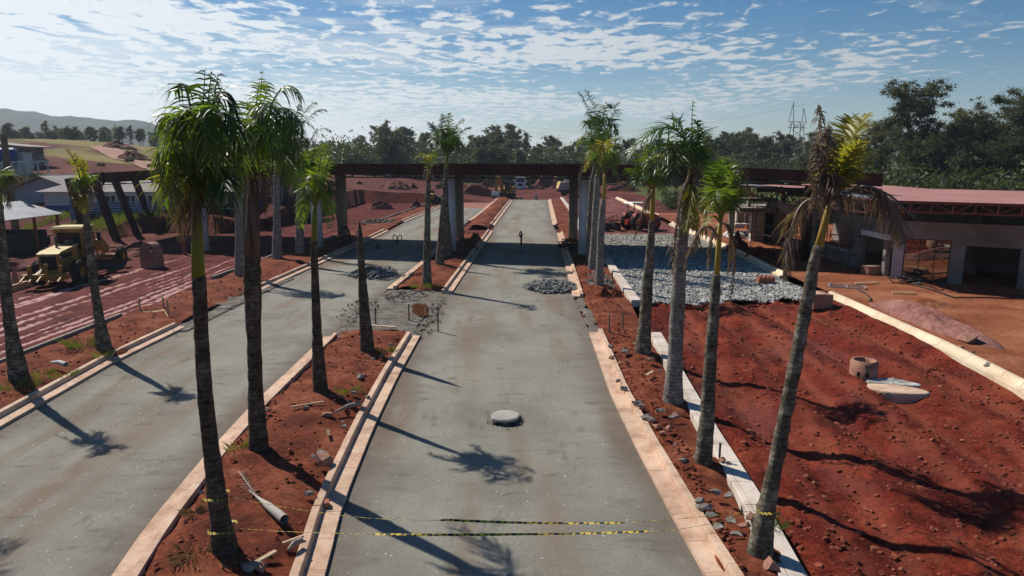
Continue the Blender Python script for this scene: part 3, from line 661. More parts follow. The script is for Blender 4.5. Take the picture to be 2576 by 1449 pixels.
# ------------------------------------------------------------ kerbs
def kerb(line, prof, m, label, block=1.0, flip=1, gap=.012, group='concrete kerbs along the unfinished roads', jit=.003):
    """line: the road edge; prof: (offset away from the road, z) outline, closed"""
    A = np.array([(p[0], p[1]) for p in line]); d = np.r_[0, np.cumsum(np.hypot(*(A[1:] - A[:-1]).T))]
    n = max(1, int(d[-1] / block)); b_ = MB(); rng = random.Random(int(A[0, 0] * 10 + A[0, 1]))
    at_s = lambda q: np.array((np.interp(q, d, A[:, 0]), np.interp(q, d, A[:, 1])))
    for k in range(n):
        s0 = d[-1] * k / n + gap / 2; s1 = d[-1] * (k + 1) / n - gap / 2
        a = at_s(s0); c = at_s(s1)
        tdir = (c - a) / np.linalg.norm(c - a); nrm = np.array((-tdir[1], tdir[0])) * flip
        j = rng.uniform(-jit, jit); jz = rng.uniform(-jit, jit)
        V = []
        for q in (a, c):
            for o_, z in prof: V.append((q[0] + nrm[0] * (o_ + j), q[1] + nrm[1] * (o_ + j), z + (jz if z > 0 else 0)))
        m_ = len(prof)
        F = [tuple(range(m_ - 1, -1, -1)), tuple(range(m_, 2 * m_))] + [(i, (i + 1) % m_, m_ + (i + 1) % m_, m_ + i) for i in range(m_)]
        b_.add(V, F)
    o = b_.build('kerb', m)
    return tag(o, label, 'kerb', group)
LP = [(0, -.15), (0, .085), (.36, .095), (.385, .225), (.40, .24), (.55, .24), (.56, .22), (.56, -.15)]   # gutter slab and upstand
for ln, fl, lb in ((K0, 1, 'kerb with gutter along the left planter, left edge of the left road, nearest stretch'),
                   (K0_far, 1, 'kerb with gutter on the far left of the left road, running under the canopy shadow'),
                   (K0_far2, 1, 'short far kerb on the left of the left road beyond the canopy'),
                   (K0r, -1, 'orange dusted kerb between the left road and the middle palm planter, nearest stretch'),
                   (K0r_mid, -1, 'kerb on the left side of the middle planter under the canopy'),
                   (K0r_far, -1, 'far kerb on the left side of the soil island beyond the canopy'),
                   (K1, 1, 'orange dusted kerb with gutter on the left edge of the centre road, in front'),
                   (K1_mid, 1, 'kerb on the left edge of the centre road under the canopy'),
                   (K1_far, 1, 'far kerb on the left edge of the centre road beyond the canopy'),
                   (K2, -1, 'sunlit kerb with gutter on the right edge of the centre road, in front'),
                   (K2_mid, -1, 'kerb on the right edge of the centre road under the canopy beside the stone pile'),
                   (K2_far, -1, 'far kerb on the right edge of the centre road beyond the canopy')):
    kerb(ln, LP, M['kerb'], lb, 1.0, fl)
DP = [(0, -.1), (0, .24), (.015, .255), (.13, .255), (.13, .16), (.145, .16), (.145, .26), (.46, .26), (.475, .245), (.475, -.1)]
for ln, lb in ((K3, 'double pale concrete kerb beside the tilled red soil, in front'), (K3_mid, 'double pale kerb beside the crushed stone bed'), (K3_far, 'far pale kerb beside the red lane beyond the canopy')):
    kerb(ln, DP, M['kerb_pale'], lb, 1.0, -1)
CPf = [(0, -.2), (0, .16), (.22, .19), (.30, .33), (.34, .345), (.47, .345), (.48, .33), (.48, -.2)]
for ln, lb in ((K4, 'long cream kerb between the tilled red soil and the yard in front of the building'), (K4_mid, 'cream kerb beside the crushed stone bed, partly in shade'), (K4_far, 'far cream kerb on the right of the red lane')):
    kerb(ln, CPf, M['kerb_cream'], lb, 1.0, -1)
SPf = [(0, -.2), (0, .25), (.13, .25), (.13, -.2)]
for ln, lb in ((KL, 'grey kerb between the muddy lane and the left planter, in front'), (KL_mid, 'grey kerb beside the muddy lane behind the first palms'), (KL_b, 'grey kerb at the foot of the left canopy column'), (KL_far, 'grey kerb beside the muddy lane beyond the canopy')):
    kerb(ln, SPf, M['greycol'], lb, 1.0, -1)
kerb([P(-60, 745, .15).to_2d(), P(28, 722, .15).to_2d(), P(100, 700, .15).to_2d()], SPf, M['kerb'], 'short pinkish kerb behind the grader on the far side of the muddy lane', 1.0, -1)
# ------------------------------------------------------------ the steel canopy across the roads
def line_pts(tbl): return [Vector(p) for p in tbl]
def edge(px, py):                       # the straight front edge of the roof, met at a column of the photo
    d = ray(px, 0)[0] / ray(px, py)[1]; Y = 51.05 / (1 + .236 * d)
    return tuple(Q(px, py, Y))
FT = [edge(*e) for e in ((205, 437.5), (258, 434.5), (381, 428), (560, 420), (830, 412.8), (1060, 412.6), (1288, 413), (1500, 414), (1720, 418), (1930, 424), (2100, 431), (2222, 437))]
DEPTH = 12.2
can = thing('canopy', 'long rust-red steel canopy spanning all the roads on round concrete columns', 'canopy')
def girder(front, h0, name, m, parent):
    g = MB(); st = MB()
    for i in range(len(front) - 1):
        a, c = Vector(front[i]), Vector(front[i + 1])
        for z0, th, wd in ((-.04, .08, .34), (-1.0, .07, .34)):
            g.bar(a + Vector((0, 0, z0)), c + Vector((0, 0, z0)), wd, th)
        g.bar(a + Vector((0, 0, -.40)), c + Vector((0, 0, -.40)), .03, .66)
        n = int((c - a).length / 1.6)
        for k in range(n):
            p = a.lerp(c, k / n)
            g.box(p + Vector((0, -.06, -.52)), (.10, .22, .92))
        n2 = int((c - a).length / 3.2)
        for k in range(n2):
            p = a.lerp(c, k / n2); q = a.lerp(c, (k + .5) / n2)
            g.bar(p + Vector((0, -.12, -.75)), q + Vector((0, -.12, -.97)), .06)
    return g.build(name, m, parent)
girder(FT, 1, 'girder', M['rust'], can)
BT = [(x, y + DEPTH, z - .02) for x, y, z in FT]
girder(BT, 1, 'girder', M['rust'], can)
rf = MB(); ribs = MB()
for i in range(len(FT) - 1):
    a, c = Vector(FT[i]), Vector(FT[i + 1]); d = Vector((0, DEPTH, 0))
    u = Vector((0, 0, -.10)); lo = Vector((0, 0, -.22))
    rf.add([a + u, c + u, c + d + u, a + d + u, a + lo, c + lo, c + d + lo, a + d + lo], [(0, 1, 2, 3), (7, 6, 5, 4), (0, 4, 5, 1), (2, 6, 7, 3)] + ([(0, 3, 7, 4)] if i == 0 else []) + ([(1, 5, 6, 2)] if i == len(FT) - 2 else []))
    n = max(1, int((c - a).length / 2.6))
    for k in range(n + (i == len(FT) - 2)):
        p = a.lerp(c, k / n) + Vector((0, .1, -.55))
        ribs.bar(p, p + Vector((0, DEPTH - .2, 0)), .16, .55)
for f in (.25, .5, .75):
    for i in range(len(FT) - 1):
        o_ = Vector((0, DEPTH * f, -.42)); ribs.bar(Vector(FT[i]) + o_, Vector(FT[i + 1]) + o_, .12, .35)
rf.build('roof_deck', M['rust'], can); ribs.build('cross_beam', M['rust'], can)
def zbeam(x, dy=0): return float(np.interp(x, [p[0] for p in FT], [p[2] for p in FT])) - 1.02
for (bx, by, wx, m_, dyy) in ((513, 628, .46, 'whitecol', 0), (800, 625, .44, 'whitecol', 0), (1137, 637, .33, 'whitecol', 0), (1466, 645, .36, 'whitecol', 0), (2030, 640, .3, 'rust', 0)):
    p = P(bx, by); yf = p.y
    if m_ == 'rust': p = Q(bx, 560, 48.6); yf = 48.6
    q = MB(); q.cyl((p.x, yf, -.4), (p.x, yf, zbeam(p.x)), wx, wx, 20)
    q.build('column', M[m_], can, True)
    yb = yf + 8.6
    if m_ == 'rust': continue
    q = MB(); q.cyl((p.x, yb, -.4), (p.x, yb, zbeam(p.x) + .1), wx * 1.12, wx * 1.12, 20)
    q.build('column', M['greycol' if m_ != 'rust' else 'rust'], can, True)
for i, (bx, by, tx, ty) in enumerate(((222, 612, 178, 462), (294, 602, 240, 460), (347, 590, 290, 459), (392, 579, 340, 457))):
    p = P(bx, by); tq = Q(tx, ty, p.y + .3)
    q = MB(); q.bar(p + Vector((.1, 0, -.5)), tq + Vector((-.1, 0, .45)), .62, .38)
    q.build('raking_leg', M['rust'], can)

# ------------------------------------------------------------ palms
class Leafs:
    def __init__(s): s.V = []; s.F = []
    def strip(s, base, d, nrm, L, wd, grav, seg=3, curl=0):
        p = Vector(base); d = Vector(d).normalized(); n = len(s.V)
        wv = d.cross(nrm)
        if wv.length < 1e-4: wv = d.cross(Vector((1, 0, 0)))
        wv.normalize(); st = L / seg
        for k in range(seg + 1):
            f = k / seg; wk = wd * (0.55 + 1.0 * f if f < .35 else (1 - f) * 1.35 + .03)
            s.V.append(tuple(p - wv * wk * .5)); s.V.append(tuple(p + wv * wk * .5))
            d = (d + Vector((0, 0, -grav)) + wv * curl).normalized(); p = p + d * st
        for k in range(seg): s.F.append((n + 2 * k, n + 2 * k + 1, n + 2 * k + 3, n + 2 * k + 2))
MATL = {'k': 'fl_dark', 'g': 'fl_green', 'y': 'fl_yellow', 'd': 'fl_dead'}
def frond(palm, base, p0, pm, p2, kind, L, rng, n=26, grav=None, wd=None, s0=.12, rad=.030, spread=1.0, up=0.3):
    c = pm * 2 - (p0 + p2) * .5
    rach = MB(); pts = []; rr = []
    m = 12
    for i in range(m + 1):
        u = i / m; pts.append(p0 * (1 - u) ** 2 + c * 2 * u * (1 - u) + p2 * u * u - base); rr.append(rad * (1.1 - u * .95))
    rach.tube(pts, rr, 5)
    lf = Leafs()
    if grav is None: grav = {'k': .35, 'g': .30, 'y': .22, 'd': .85}[kind]
    ref = Vector((rng.uniform(-1, 1), rng.uniform(-1, 1), .25)).normalized()
    for i in range(n):
        u = s0 + (1 - s0) * (i + rng.random() * .5) / n
        q = p0 * (1 - u) ** 2 + c * 2 * u * (1 - u) + p2 * u * u - base
        tg = ((c - p0) * (1 - u) + (p2 - c) * u).normalized()
        sdv = tg.cross(Vector((0, 0, 1)))
        if sdv.length < .35: sdv = tg.cross(ref)
        sdv.normalize(); nr = sdv.cross(tg).normalized()
        prof = (.45 + .55 * math.sin(math.pi * min(1, (u * .85 + .12)))) * (1 if u < .85 else 1 - (u - .85) * 2.2)
        for sg in (-1, 1):
            if rng.random() < (.06 if kind != 'd' else .18): continue
            if kind == 'd':
                d = sdv * sg * rng.uniform(.3, .9) + tg * rng.uniform(.1, .6) + nr * rng.uniform(-.3, .3)
                lf.strip(q, d, tg, L * prof * rng.uniform(.6, 1.1), (wd or .034) * rng.uniform(.7, 1.2), grav * rng.uniform(.5, 1.3), 4, rng.uniform(-.35, .35))
            else:
                d = sdv * sg * spread * rng.uniform(.7, 1.1) + tg * rng.uniform(.45, .95) + nr * (up + rng.uniform(-.35, .35))
                lf.strip(q, d, (nr + sdv * rng.uniform(-.6, .6)), L * prof * rng.uniform(.75, 1.12), (wd or .042) * rng.uniform(.8, 1.2), grav * rng.uniform(.5, 1.4) * .62, 5)
    f = rach.build('frond', [M['rach_d' if kind == 'd' else 'rach_g']], palm, True)
    # one mesh per frond: stem plus leaflets
    me = f.data
    bpy.data.meshes.remove(me) if False else None
    V = rach.V + lf.V; o = len(rach.V); F = rach.F + [[i + o for i in q] for q in lf.F]
    me2 = bpy.data.meshes.new('frond'); me2.from_pydata(V, [], F)
    me2.materials.append(M['rach_d' if kind == 'd' else 'rach_g']); me2.materials.append(M[MATL[kind]])
    mi = [0] * len(rach.F) + [1] * len(lf.F); me2.polygons.foreach_set('material_index', mi); me2.update()
    f.data = me2; bpy.data.meshes.remove(me)
    return f
def palm(label, trunk, tm, shafts, fronds, leafL, seed, n=26, wd=.042, grav=None, up=.3):
    rng = random.Random(seed)
    base = P(trunk[0][0], trunk[0][1], .16); Y = base.y
    t = thing('palm_tree', label, 'palm tree', base, 0, 'palms along the planters')
    pts = []; rad = []
    for x, y, w_ in trunk:
        q = Q(x, y, Y); pts.append(q - base); rad.append(w_ / 2 / 1753 * Y * 1.0)
    pts[0] = Vector((0, 0, -.25)); 
    # resample smooth, add rings and bark irregularity
    z = [p.z for p in pts]; zs = np.linspace(z[0], z[-1], 130)
    px_ = np.interp(zs, z, [p.x for p in pts]); rd = np.interp(zs, z, rad)
    for _ in range(2): rd[1:-1] = (rd[:-2] + rd[1:-1] * 2 + rd[2:]) / 4; px_[1:-1] = (px_[:-2] + px_[1:-1] * 2 + px_[2:]) / 4
    for _ in range(10): rd[1:-1] = (rd[:-2] + rd[1:-1] * 2 + rd[2:]) / 4; px_[1:-1] = (px_[:-2] + px_[1:-1] * 2 + px_[2:]) / 4
    ph_ = np.cumsum(.42 + .25 * vn(zs * 3, zs * 0, seed)); rd = rd * (1 + .035 * (np.mod(ph_, 1.7) / 1.7 - .5) + .05 * fbm(zs * 1.3, zs * 0 + seed, 3, 3)); rd[-1] *= .8
    b = MB(); b.tube([(a, 0, c) for a, c in zip(px_, zs)], list(rd), 18)
    V = np.array(b.V); V[:, :2] += ((vn(V[:, 0] * 9 + V[:, 1] * 7, V[:, 2] * 6, seed % 50) - .5) * .022)[:, None] * np.sign(V[:, :2] - np.array([0, 0]))
    b.V = V.tolist(); b.build('trunk', tm, t, True)
    foot(base, seed)
    for (x0, y0, w0, x1, y1, w1, m_) in shafts:
        a = Q(x0, y0, Y) - base; c = Q(x1, y1, Y) - base; k = .5 / 1753 * Y
        q = MB(); mid = a.lerp(c, .4)
        q.tube([a - (c - a) * .04, mid, a.lerp(c, .75), c], [w0 * k, (w0 * .62 + w1 * .38) * k, (w0 * .3 + w1 * .7) * k, w1 * k * .8], 14)
        q.build('crownshaft', m_, t, True)
    for fr in fronds:
        (x0, y0), (xm, ym), (x2, y2), kind = fr[:4]
        dy = fr[4] if len(fr) > 4 else rng.uniform(-1, 1) * .6
        L = leafL * (fr[5] if len(fr) > 5 else 1.0)
        nn = int(n * (fr[6] if len(fr) > 6 else 1.0))
        f = frond(t, base, Q(x0, y0, Y), Q(xm, ym, Y + dy * .55), Q(x2, y2, Y + dy), kind, L, rng, nn, wd=wd, grav=grav if kind != 'd' else None, up=up)
    return t
def foot(base, seed):                     # soil banked up round a trunk
    n = 26; g_ = np.linspace(-1, 1, n); X, Y = np.meshgrid(g_, g_); r = np.hypot(X, Y)
    Z = .20 * np.clip(1 - r, 0, 1) ** .8 + .05 * fbm(X * 4 + seed, Y * 4, 4, seed % 20) * (r < 1) - .25 * np.clip(r - .8, 0, 1)
    idx = (np.arange(n - 1)[:, None] * n + np.arange(n - 1)[None])
    o = mk('soil', np.stack([X * .75, Y * .75, Z], -1).reshape(-1, 3), np.stack([idx, idx + 1, idx + n + 1, idx + n], -1).reshape(-1, 4).tolist(), M['plant'], None, True)
    o.location = (base.x, base.y, .14); tag(o, kind='structure')
SG, SY, SB = M['shaft_g'], M['shaft_y'], M['shaft_b']
def crown(A, R, n, kinds, seed, lift=.5):           # generic crown in picture units: n fronds arching out from A
    rg = random.Random(seed); out_ = []
    for i in range(n):
        a = (i + .5 * rg.random()) / n * 2 * math.pi
        hx = math.cos(a) * R; e = rg.uniform(.35, 1.0)
        out_.append((A, (A[0] + hx * .45, A[1] - R * (.75 + .5 * e)), (A[0] + hx * rg.uniform(.9, 1.1), A[1] - R * (1.0 * e - .35)), rg.choice(kinds), math.sin(a) * rg.uniform(.6, 1.1) * 1.4))
    return out_
A = (497, 545)
palm('tall dark palm with bright green crownshaft and bushy crown, nearest in the middle planter',
     [(572, 1398, 80), (553, 1300, 54), (533, 1150, 44), (517, 1000, 38), (507, 850, 36), (500, 690, 34)], M['tr_dark'], [(499, 692, 33, 495, 540, 25, SG)],
     [(A, (506, 360), (516, 172), 'k', .1, .8), (A, (513, 350), (533, 178), 'g', -.3, .8), (A, (522, 345), (549, 186), 'k', .3, .8),
      (A, (545, 245), (606, 335), 'k', .3, 1.1, 1.2), (A, (560, 290), (612, 430), 'k', -.4, 1.1, 1.2), (A, (478, 265), (438, 222), 'g', .3), (A, (452, 330), (404, 305), 'g', -.2),
      (A, (452, 400), (402, 380), 'g', -.5, 1.0), (A, (465, 280), (420, 460), 'g', -.7, 1.1, 1.2), (A, (490, 285), (474, 450), 'k', -.75, 1.1, 1.1), (A, (520, 275), (548, 440), 'g', -.7, 1.0, 1.1),
      (A, (508, 300), (520, 420), 'g', -.9, 1.0, 1.0), (A, (440, 400), (410, 520), 'g', -.2, .9), (A, (575, 380), (598, 500), 'g', .2, 1.0), (A, (530, 300), (570, 470), 'k', .8, 1.2), (A, (470, 300), (445, 420), 'k', 1.0, 1.1), (A, (500, 280), (490, 420), 'k', 1.5, 1.1),
      (A, (450, 440), (428, 545), 'y', -.6, 1.0), (A, (455, 380), (388, 440), 'd', -.2, .9), (A, (465, 500), (450, 590), 'd', -.2, .8), (A, (525, 500), (540, 600), 'd', -.3, .8), (A, (490, 480), (478, 600), 'd', -.5, .8), (A, (540, 420), (575, 520), 'k', -.6, 1.1)],
     .78, 11, 30, .046, .74, .15)
A = (637, 460)
palm('palm with brown-sheathed trunk top and wide drooping crown, second in the middle planter',
     [(652, 1138, 54), (644, 1000, 39), (639, 850, 36), (635, 720, 44), (634, 640, 41)], M['tr_dark'], [(634, 645, 40, 638, 450, 26, SB)],
     [(A, (650, 310), (660, 175), 'g', 0, .35, .5), (A, (640, 320), (653, 203), 'g', -.2, .8), (A, (655, 310), (676, 206), 'g', .3, .8), (A, (695, 240), (762, 250), 'k', .4, 1.0), (A, (690, 280), (765, 330), 'k', -.5, 1.1, 1.3),
      (A, (705, 300), (765, 440), 'g', -.8, 1.1, 1.3), (A, (680, 320), (725, 455), 'g', -1.2, 1.15, 1.3), (A, (640, 310), (616, 258), 'g', .4), (A, (632, 340), (606, 330), 'g', -.6), (A, (645, 300), (640, 420), 'g', -1.4, 1.1, 1.2),
      (A, (670, 260), (690, 400), 'k', -1.5, 1.2, 1.2), (A, (620, 360), (600, 430), 'k', -.8, 1.1), (A, (655, 330), (660, 440), 'k', 1.4, 1.1), (A, (690, 360), (742, 470), 'g', -1.0, 1.1, 1.2), (A, (620, 430), (610, 520), 'd', -.3, .8), (A, (655, 440), (668, 530), 'd', -.4, .8)],
     .78, 12, 30, .048, .68, .15)
A = (792, 525)
palm('slim palm with a yellow-green shaft and feathery crown, third in the middle planter',
     [(807, 992, 44), (798, 850, 25), (792, 700, 20), (790, 605, 17)], M['tr_dark'], [(790, 608, 16, 792, 515, 11, SG)],
     [(A, (818, 430), (838, 372), 'g', .2), (A, (802, 430), (815, 362), 'g', -.3), (A, (778, 440), (763, 395), 'k', .4), (A, (770, 480), (757, 575), 'g', -.4), (A, (822, 455), (838, 490), 'k', -.3), (A, (812, 490), (832, 575), 'g', -.4),
      (A, (785, 430), (790, 372), 'g', .6), (A, (770, 430), (755, 450), 'k', .4), (A, (795, 440), (800, 480), 'g', -1.1), (A, (815, 470), (840, 540), 'k', .4), (A, (775, 470), (765, 530), 'g', -.9), (A, (805, 420), (826, 400), 'g', .7)],
     .50, 13, 34)
palm('bare crownless palm stump with a pointed top, last in the front middle planter',
     [(926, 888, 42), (917, 790, 28), (909, 660, 18), (906, 595, 13), (905, 557, 3)], M['tr_dark'], [], [], .4, 14)
A = (208, 495)
palm('small leaning palm with a tuft of yellow-green fronds in front of the grader',
     [(264, 884, 46), (249, 800, 24), (234, 700, 20), (224, 610, 18), (213, 525, 15)], M['tr_mid'], [(213, 530, 14, 207, 485, 11, SY)],
     [(A, (193, 420), (165, 376), 'y', -.2, .7, .9), (A, (205, 430), (186, 384), 'y', .2, .7, .9), (A, (208, 440), (212, 405), 'y', .3, .7), (A, (222, 452), (236, 442), 'g', -.3), (A, (238, 455), (255, 470), 'd', -.2), (A, (185, 455), (170, 500), 'd', -.2),
      (A, (195, 470), (188, 520), 'd', -.4), (A, (205, 500), (216, 535), 'y', -.4), (A, (225, 470), (234, 520), 'd', .2), (A, (215, 450), (222, 500), 'g', .6), (A, (200, 450), (196, 480), 'g', -.7)],
     .42, 15, 34)
A = (-2, 505)
palm('palm with dead drooping fronds at the left edge of the picture, in the left planter',
     [(52, 964, 56), (30, 850, 31), (16, 740, 26), (5, 620, 22), (-2, 515, 18)], M['tr_mid'], [(-2, 520, 17, -6, 470, 12, SG)],
     [((-5, 475), (28, 445), (58, 448), 'd', -.2), ((-5, 475), (12, 440), (26, 470), 'g', -.3), ((-5, 475), (-20, 440), (-50, 460), 'g', .2), ((-5, 475), (-40, 450), (-70, 500), 'd', .2), ((-5, 475), (5, 430), (-5, 445), 'g', .6), ((-5, 475), (15, 480), (20, 520), 'd', -.4), ((-5, 475), (-12, 440), (-8, 500), 'g', -.9), ((-5, 475), (2, 460), (10, 430), 'd', .9)],
     .46, 16, 32)
A = (1078, 440)
palm('thin palm with a tiny yellow crown at the tip of the island by the puddle',
     [(1074, 720, 28), (1074, 640, 18), (1076, 520, 15), (1078, 437, 9)], M['tr_mid'], [(1077, 450, 10, 1078, 425, 8, SY)],
     [(A, (1066, 395), (1040, 404), 'y', -.2, .7), (A, (1072, 392), (1050, 392), 'y', .3, .7), (A, (1082, 400), (1090, 398), 'y', -.3, .7), (A, (1090, 412), (1102, 415), 'g', .2, .7), (A, (1068, 430), (1068, 480), 'd', -.2, .5), (A, (1088, 430), (1087, 480), 'd', .1, .5), (A, (1076, 395), (1070, 400), 'y', -.8, .7)],
     .55, 17, 20)
palm('short bare palm stump beside the centre column of the canopy', [(1106, 668, 26), (1108, 600, 14), (1111, 540, 9), (1112, 506, 4)], M['tr_mid'], [], [], .4, 18)
A = (1125, 400)
palm('slender palm with dark shuttlecock crown in front of the canopy, left of the centre road',
     [(1129, 648, 26), (1123, 560, 18), (1119, 500, 16), (1123, 420, 9), (1125, 392, 7)], M['tr_mid'], [(1122, 440, 10, 1125, 385, 8, SG)],
     [(A, (1113, 340), (1113, 288), 'k', .3), (A, (1097, 335), (1084, 312), 'k', .5), (A, (1098, 350), (1082, 368), 'k', -.6), (A, (1142, 335), (1166, 300), 'k', .6), (A, (1150, 345), (1182, 320), 'k', -.4), (A, (1128, 340), (1128, 284), 'k', -.3),
      (A, (1145, 355), (1162, 395), 'g', -.9), (A, (1105, 355), (1092, 395), 'g', -.9), (A, (1120, 330), (1118, 350), 'k', -2.0), (A, (1135, 330), (1142, 350), 'k', 2.0), (A, (1110, 330), (1098, 345), 'k', 1.5), (A, (1138, 350), (1150, 380), 'd', 1.2)],
     .85, 19, 40, .075)
A = (1508, 425)
palm('rearmost palm of the trio right of the centre road, with tall ragged dark crown',
     [(1485, 662, 22), (1484, 560, 17), (1490, 460, 15), (1500, 410, 12)], M['tr_mid'], [(1492, 450, 12, 1508, 400, 10, SG)],
     [(A, (1488, 300), (1455, 230), 'k', .2, 1.0, 1.2), (A, (1500, 300), (1472, 226), 'k', -.5), (A, (1536, 310), (1556, 256), 'k', .3), (A, (1535, 320), (1552, 340), 'k', -.5), (A, (1482, 310), (1476, 350), 'k', -.8), (A, (1528, 300), (1540, 370), 'k', -.9), (A, (1525, 335), (1530, 410), 'd', -.6, 1.0), (A, (1510, 300), (1512, 370), 'k', 1.5), (A, (1495, 300), (1490, 330), 'k', 1.8), (A, (1518, 290), (1540, 270), 'k', -1.0)],
     .85, 20, 44, .07, .45)
A = (1503, 440)
palm('pale straight palm trunk between its two neighbours right of the centre road',
     [(1490, 680, 26), (1495, 600, 18), (1499, 520, 18), (1503, 440, 13)], M['tr_grey'], [(1503, 450, 12, 1506, 415, 9, SG)],
     [(A, (1480, 400), (1455, 452), 'd', -.3), (A, (1490, 370), (1478, 330), 'k', .4), (A, (1518, 370), (1525, 330), 'k', -.5), (A, (1525, 390), (1545, 410), 'k', .5), (A, (1540, 420), (1566, 470), 'd', -.3), (A, (1490, 385), (1480, 410), 'k', 1.2), (A, (1512, 360), (1520, 400), 'k', -1.2)],
     .75, 21, 36, .065)
A = (1521, 445)
palm('front palm of the trio right of the centre road, with bulging trunk, yellow-green crown',
     [(1508, 721, 26), (1510, 640, 18), (1512, 570, 19), (1516, 520, 16), (1519, 500, 9)], M['tr_grey'], [(1519, 505, 9, 1521, 435, 8, SY)],
     [(A, (1490, 345), (1450, 365), 'y', -.2, .9), (A, (1480, 360), (1449, 375), 'g', .4, .9), (A, (1500, 370), (1470, 430), 'y', -.7, .9), (A, (1545, 370), (1553, 350), 'g', .2), (A, (1540, 385), (1547, 440), 'g', -.5), (A, (1510, 370), (1500, 322), 'g', .3), (A, (1520, 360), (1512, 420), 'y', -1.2), (A, (1530, 370), (1540, 400), 'g', 1.0), (A, (1500, 380), (1485, 400), 'g', 1.0)],
     .62, 22, 42, .055)
A = (1643, 478)
palm('palm with fanned green crown and hanging dead fronds, rearmost in the front right row',
     [(1616, 893, 46), (1623, 800, 31), (1630, 700, 26), (1637, 610, 20), (1640, 555, 15)], M['tr_mid'], [(1640, 562, 13, 1643, 475, 12, SY)],
     [(A, (1620, 415), (1588, 385), 'g', .2, 1.0, 1.2), (A, (1612, 440), (1583, 425), 'g', -.4), (A, (1635, 405), (1622, 360), 'g', .4), (A, (1658, 420), (1672, 388), 'y', -.3), (A, (1625, 430), (1600, 470), 'k', -.7), (A, (1650, 415), (1660, 380), 'g', .6), (A, (1603, 455), (1566, 480), 'd', -.2, .7), (A, (1622, 515), (1596, 600), 'd', -.4, .6, 1.3),
      (A, (1672, 448), (1705, 470), 'd', -.2, .7), (A, (1640, 400), (1640, 430), 'g', -1.3), (A, (1655, 440), (1668, 490), 'g', -.8), (A, (1635, 480), (1630, 550), 'd', .3, .6)],
     .64, 23, 38)
A = (1738, 445)
palm('stout light grey palm with one great dark frond arching left over its neighbour',
     [(1692, 1018, 58), (1698, 900, 39), (1704, 780, 37), (1712, 640, 33), (1721, 560, 29), (1728, 500, 22)], M['tr_grey'], [(1724, 540, 24, 1738, 430, 16, SB)],
     [((1740, 430), (1690, 322), (1580, 388), 'k', -.4, 1.45, 1.5), ((1741, 420), (1722, 345), (1700, 300), 'k', .3, 1.35, 1.0), ((1742, 420), (1740, 340), (1743, 250), 'k', .1, .35, .4), ((1743, 420), (1755, 350), (1752, 305), 'k', .3, .8), (A, (1700, 370), (1640, 440), 'k', -.9, 1.2, 1.2), (A, (1765, 370), (1785, 445), 'k', .3, .7), (A, (1715, 380), (1690, 450), 'k', -1.3, 1.1), (A, (1750, 380), (1770, 420), 'k', -.8, .9),
      ((1730, 450), (1706, 545), (1692, 690), 'd', -.2, .7, 1.6), ((1742, 440), (1764, 445), (1778, 600), 'd', -.3, .6, 1.5), ((1736, 450), (1738, 500), (1722, 580), 'y', -.4, .7, 1.2), (A, (1735, 510), (1748, 575), 'y', -.1, .6), ((1742, 450), (1752, 520), (1752, 620), 'd', .3, .6, 1.2), (A, (1720, 480), (1712, 560), 'd', .4, .6)],
     .80, 24, 38, .045, .4)
A = (1812, 562)
palm('dark lichened palm with yellow-green stem and upright fresh fronds, right of the stout grey palm',
     [(1767, 1174, 52), (1779, 1050, 38), (1787, 900, 31), (1797, 770, 28), (1803, 690, 22)], M['tr_mid'], [(1803, 695, 15, 1812, 555, 12, SY)],
     [(A, (1818, 470), (1822, 398), 'g', .1, .9), (A, (1802, 470), (1786, 440), 'g', .3), (A, (1838, 470), (1858, 448), 'g', -.2), (A, (1797, 510), (1768, 535), 'y', -.4, .8), (A, (1788, 545), (1766, 592), 'y', -.2, .5, .6), (A, (1812, 450), (1808, 410), 'g', .5), (A, (1828, 460), (1842, 415), 'g', .5), (A, (1830, 490), (1848, 530), 'g', -.6), (A, (1808, 480), (1800, 520), 'g', -1.0),
      (A, (1862, 428), (1882, 485), 'd', .2, .55), (A, (1846, 610), (1836, 770), 'd', .2, .45, 1.4), ((1808, 605), (1768, 572), (1722, 672), 'd', -.4, .75, 1.3), (A, (1838, 590), (1830, 690), 'd', .5, .5, 1.2), (A, (1790, 600), (1782, 680), 'd', .4, .5)],
     .50, 25, 36)
A = (2088, 518)
palm('leaning palm with yellow stem, tall brown plume and drooping dead fronds, nearest on the right',
     [(1908, 1404, 84), (1922, 1310, 52), (1949, 1180, 40), (1984, 1000, 35), (2019, 820, 33), (2049, 660, 29), (2059, 618, 24)], M['tr_mid'], [(2058, 628, 22, 2089, 505, 13, SY)],
     [(A, (2074, 400), (2060, 262), 'd', .1, .62, 2.4), (A, (2090, 400), (2084, 310), 'd', .4, .58, 1.7), (A, (2064, 430), (2054, 360), 'd', -.3, .6, 1.5), (A, (2070, 450), (2045, 520), 'd', -.3, .6, 1.2), (A, (2082, 390), (2075, 320), 'd', -.4, .7, 1.2), (A, (2120, 400), (2182, 288), 'y', .1, .8, 1.3), (A, (2118, 390), (2142, 295), 'y', .4, .8), (A, (2125, 420), (2165, 360), 'y', -.4, .7), (A, (2118, 440), (2150, 440), 'y', -.4, .6),
      ((2084, 512), (2008, 528), (1977, 690), 'd', -.3, .95, 2.6), ((2092, 512), (2208, 476), (2268, 602), 'd', -.3, 1.25, 3.0), (A, (2100, 480), (2120, 540), 'd', -.5, .5), (A, (2075, 470), (2068, 560), 'd', .4, .5), (A, (2090, 440), (2100, 480), 'd', -.5, .6)],
     .64, 26, 40)
A = (703, 415)
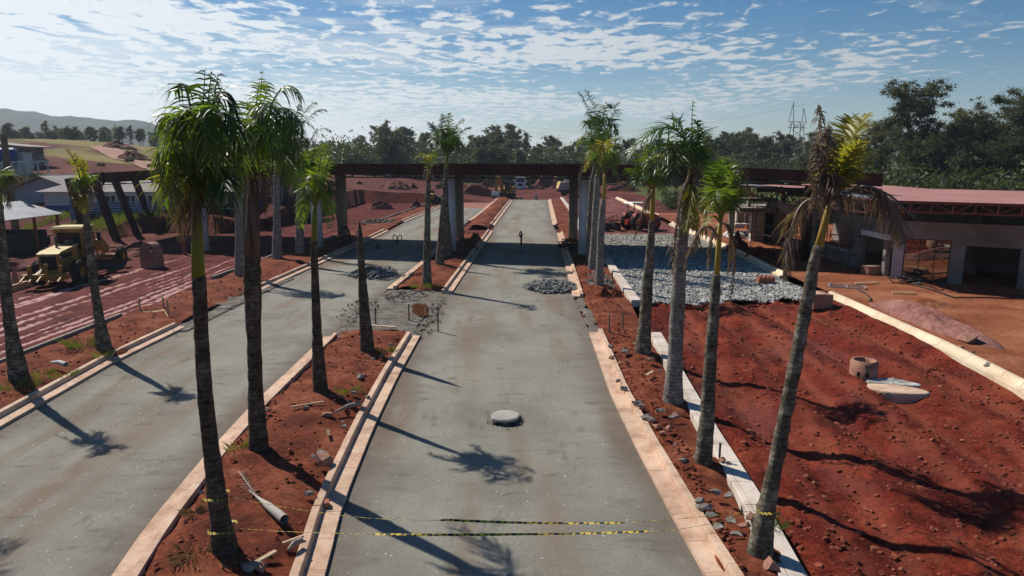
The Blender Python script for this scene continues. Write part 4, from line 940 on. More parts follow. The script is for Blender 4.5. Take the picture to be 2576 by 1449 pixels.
palm('grey palm behind the bushy front palms, its dark fronds reaching right above the canopy',
     [(697, 652, 28), (697, 560, 18), (696, 440, 17)], M['tr_grey'], [(696, 445, 16, 703, 400, 12, SG)],
     [(A, (735, 320), (752, 262), 'k', .2, 1.0), (A, (768, 305), (820, 276), 'k', -.4), (A, (755, 300), (795, 258), 'k', .5), (A, (716, 330), (690, 285), 'k', .4), (A, (752, 330), (772, 430), 'k', -.8), (A, (742, 350), (748, 450), 'd', -.3), (A, (690, 350), (668, 420), 'k', -.6), (A, (730, 300), (745, 350), 'k', -1.6), (A, (725, 310), (735, 370), 'k', 1.6), (A, (745, 310), (800, 340), 'k', .9)],
     .90, 27, 40, .07, .4)
A = (753, 475)
palm('grey palm with a pale dead feathery crown, just left of the white canopy column',
     [(755, 639, 26), (753, 560, 18), (753, 478, 15)], M['tr_grey'], [(753, 490, 14, 753, 455, 11, SB)],
     [(A, (785, 345), (833, 330), 'd', -.3, 1.0), (A, (782, 370), (806, 385), 'd', .4, 1.0), (A, (770, 400), (792, 420), 'd', -.5), (A, (742, 400), (730, 345), 'k', .4), (A, (772, 420), (796, 480), 'd', -.4), (A, (740, 430), (728, 490), 'd', -.3), (A, (760, 380), (768, 420), 'k', 1.0)],
     .70, 28, 40, .06)
A = (600, 475)
palm('straight grey palm half hidden behind the two bushy front palms, left planter',
     [(604, 695, 30), (602, 600, 20), (600, 480, 18)], M['tr_grey'], [(600, 490, 16, 600, 440, 12, SG)], crown((600, 450), 75, 11, ['k', 'k', 'g', 'd'], 5), .85, 29, 36, .06, .4)

t_ = palm('palm just outside the left edge whose frond shadow falls on the left road', [(-320, 1100, 60), (-352, 900, 36), (-375, 700, 30), (-390, 560, 24)], M['tr_mid'], [(-390, 565, 20, -396, 500, 14, SG)],
     [((-396, 510), (-340, 420), (-240, 450), 'g', -.3, 1.2, 1.2), ((-396, 510), (-430, 400), (-520, 420), 'g', .3, 1.2), ((-396, 510), (-370, 380), (-330, 330), 'g', -.8, 1.2), ((-396, 510), (-420, 380), (-440, 330), 'g', .8, 1.2), ((-396, 510), (-400, 420), (-390, 460), 'g', -1.6, 1.2)], .6, 40, 30)
# ------------------------------------------------------------ the tree line
def leafcloud(clumps, rs, size, asp=.55):
    V = []; nq = 0
    for (cx_, cy_, cz_, r, n) in clumps:
        d = rs.normal(size=(n, 3)); d /= np.linalg.norm(d, axis=1)[:, None]
        q = d * (r * np.abs(rs.normal(size=(n, 1))) * .95) * np.array([1.15, 1.15, .8]) + np.array([cx_, cy_, cz_])
        a = rs.normal(size=(n, 3)); a /= np.linalg.norm(a, axis=1)[:, None]
        b = np.cross(a, rs.normal(size=(n, 3))); b /= np.linalg.norm(b, axis=1)[:, None]
        s_ = size * (.6 + .8 * rs.rand(n, 1))
        V.append(np.stack([q - a * s_ * .5, q + b * s_ * asp * .5, q + a * s_ * .5, q - b * s_ * asp * .5], 1)); nq += n
    V = np.concatenate(V).reshape(-1, 3)
    return V, (np.arange(nq * 4).reshape(-1, 4)).tolist()
def tree_proto(seed, h, cw, bare, style, leaf, dens, mleaf):
    rs = np.random.RandomState(seed); rng = random.Random(seed)
    tb = MB(); clumps = []
    top = Vector((rs.normal() * .04 * h, rs.normal() * .04 * h, h * .93))
    r0 = .018 * h
    spine = [Vector((0, 0, -.6)), Vector((top.x * .3 + rs.normal() * .12, top.y * .3, h * .35)), Vector((top.x * .6 + rs.normal() * .2, top.y * .7, h * .65)), top]
    tb.tube(spine, [r0, r0 * .75, r0 * .45, r0 * .1], 7)
    def sp_at(f):
        f *= 3; i = min(2, int(f)); return spine[i].lerp(spine[i + 1], f - i)
    nl = {'euc': 15, 'broad': 20, 'thin': 9}[style]
    for i in range(nl):
        f = bare + (1 - bare) * (i + rs.rand()) / nl
        p = sp_at(f); a = i * 2.4 + rs.rand()
        reach = cw * (.55 + .6 * rs.rand()) * (math.sin(math.pi * min(1, (1 - f) * 1.1 + .18)) if style != 'thin' else .7)
        rise = reach * (.9 if style != 'broad' else .45) * (.5 + rs.rand())
        q = p + Vector((math.cos(a) * reach, math.sin(a) * reach, rise))
        mid = p.lerp(q, .5) + Vector((0, 0, -.12 * reach))
        tb.tube([p, mid, q], [r0 * .35 * (1.15 - f), r0 * .2, r0 * .06], 5)
        big = cw * (.34 + .2 * rs.rand())
        for _ in range({'euc': 15, 'broad': 20, 'thin': 10}[style]):
            f2 = .45 + .55 * rs.rand() ** .6; a_ = p.lerp(q, f2); o = rs.normal(size=3) * big * .5
            c2 = cw * (.08 + .11 * rs.rand()); e_ = a_ + Vector(o) * 1.0
            if rs.rand() < .35: tb.tube([a_, e_], [r0 * .09, r0 * .04], 4)
            clumps.append((e_.x, e_.y, e_.z, c2, int(dens * c2 * c2 * 16)))
    clumps += [(top.x + o[0], top.y + o[1], top.z + o[2] * .6, cw * .2, int(dens * cw * cw * .35)) for o in rs.normal(size=(6, 3)) * cw * .22]
    V, F = leafcloud(clumps, rs, leaf)
    root = thing('tree', None, None)
    tb.build('trunk', M['bark'], root, True)
    mk('crown', V, F, mleaf, root)
    return root
def bush_proto(seed, h, r, leaf, dens, mleaf):
    rs = np.random.RandomState(seed); clumps = []
    tb = MB()
    for i in range(16):
        a = rs.rand() * 6.28; d = r * rs.rand() ** .6; z = h * (.2 + .75 * rs.rand()) * (1 - .45 * d / r)
        x, y = math.cos(a) * d, math.sin(a) * d
        tb.tube([(0, 0, -.3), (x * .5, y * .5, z * .5), (x, y, z)], [.06, .04, .015], 5)
        cr = r * (.28 + .25 * rs.rand()); clumps.append((x, y, z, cr, int(dens * cr * cr * 9)))
    V, F = leafcloud(clumps, rs, leaf)
    root = thing('bush', None, None); tb.build('stem', M['bark'], root, True); mk('foliage', V, F, mleaf, root)
    return root
PE = [tree_proto(101, 20, 2.6, .50, 'euc', .36, 26, M['euc']), tree_proto(102, 22, 2.3, .56, 'euc', .36, 26, M['euc']), tree_proto(103, 17, 3.2, .38, 'euc', .38, 24, M['euc']), tree_proto(104, 22, 2.2, .55, 'thin', .36, 30, M['euc']), tree_proto(105, 15, 4.0, .25, 'broad', .42, 20, M['broad'])]
PR = [tree_proto(111, 18, 4.4, .34, 'euc', .30, 34, M['euc']), tree_proto(112, 14, 4.2, .22, 'broad', .30, 30, M['broad']), tree_proto(113, 15, 3.6, .36, 'euc', .28, 34, M['euc'])]
PB = [bush_proto(121, 3.6, 3.2, .40, 30, M['shrub']), bush_proto(122, 5.0, 3.8, .42, 28, M['broad']), bush_proto(123, 2.2, 2.4, .30, 34, M['shrub'])]
used = set()
def plant(pr, x, y, sc, label, cat, group, z=None, rng=random.Random(5)):
    if pr.name in used: o = copy_tree(pr)
    else: o = pr; used.add(pr.name)
    zz_ = float(ground_h(np.array(x), np.array(y))) if z is None else z
    o.location = (x, y, zz_); o.rotation_euler = (0, 0, rng.uniform(0, 6.28)); wd_ = 1.22 if cat == 'tree' and y > 150 else 1.0; o.scale = (sc * wd_ * rng.uniform(.9, 1.15), sc * wd_ * rng.uniform(.9, 1.15), sc)
    return tag(o, label, cat, group)
rng = random.Random(77)
GT = 'trees of the far tree line'
def sky_y(tbl, x): return float(np.interp(x, [a for a, b in tbl], [b for a, b in tbl]))
# centre and right tree line: tops follow the skyline of the photo (x, top y), trees stand 175 to 260 m away
SKY = [(835, 368), (880, 360), (905, 335), (940, 318), (965, 303), (1000, 306), (1030, 330), (1055, 325), (1085, 345), (1130, 350), (1180, 345), (1215, 318), (1255, 312), (1290, 308), (1320, 330), (1350, 345), (1390, 340), (1430, 350), (1470, 340), (1560, 338), (1600, 352), (1640, 345), (1700, 350), (1760, 352), (1800, 335), (1850, 325), (1895, 318), (1925, 335), (1960, 330), (2000, 345), (2040, 335), (2080, 322), (2120, 345), (2180, 350)]
for row, (d0, drop, step) in enumerate(((200, 40, 32), (224, 16, 26), (255, 0, 18))):
    x = 838
    while x < 2230:
        px = x + rng.uniform(-8, 8); d = d0 + rng.uniform(-10, 14)
        ty = sky_y(SKY, px) - 6 + drop + rng.uniform(0, 26) * (1 if row < 2 else rng.choice((.2, .6, 1.3)))
        X_ = Q(px, 400, d).x; zt = Q(px, ty, d).z; z0 = float(ground_h(np.array(X_), np.array(d)))
        pr = PE[rng.choice([0, 1, 2, 2, 4, 4] if row == 0 else ([0, 0, 1, 1, 2, 3, 4] if row == 1 else [0, 1, 1, 3, 3, 0]))]
        h0 = {PE[0]: 21.5, PE[1]: 23.5, PE[2]: 18.8, PE[3]: 22, PE[4]: 16.5}[pr]
        right_ = px > 1480
        plant(pr, X_, d, max(.35, (zt - z0) / h0), ('grey-green tree of the long tree line right of the centre road, behind the canopy' if right_ else 'grey-green eucalyptus of the far tree line straight ahead, above the canopy'), 'tree', GT + (' on the right' if right_ else ' ahead'))
        x += step * rng.uniform(.75, 1.3)
for i in range(80):                                     # understorey
    px = rng.uniform(820, 2250); d = rng.uniform(188, 222)
    X_ = Q(px, 400, d).x
    plant(PB[rng.choice([0, 1, 1])], X_, d, rng.uniform(1.0, 1.9), 'dark bush at the foot of the far tree line', 'bush', 'bushes under the far tree line')
# left trees on the rise
LSK = [(-60, 350), (0, 318), (30, 335), (60, 350), (90, 330), (130, 322), (165, 305), (190, 340), (215, 345), (250, 335), (275, 312), (300, 306), (330, 330), (360, 318), (395, 330), (430, 335), (470, 340), (540, 345), (620, 350), (700, 355), (780, 362), (850, 368)]
for row, (d0, drop, step) in enumerate(((235, 30, 36), (262, 14, 28), (295, 0, 20))):
    x = -70
    while x < 860:
        px = x + rng.uniform(-8, 8); d = d0 + rng.uniform(-12, 16)
        ty = sky_y(LSK, px) + drop + rng.uniform(0, 16)
        X_ = Q(px, 400, d).x; zt = Q(px, ty, d).z; z0 = float(ground_h(np.array(X_), np.array(d)))
        pr = PE[rng.choice([0, 2, 2, 2, 4, 4, 1] if row < 2 else [0, 1, 2, 3])]; h0 = {PE[0]: 21.5, PE[1]: 23.5, PE[2]: 18.8, PE[3]: 22, PE[4]: 16.5}[pr]
        plant(pr, X_, d, max(.4, (zt - z0) / h0), 'hazy eucalyptus standing beyond the grassy rise on the left', 'tree', GT + ' on the left')
        x += step * rng.uniform(.75, 1.3)
# nearer wood behind the building on the right
for (px, ty, d, k, lb) in ((2285, 226, 118, 0, 'tallest tree behind the building, broad leafy head on several pale trunks'), (2225, 300, 128, 2, 'tree just left of the tallest one behind the building'), (2420, 268, 122, 2, 'tall open-crowned tree behind the pink roof, right of the tallest one'),
                           (2385, 318, 116, 1, 'rounded dark tree behind the pink roof'), (2480, 300, 120, 1, 'flat-topped dark tree behind the pink roof, near the right edge'), (2555, 245, 112, 0, 'pale leaved tall tree at the right edge of the picture'), (2620, 262, 118, 2, 'tree cut by the right edge of the picture'),
                           (2335, 345, 110, 1, 'low dark tree in front of the tallest one behind the building'), (2160, 352, 135, 1, 'dark tree behind the right end of the canopy'), (2100, 372, 140, 1, 'lower dark tree behind the brown dead palm plume'), (2530, 345, 104, 1, 'dark green tree over the right end of the pink roof'), (2445, 365, 102, 1, 'small dense tree over the middle of the pink roof'),
                           (2600, 360, 100, 1, 'small dense tree over the far right of the pink roof'), (2200, 390, 112, 1, 'small dense tree beside the right end of the canopy'), (2700, 300, 115, 0, 'tree beyond the right edge of the picture')):
    pr = PR[k]; h0 = (19.5, 15.3, 16.5)[k]
    X_ = Q(px, 400, d).x; zt = Q(px, ty, d).z; z0 = float(ground_h(np.array(X_), np.array(d)))
    plant(pr, X_, d, (zt - z0) / h0, lb, 'tree', None)
for i in range(30):
    px = rng.uniform(2090, 2720); d = rng.uniform(80, 108); X_ = Q(px, 400, d).x
    plant(PB[rng.choice([0, 1, 1])], X_, d, rng.uniform(.5, 1.5), 'dark leafy bush in the thicket behind the building', 'bush', 'bushes behind the building')
for i in range(16):
    px = rng.uniform(1690, 1930); d = rng.uniform(98, 124); X_ = Q(px, 400, d).x
    plant(PB[2], X_, d, rng.uniform(.5, .9), 'low bright green shrub on the strip of grass left of the scaffold', 'shrub', 'green shrubs beyond the gravel heap', z=-.1)

for i in range(34):
    y = rng.uniform(85, 100); x = rng.uniform(-78, -46)
    plant(PB[2], x, y, rng.uniform(.35, .8), 'dark scrubby bush on the bank between the huts and the left rise', 'bush', 'scrub on the left bank')
for i in range(26):
    y = rng.uniform(112, 150); x = rng.uniform(-80, -40)
    plant(PB[2], x, y, rng.uniform(.25, .5), 'low scrub dotted over the brown slope of the left rise', 'bush', 'scrub on the left rise')
# far blue hills on the left
hx = np.linspace(-2000, 250, 120); hyy = np.linspace(1150, 1900, 14)
HX, HY = np.meshgrid(hx, hyy)
crest = [(-200, 288), (0, 275), (60, 273), (120, 281), (170, 295), (240, 300), (330, 303), (400, 310), (470, 334), (560, 362), (700, 385), (900, 398), (2000, 402)]
pxl = 1288 + 1753 * HX / HY
ch = np.interp(pxl, [a for a, b in crest], [b for a, b in crest])
top = CAM_H + 1500 * (400 - ch) / 1753
prof = np.clip(1 - np.abs((HY - 1500) / 380), 0, 1) ** .7
HZ = top * prof * 1.0 + fbm(HX * .012, HY * .012, 4, 61) * 18 * prof + (np.random.RandomState(8).rand(*HX.shape) - .5) * 3.0 * prof - 2
n = len(hx); idx = (np.arange(13)[:, None] * n + np.arange(n - 1)[None])
tag(mk('hills', np.stack([HX, HY, HZ], -1).reshape(-1, 3), np.stack([idx, idx + 1, idx + n + 1, idx + n], -1).reshape(-1, 4).tolist(), mat('wooded_hill', [(.02, .03, .018), (.05, .06, .03)], .02, 1, 0, fine=.4, fscale=.12), None, False), kind='structure')
# ------------------------------------------------------------ building under construction on the right
bld = thing('building', 'low unfinished concrete building with a pink metal roof behind the right yard', 'building')
ZB = .1
C0 = Vector((22.7, 41.2, 0)); U = Vector((5.4, -3.55, 0)).normalized()      # corner and direction of the right facade
NR = Vector((-U.y, U.x, 0))                                                  # into the building
if NR.y < 0: NR = -NR
def FR(s, z, d=0): p = C0 + U * s + NR * d; return Vector((p.x, p.y, z))
def slab(b, s0, s1, z0, z1, d0, d1):
    V = [FR(s, z, d) for z in (z0, z1) for s, d in ((s0, d0), (s1, d0), (s1, d1), (s0, d1))]
    b.add(V, [(3, 2, 1, 0), (4, 5, 6, 7), (0, 1, 5, 4), (1, 2, 6, 5), (2, 3, 7, 6), (3, 0, 4, 7)])
q = MB()                                                                     # board-marked lintel wall of the right facade
slab(q, .0, 24, 2.62, 2.98, 0, .30); slab(q, .0, 24, 2.985, 3.32, .012, .30); slab(q, .0, 24, 3.325, 3.62, 0, .30)
slab(q, 2.9, 3.6, ZB - .5, 2.618, .02, .3); slab(q, 6.15, 6.6, ZB - .5, 2.618, .02, .30)
slab(q, 3.602, 6.148, 2.36, 2.618, .03, .28)
q.build('lintel_wall', M['conc'], bld)
q = MB(); slab(q, 6.62, 24, ZB + .75, 2.616, .06, .26); q.build('brown_panel', mat('brown_brick_panel', [(.055, .022, .016), (.085, .036, .026)], 1, .9, 0), bld)
q = MB(); slab(q, 6.62, 24, ZB - .6, ZB + .748, .0, .30); q.build('plinth', M['whitewall'], bld)
q = MB(); slab(q, -.02, .55, ZB - .5, 2.615, -.03, .5); q.build('corner_column', mat('limewashed_column', [(.36, .30, .30), (.50, .45, .46)], .8, .85, .1), bld)
gl = MB(); slab(gl, .56, 2.88, .12, 2.6, .16, .175)
gm = bpy.data.materials.new('tinted_glass'); gm.use_nodes = True; t = gm.node_tree; t.nodes.clear()
o_ = N(t, 'ShaderNodeOutputMaterial'); g1 = N(t, 'ShaderNodeBsdfGlossy'); g1.inputs[0].default_value = (.75, .72, .68, 1); g1.inputs[1].default_value = .02
g2 = N(t, 'ShaderNodeBsdfTransparent'); g2.inputs[0].default_value = (.35, .36, .35, 1); ms = N(t, 'ShaderNodeMixShader'); ms.inputs[0].default_value = .42
t.links.new(g2.outputs[0], ms.inputs[1]); t.links.new(g1.outputs[0], ms.inputs[2]); t.links.new(ms.outputs[0], o_.inputs[0])
wi = MB()
for s_ in (.56, 1.34, 2.1, 2.84): slab(wi, s_, s_ + .045, .1, 2.61, .12, .21)
slab(wi, .56, 2.88, .08, .13, .12, .21); slab(wi, .56, 2.88, 2.56, 2.61, .115, .215)
wf = wi.build('window', M['darkmetal'], bld); gl.build('pane', gm, wf)
# left facade, running straight away
q = MB(); XL = 22.7
def lbox(b, y0, y1, z0, z1, x0=0, x1=.3): b.box((XL + (x0 + x1) / 2, (y0 + y1) / 2, (z0 + z1) / 2), (x1 - x0, y1 - y0, z1 - z0))
lbox(q, 41.9, 62, 2.74, 3.6); lbox(q, 45.0, 46.2, -.4, 2.738); lbox(q, 46.203, 52, -.4, 1.05, .02); lbox(q, 52.003, 53.2, -.4, 2.738); lbox(q, 58.5, 62, -.4, 2.738, .0)
lbox(q, 42.0, 42.35, -.4, 2.738, .01)
q.build('facade_wall', M['conc'], bld)
q = MB(); lbox(q, 41.7, 45.0, 2.40, 2.735, -.12, .3); q.build('white_lintel', M['white'], bld)
q = MB(); lbox(q, 46.1, 52.1, 1.055, 1.13, -.18, .4); q.build('counter_sill', M['whitewall'], bld)
q = MB(); q.box((28.6, 52.2, 2.3), (.3, 19, 4.7)); slab(q, -1, 26, -.4, 4.7, 6.0, 6.3); q.build('inner_wall', M['conc'], bld)  # back walls added up to the roof to keep light out of the rooms
q = MB(); q.box((31, 50, .06), (16, 22, .1)); q.build('floor_slab', M['conc'], bld)
# sunlit stub at the far end with a raised slab
q = MB(); q.box((22.35, 60.9, 1.2), (.9, .5, 2.9)); q.box((22.35, 64.4, 1.2), (.9, .5, 2.9)); q.build('void', M['black'], bld)  # solid black boxes painted in for the shaded openings beside the piers
q = MB(); q.box((21.3, 60.6, 1.25), (1.15, .55, 2.9)); q.build('end_pier', mat('fresh_concrete', [(.42, .37, .31), (.55, .50, .43)], .8, .9, .2, 14), bld)
q = MB(); q.box((20.3, 64.6, 1.25), (.5, .5, 2.9)); q.build('end_pier', M['conc'], bld)
q = MB(); q.box((21.4, 62.2, 2.92), (4.2, 5.6, .38)); q.box((20.6, 60.9, 3.5), (.3, .3, .8)); q.box((22.4, 61.2, 3.5), (.3, .3, .8)); q.build('end_slab', M['greycol'], bld)
# roof: pink sheet on red steel trusses, wide eaves
EV = 2.3; ZR = 4.92
ra = FR(-1.2, ZR, -EV); rb = FR(26, ZR, -EV); rc = FR(26, ZR + .12, 9.5); rd_ = Vector((30.5, 51.5, ZR + .14)); re_ = Vector((31.5, 64, ZR + .12)); rf_ = Vector((20.3, 63.2, ZR - .04)); rg_ = Vector((20.6, ra.y + .4, ZR))
top_ = [ra, rb, rc, rd_, re_, rf_, rg_]
q = MB(); n = len(top_); V = [v for v in top_] + [v - Vector((0, 0, .09)) for v in top_]
q.add(V, [tuple(range(n)), tuple(range(2 * n - 1, n - 1, -1))] + [(i, n + i, n + (i + 1) % n, (i + 1) % n) for i in range(n)])
roof = q.build('roof', M['pinkroof'], bld)
rib = MB()
def ribbon(a, c, n, nrm, dep, zoff, amp):               # one wavy sheet edge
    V = []
    for i in range(n * 2 + 1):
        p = a.lerp(c, i / (2 * n)) + Vector((0, 0, zoff + amp * (i % 2)))
        for e in (0, dep):
            for h in (0, .035): V.append(p + nrm * e + Vector((0, 0, h)))
    F = []
    for i in range(n * 2):
        o = 4 * i
        F += [(o, o + 4, o + 6, o + 2), (o + 1, o + 3, o + 7, o + 5), (o, o + 1, o + 5, o + 4), (o + 2, o + 6, o + 7, o + 3)]
    rib.add(V, F)
ribbon(ra, rb, 58, NR, .7, -.17, .06)
rib.build('corrugation', M['pinkroof'], roof)
rib = MB(); ribbon(rg_, rf_, 44, Vector((1, 0, 0)), 1.2, .02, .06); rib.build('corrugation', M['sheet'], roof)
def truss(name, a, c, h, off, step, m, wd=.07):
    b = MB(); a = a + off; c = c + off; dn = Vector((0, 0, -h))
    b.bar(a, c, wd * 1.3); b.bar(a + dn, c + dn, wd * 1.3)
    n = int((c - a).length / step)
    for k in range(n + 1):
        p = a.lerp(c, k / n); b.bar(p, p + dn, wd)
        if k < n:
            p2 = a.lerp(c, (k + 1) / n)
            if k % 2 == 0: b.bar(p + dn, p2, wd * .8)
            else: b.bar(p, p2 + dn, wd * .8)
    return b.build(name, m, roof)
truss('eave_truss', ra, rb, .56, Vector((0, 0, -.04)) - NR * .12, 1.0, M['steelred'])
truss('eave_truss', rg_, rf_, .75, Vector((-.1, 0, -.02)), 1.0, M['rust'])
truss('end_truss', Vector((17.9, 60.4, ZR + .06)), Vector((20.5, 58.6, ZR + .03)), .75, Vector((0, 0, 0)), .6, M['steelred'], .08)
def beam(a, c, w_, h_=None): b = MB(); b.bar(a, c, w_, h_); b.build('roof_beam', M['rust'], bld)
for s_ in (1, 4.5, 8, 12, 16, 20): beam(FR(s_, 4.65, -2.1), FR(s_, 4.65, 5), .14, .3)
for s_ in (.2, 6.3, 12.5, 18.5): beam(FR(s_ + .1, 3.6, .15), FR(s_ + .1, 4.5, .15), .16)
for y in (45.5, 52.6, 59): beam((XL + .15, y, 3.6), (XL + .15, y, 4.8), .16); beam((20.6, y, 4.62), (28.4, y, 4.62), .14, .3)
beam(FR(-1, 4.32, -2.0), FR(26, 4.32, -2.0), .12, .14)

# scaffolds
def scaffold(label, x, y, wdx, wdy, hs, m, planks=True):
    t = thing('scaffold', label, 'scaffold', (x, y, .12))
    fr = MB()
    for sx_ in (-wdx / 2, wdx / 2):
        for sy_ in (-wdy / 2, wdy / 2): fr.cyl((sx_, sy_, 0), (sx_, sy_, hs[-1] + .3), .028, n=6)
    for h in hs:
        for sy_ in (-wdy / 2, wdy / 2): fr.cyl((-wdx / 2, sy_, h), (wdx / 2, sy_, h), .022, n=6)
        for sx_ in (-wdx / 2, wdx / 2): fr.cyl((sx_, -wdy / 2, h), (sx_, wdy / 2, h), .022, n=6)
    fr.build('frame', m, t)
    br = MB()
    br.cyl((-wdx / 2, -wdy / 2, .1), (wdx / 2, -wdy / 2, hs[-1]), .016, n=6); br.cyl((wdx / 2, wdy / 2, .1), (-wdx / 2, wdy / 2, hs[-1]), .016, n=6); br.build('brace', m, t)
    fp = MB()
    for sx_ in (-wdx / 2, wdx / 2):
        for sy_ in (-wdy / 2, wdy / 2): fp.box((sx_, sy_, -.02), (.22, .22, .05))
    fp.build('foot_plate', M['wood'], t)
    if planks:
        pl = MB()
        for k in range(3): pl.box((0, -wdy / 2 + wdy * (k + .5) / 3, hs[-2] + .045), (wdx * 1.05, wdy / 3 - .03, .04))
        pl.build('plank', M['wood'], t)
    return t
scaffold('tall scaffold with planks beside the sunlit far end of the unfinished building', 20.0, 57.6, 1.9, 4.6, (.9, 1.8, 2.75, 3.8, 4.0), M['darkmetal'])
scaffold('short scaffold frame standing before the white lintel opening of the building', 21.2, 44.2, 1.3, 1.3, (.5, 1.1, 1.9, 2.3), M['darkmetal'], False)
scaffold('narrow scaffold in the shaded far bay under the building roof', 21.8, 55.0, 1.1, 2.2, (.6, 1.5, 2.4), M['darkmetal'], False)
scaffold('shaded scaffold in front of the dark counter opening of the building', 21.5, 50.2, 1.1, 3.2, (.6, 1.4, 2.2), M['darkmetal'], False)

# person working on the slab at the far end
def person(label, loc, rz, lean=.35):
    t = thing('person', label, 'person', loc, rz)
    def skin(name, joints, edges, rad, m):
        me = bpy.data.meshes.new(name); me.from_pydata(joints, edges, []); o = bpy.data.objects.new(name, me); COL.objects.link(o); o.parent = t
        me.materials.append(m); sk = o.modifiers.new('skin', 'SKIN')
        for i, r in enumerate(rad): me.skin_vertices[0].data[i].radius = (r, r)
        me.skin_vertices[0].data[0].use_root = True
        ss = o.modifiers.new('s', 'SUBSURF'); ss.levels = 2; ss.render_levels = 2
        return o
    f = lean
    J = [(0, 0, .92), (0, f * .5, 1.15), (0, f * 1.0, 1.38), (0, f * 1.25, 1.50), (0, f * 1.5, 1.62), (-.19, f * 1.0, 1.36), (-.26, f * 1.4, 1.10), (-.16, f * 1.4 + .25, .98), (.19, f, 1.36), (.26, f * 1.4, 1.10), (.14, f * 1.4 + .25, 1.0), (-.10, 0, .88), (-.11, .05, .48), (-.12, -.02, .08), (-.12, .12, .03), (.10, 0, .88), (.12, .08, .48), (.12, -.02, .08), (.12, .12, .03)]
    Ed = [(0, 1), (1, 2), (2, 3), (3, 4), (2, 5), (5, 6), (6, 7), (2, 8), (8, 9), (9, 10), (0, 11), (11, 12), (12, 13), (13, 14), (0, 15), (15, 16), (16, 17), (17, 18)]
    R_ = [.15, .15, .16, .055, .10, .075, .05, .04, .075, .05, .04, .10, .07, .05, .04, .10, .07, .05, .04]
    skin('body', J, Ed, R_, M['skin'])
    jk = [0, 1, 2, 5, 6, 8, 9]; skin('jacket', [J[i] for i in jk], [(0, 1), (1, 2), (2, 3), (3, 4), (2, 5), (5, 6)], [.17, .175, .18, .09, .065, .09, .065], M['cloth_red'])
    tr_ = [0, 11, 12, 13, 15, 16, 17]; skin('trousers', [J[i] for i in tr_], [(0, 1), (1, 2), (2, 3), (0, 4), (4, 5), (5, 6)], [.165, .115, .085, .065, .115, .085, .065], M['cloth_grey'])
    h = MB(); h.lathe([(0, .13), (.07, .12), (.115, .06), (.125, 0), (.15, -.01), (.0, -.01)], 14, (0, f * 1.5, 1.66)); h.build('helmet', M['black'], t, True)
person('worker in a red jacket and dark helmet leaning over the slab beside the scaffold', (22.9, 59.0, 3.18 - .0), 2.2)

# small things in the yard
def boxthing(name, label, cat, loc, rz, parts, group=None):
    t = thing(name, label, cat, loc, rz, group)
    for nm, m, b in parts: b.build(nm, m, t)
    return t
p = P(2192, 690, .15)
bt = MB(); bt.box((0, 0, .26), (1.05, .62, .52)); lid = MB(); lid.box((0, 0, .545), (1.1, .66, .05))
boxthing('masonry_box', 'square pink masonry box with a pale top before the corner column', 'box', p, .3, [('body', M['clay'], bt), ('lid', M['kerb'], lid)])
p = P(2130, 674, .15)
b = MB(); b.box((0, -.08, .12), (.40, .03, .2)); b.box((0, .08, .12), (.40, .03, .2)); b.box((-.185, 0, .12), (.03, .13, .2)); b.box((.185, 0, .12), (.03, .13, .2)); b.box((0, 0, .12), (.03, .13, .2))
tag(b.build('concrete_block', M['greycol']), 'single grey hollow concrete block lying on the yard near the scaffold', 'block').location = p
p = P(2055, 768, .0)
b = MB(); b.box((0, -.5, .28), (1.0, .12, .7)); b.box((0, .5, .28), (1.0, .12, .7)); b.box((.44, 0, .28), (.12, .876, .7)); b.box((-.44, 0, .28), (.12, .876, .7)); ld = MB(); ld.box((-.2, .0, .65), (.62, 1.12, .06))
boxthing('drain_box', 'open pink drain box breaking the cream kerb beside the stone bed', 'drain box', p, .1, [('wall', M['clay'], b), ('lid', M['kerb'], ld)])
p = P(1925, 712, .05)
b = MB()
for k in range(3): b.box((0, 0, .06 + .11 * k), (.95, .55, .09))
for k in range(4): b.box((-.36 + .24 * k, .0, .40), (.10, .56, .08))
tag(b.build('brick_stack', M['brick']), 'small stack of red slabs lying on the crushed stone bed', 'bricks').location = p
p = P(2130, 722, .2)
b = MB()
for y in (-.55, 0, .55): b.bar((-.9, y, 0), (.9, y, 0), .05)
for x in (-.9, 0, .9): b.bar((x, -.55, .01), (x, .55, .01), .05)
o = b.build('steel_frame', M['metal']); o.location = p + Vector((0, 0, .05)); o.rotation_euler = (0, 0, -.35); tag(o, 'flat steel frame lying on the orange yard beside a bent pipe', 'frame')
b = MB(); a0 = P(2155, 728, .2); a1 = P(2185, 765, .2)
b.tube([a0, a0.lerp(a1, .3) + Vector((.25, 0, .06)), a0.lerp(a1, .7) + Vector((.3, 0, .06)), a1], .035, 8); tag(b.build('bent_pipe', M['darkmetal']), 'dark bent pipe ending at the steel frame on the yard', 'pipe')
b = MB(); rg = random.Random(3)
for k in range(7):
    c_ = P(2290 + rg.uniform(-18, 18), 708 + rg.uniform(-3, 6), .22); r = rg.uniform(.3, .6)
    b.tube([(c_.x + r * math.cos(a), c_.y + r * .7 * math.sin(a), c_.z + .05 * k + rg.uniform(0, .08)) for a in np.linspace(0, 6.283, 17)[:-1]], .035, 6, closed=True)
hp = [P(x, y, .2) for x, y in ((2226, 688), (2245, 710), (2300, 716), (2345, 728), (2400, 748), (2470, 748), (2576, 752))]
b.tube(hp, .035, 6)
tag(b.build('cable_coil', M['hose']), 'black cable heaped below the glazed bay and trailing along the yard', 'cable')
for (x, y, l_, rz_, lb) in ((2180, 712, 1.5, .2, 'plank lying on the yard below the masonry box'), (2272, 737, 1.2, -.05, 'thin board alone in the middle of the orange yard')):
    b = MB(); b.box((0, 0, .03), (l_, .14, .04)); o = b.build('plank', M['lightwood']); o.location = P(x, y, .2); o.rotation_euler = (0, 0, rz_); tag(o, lb, 'plank')
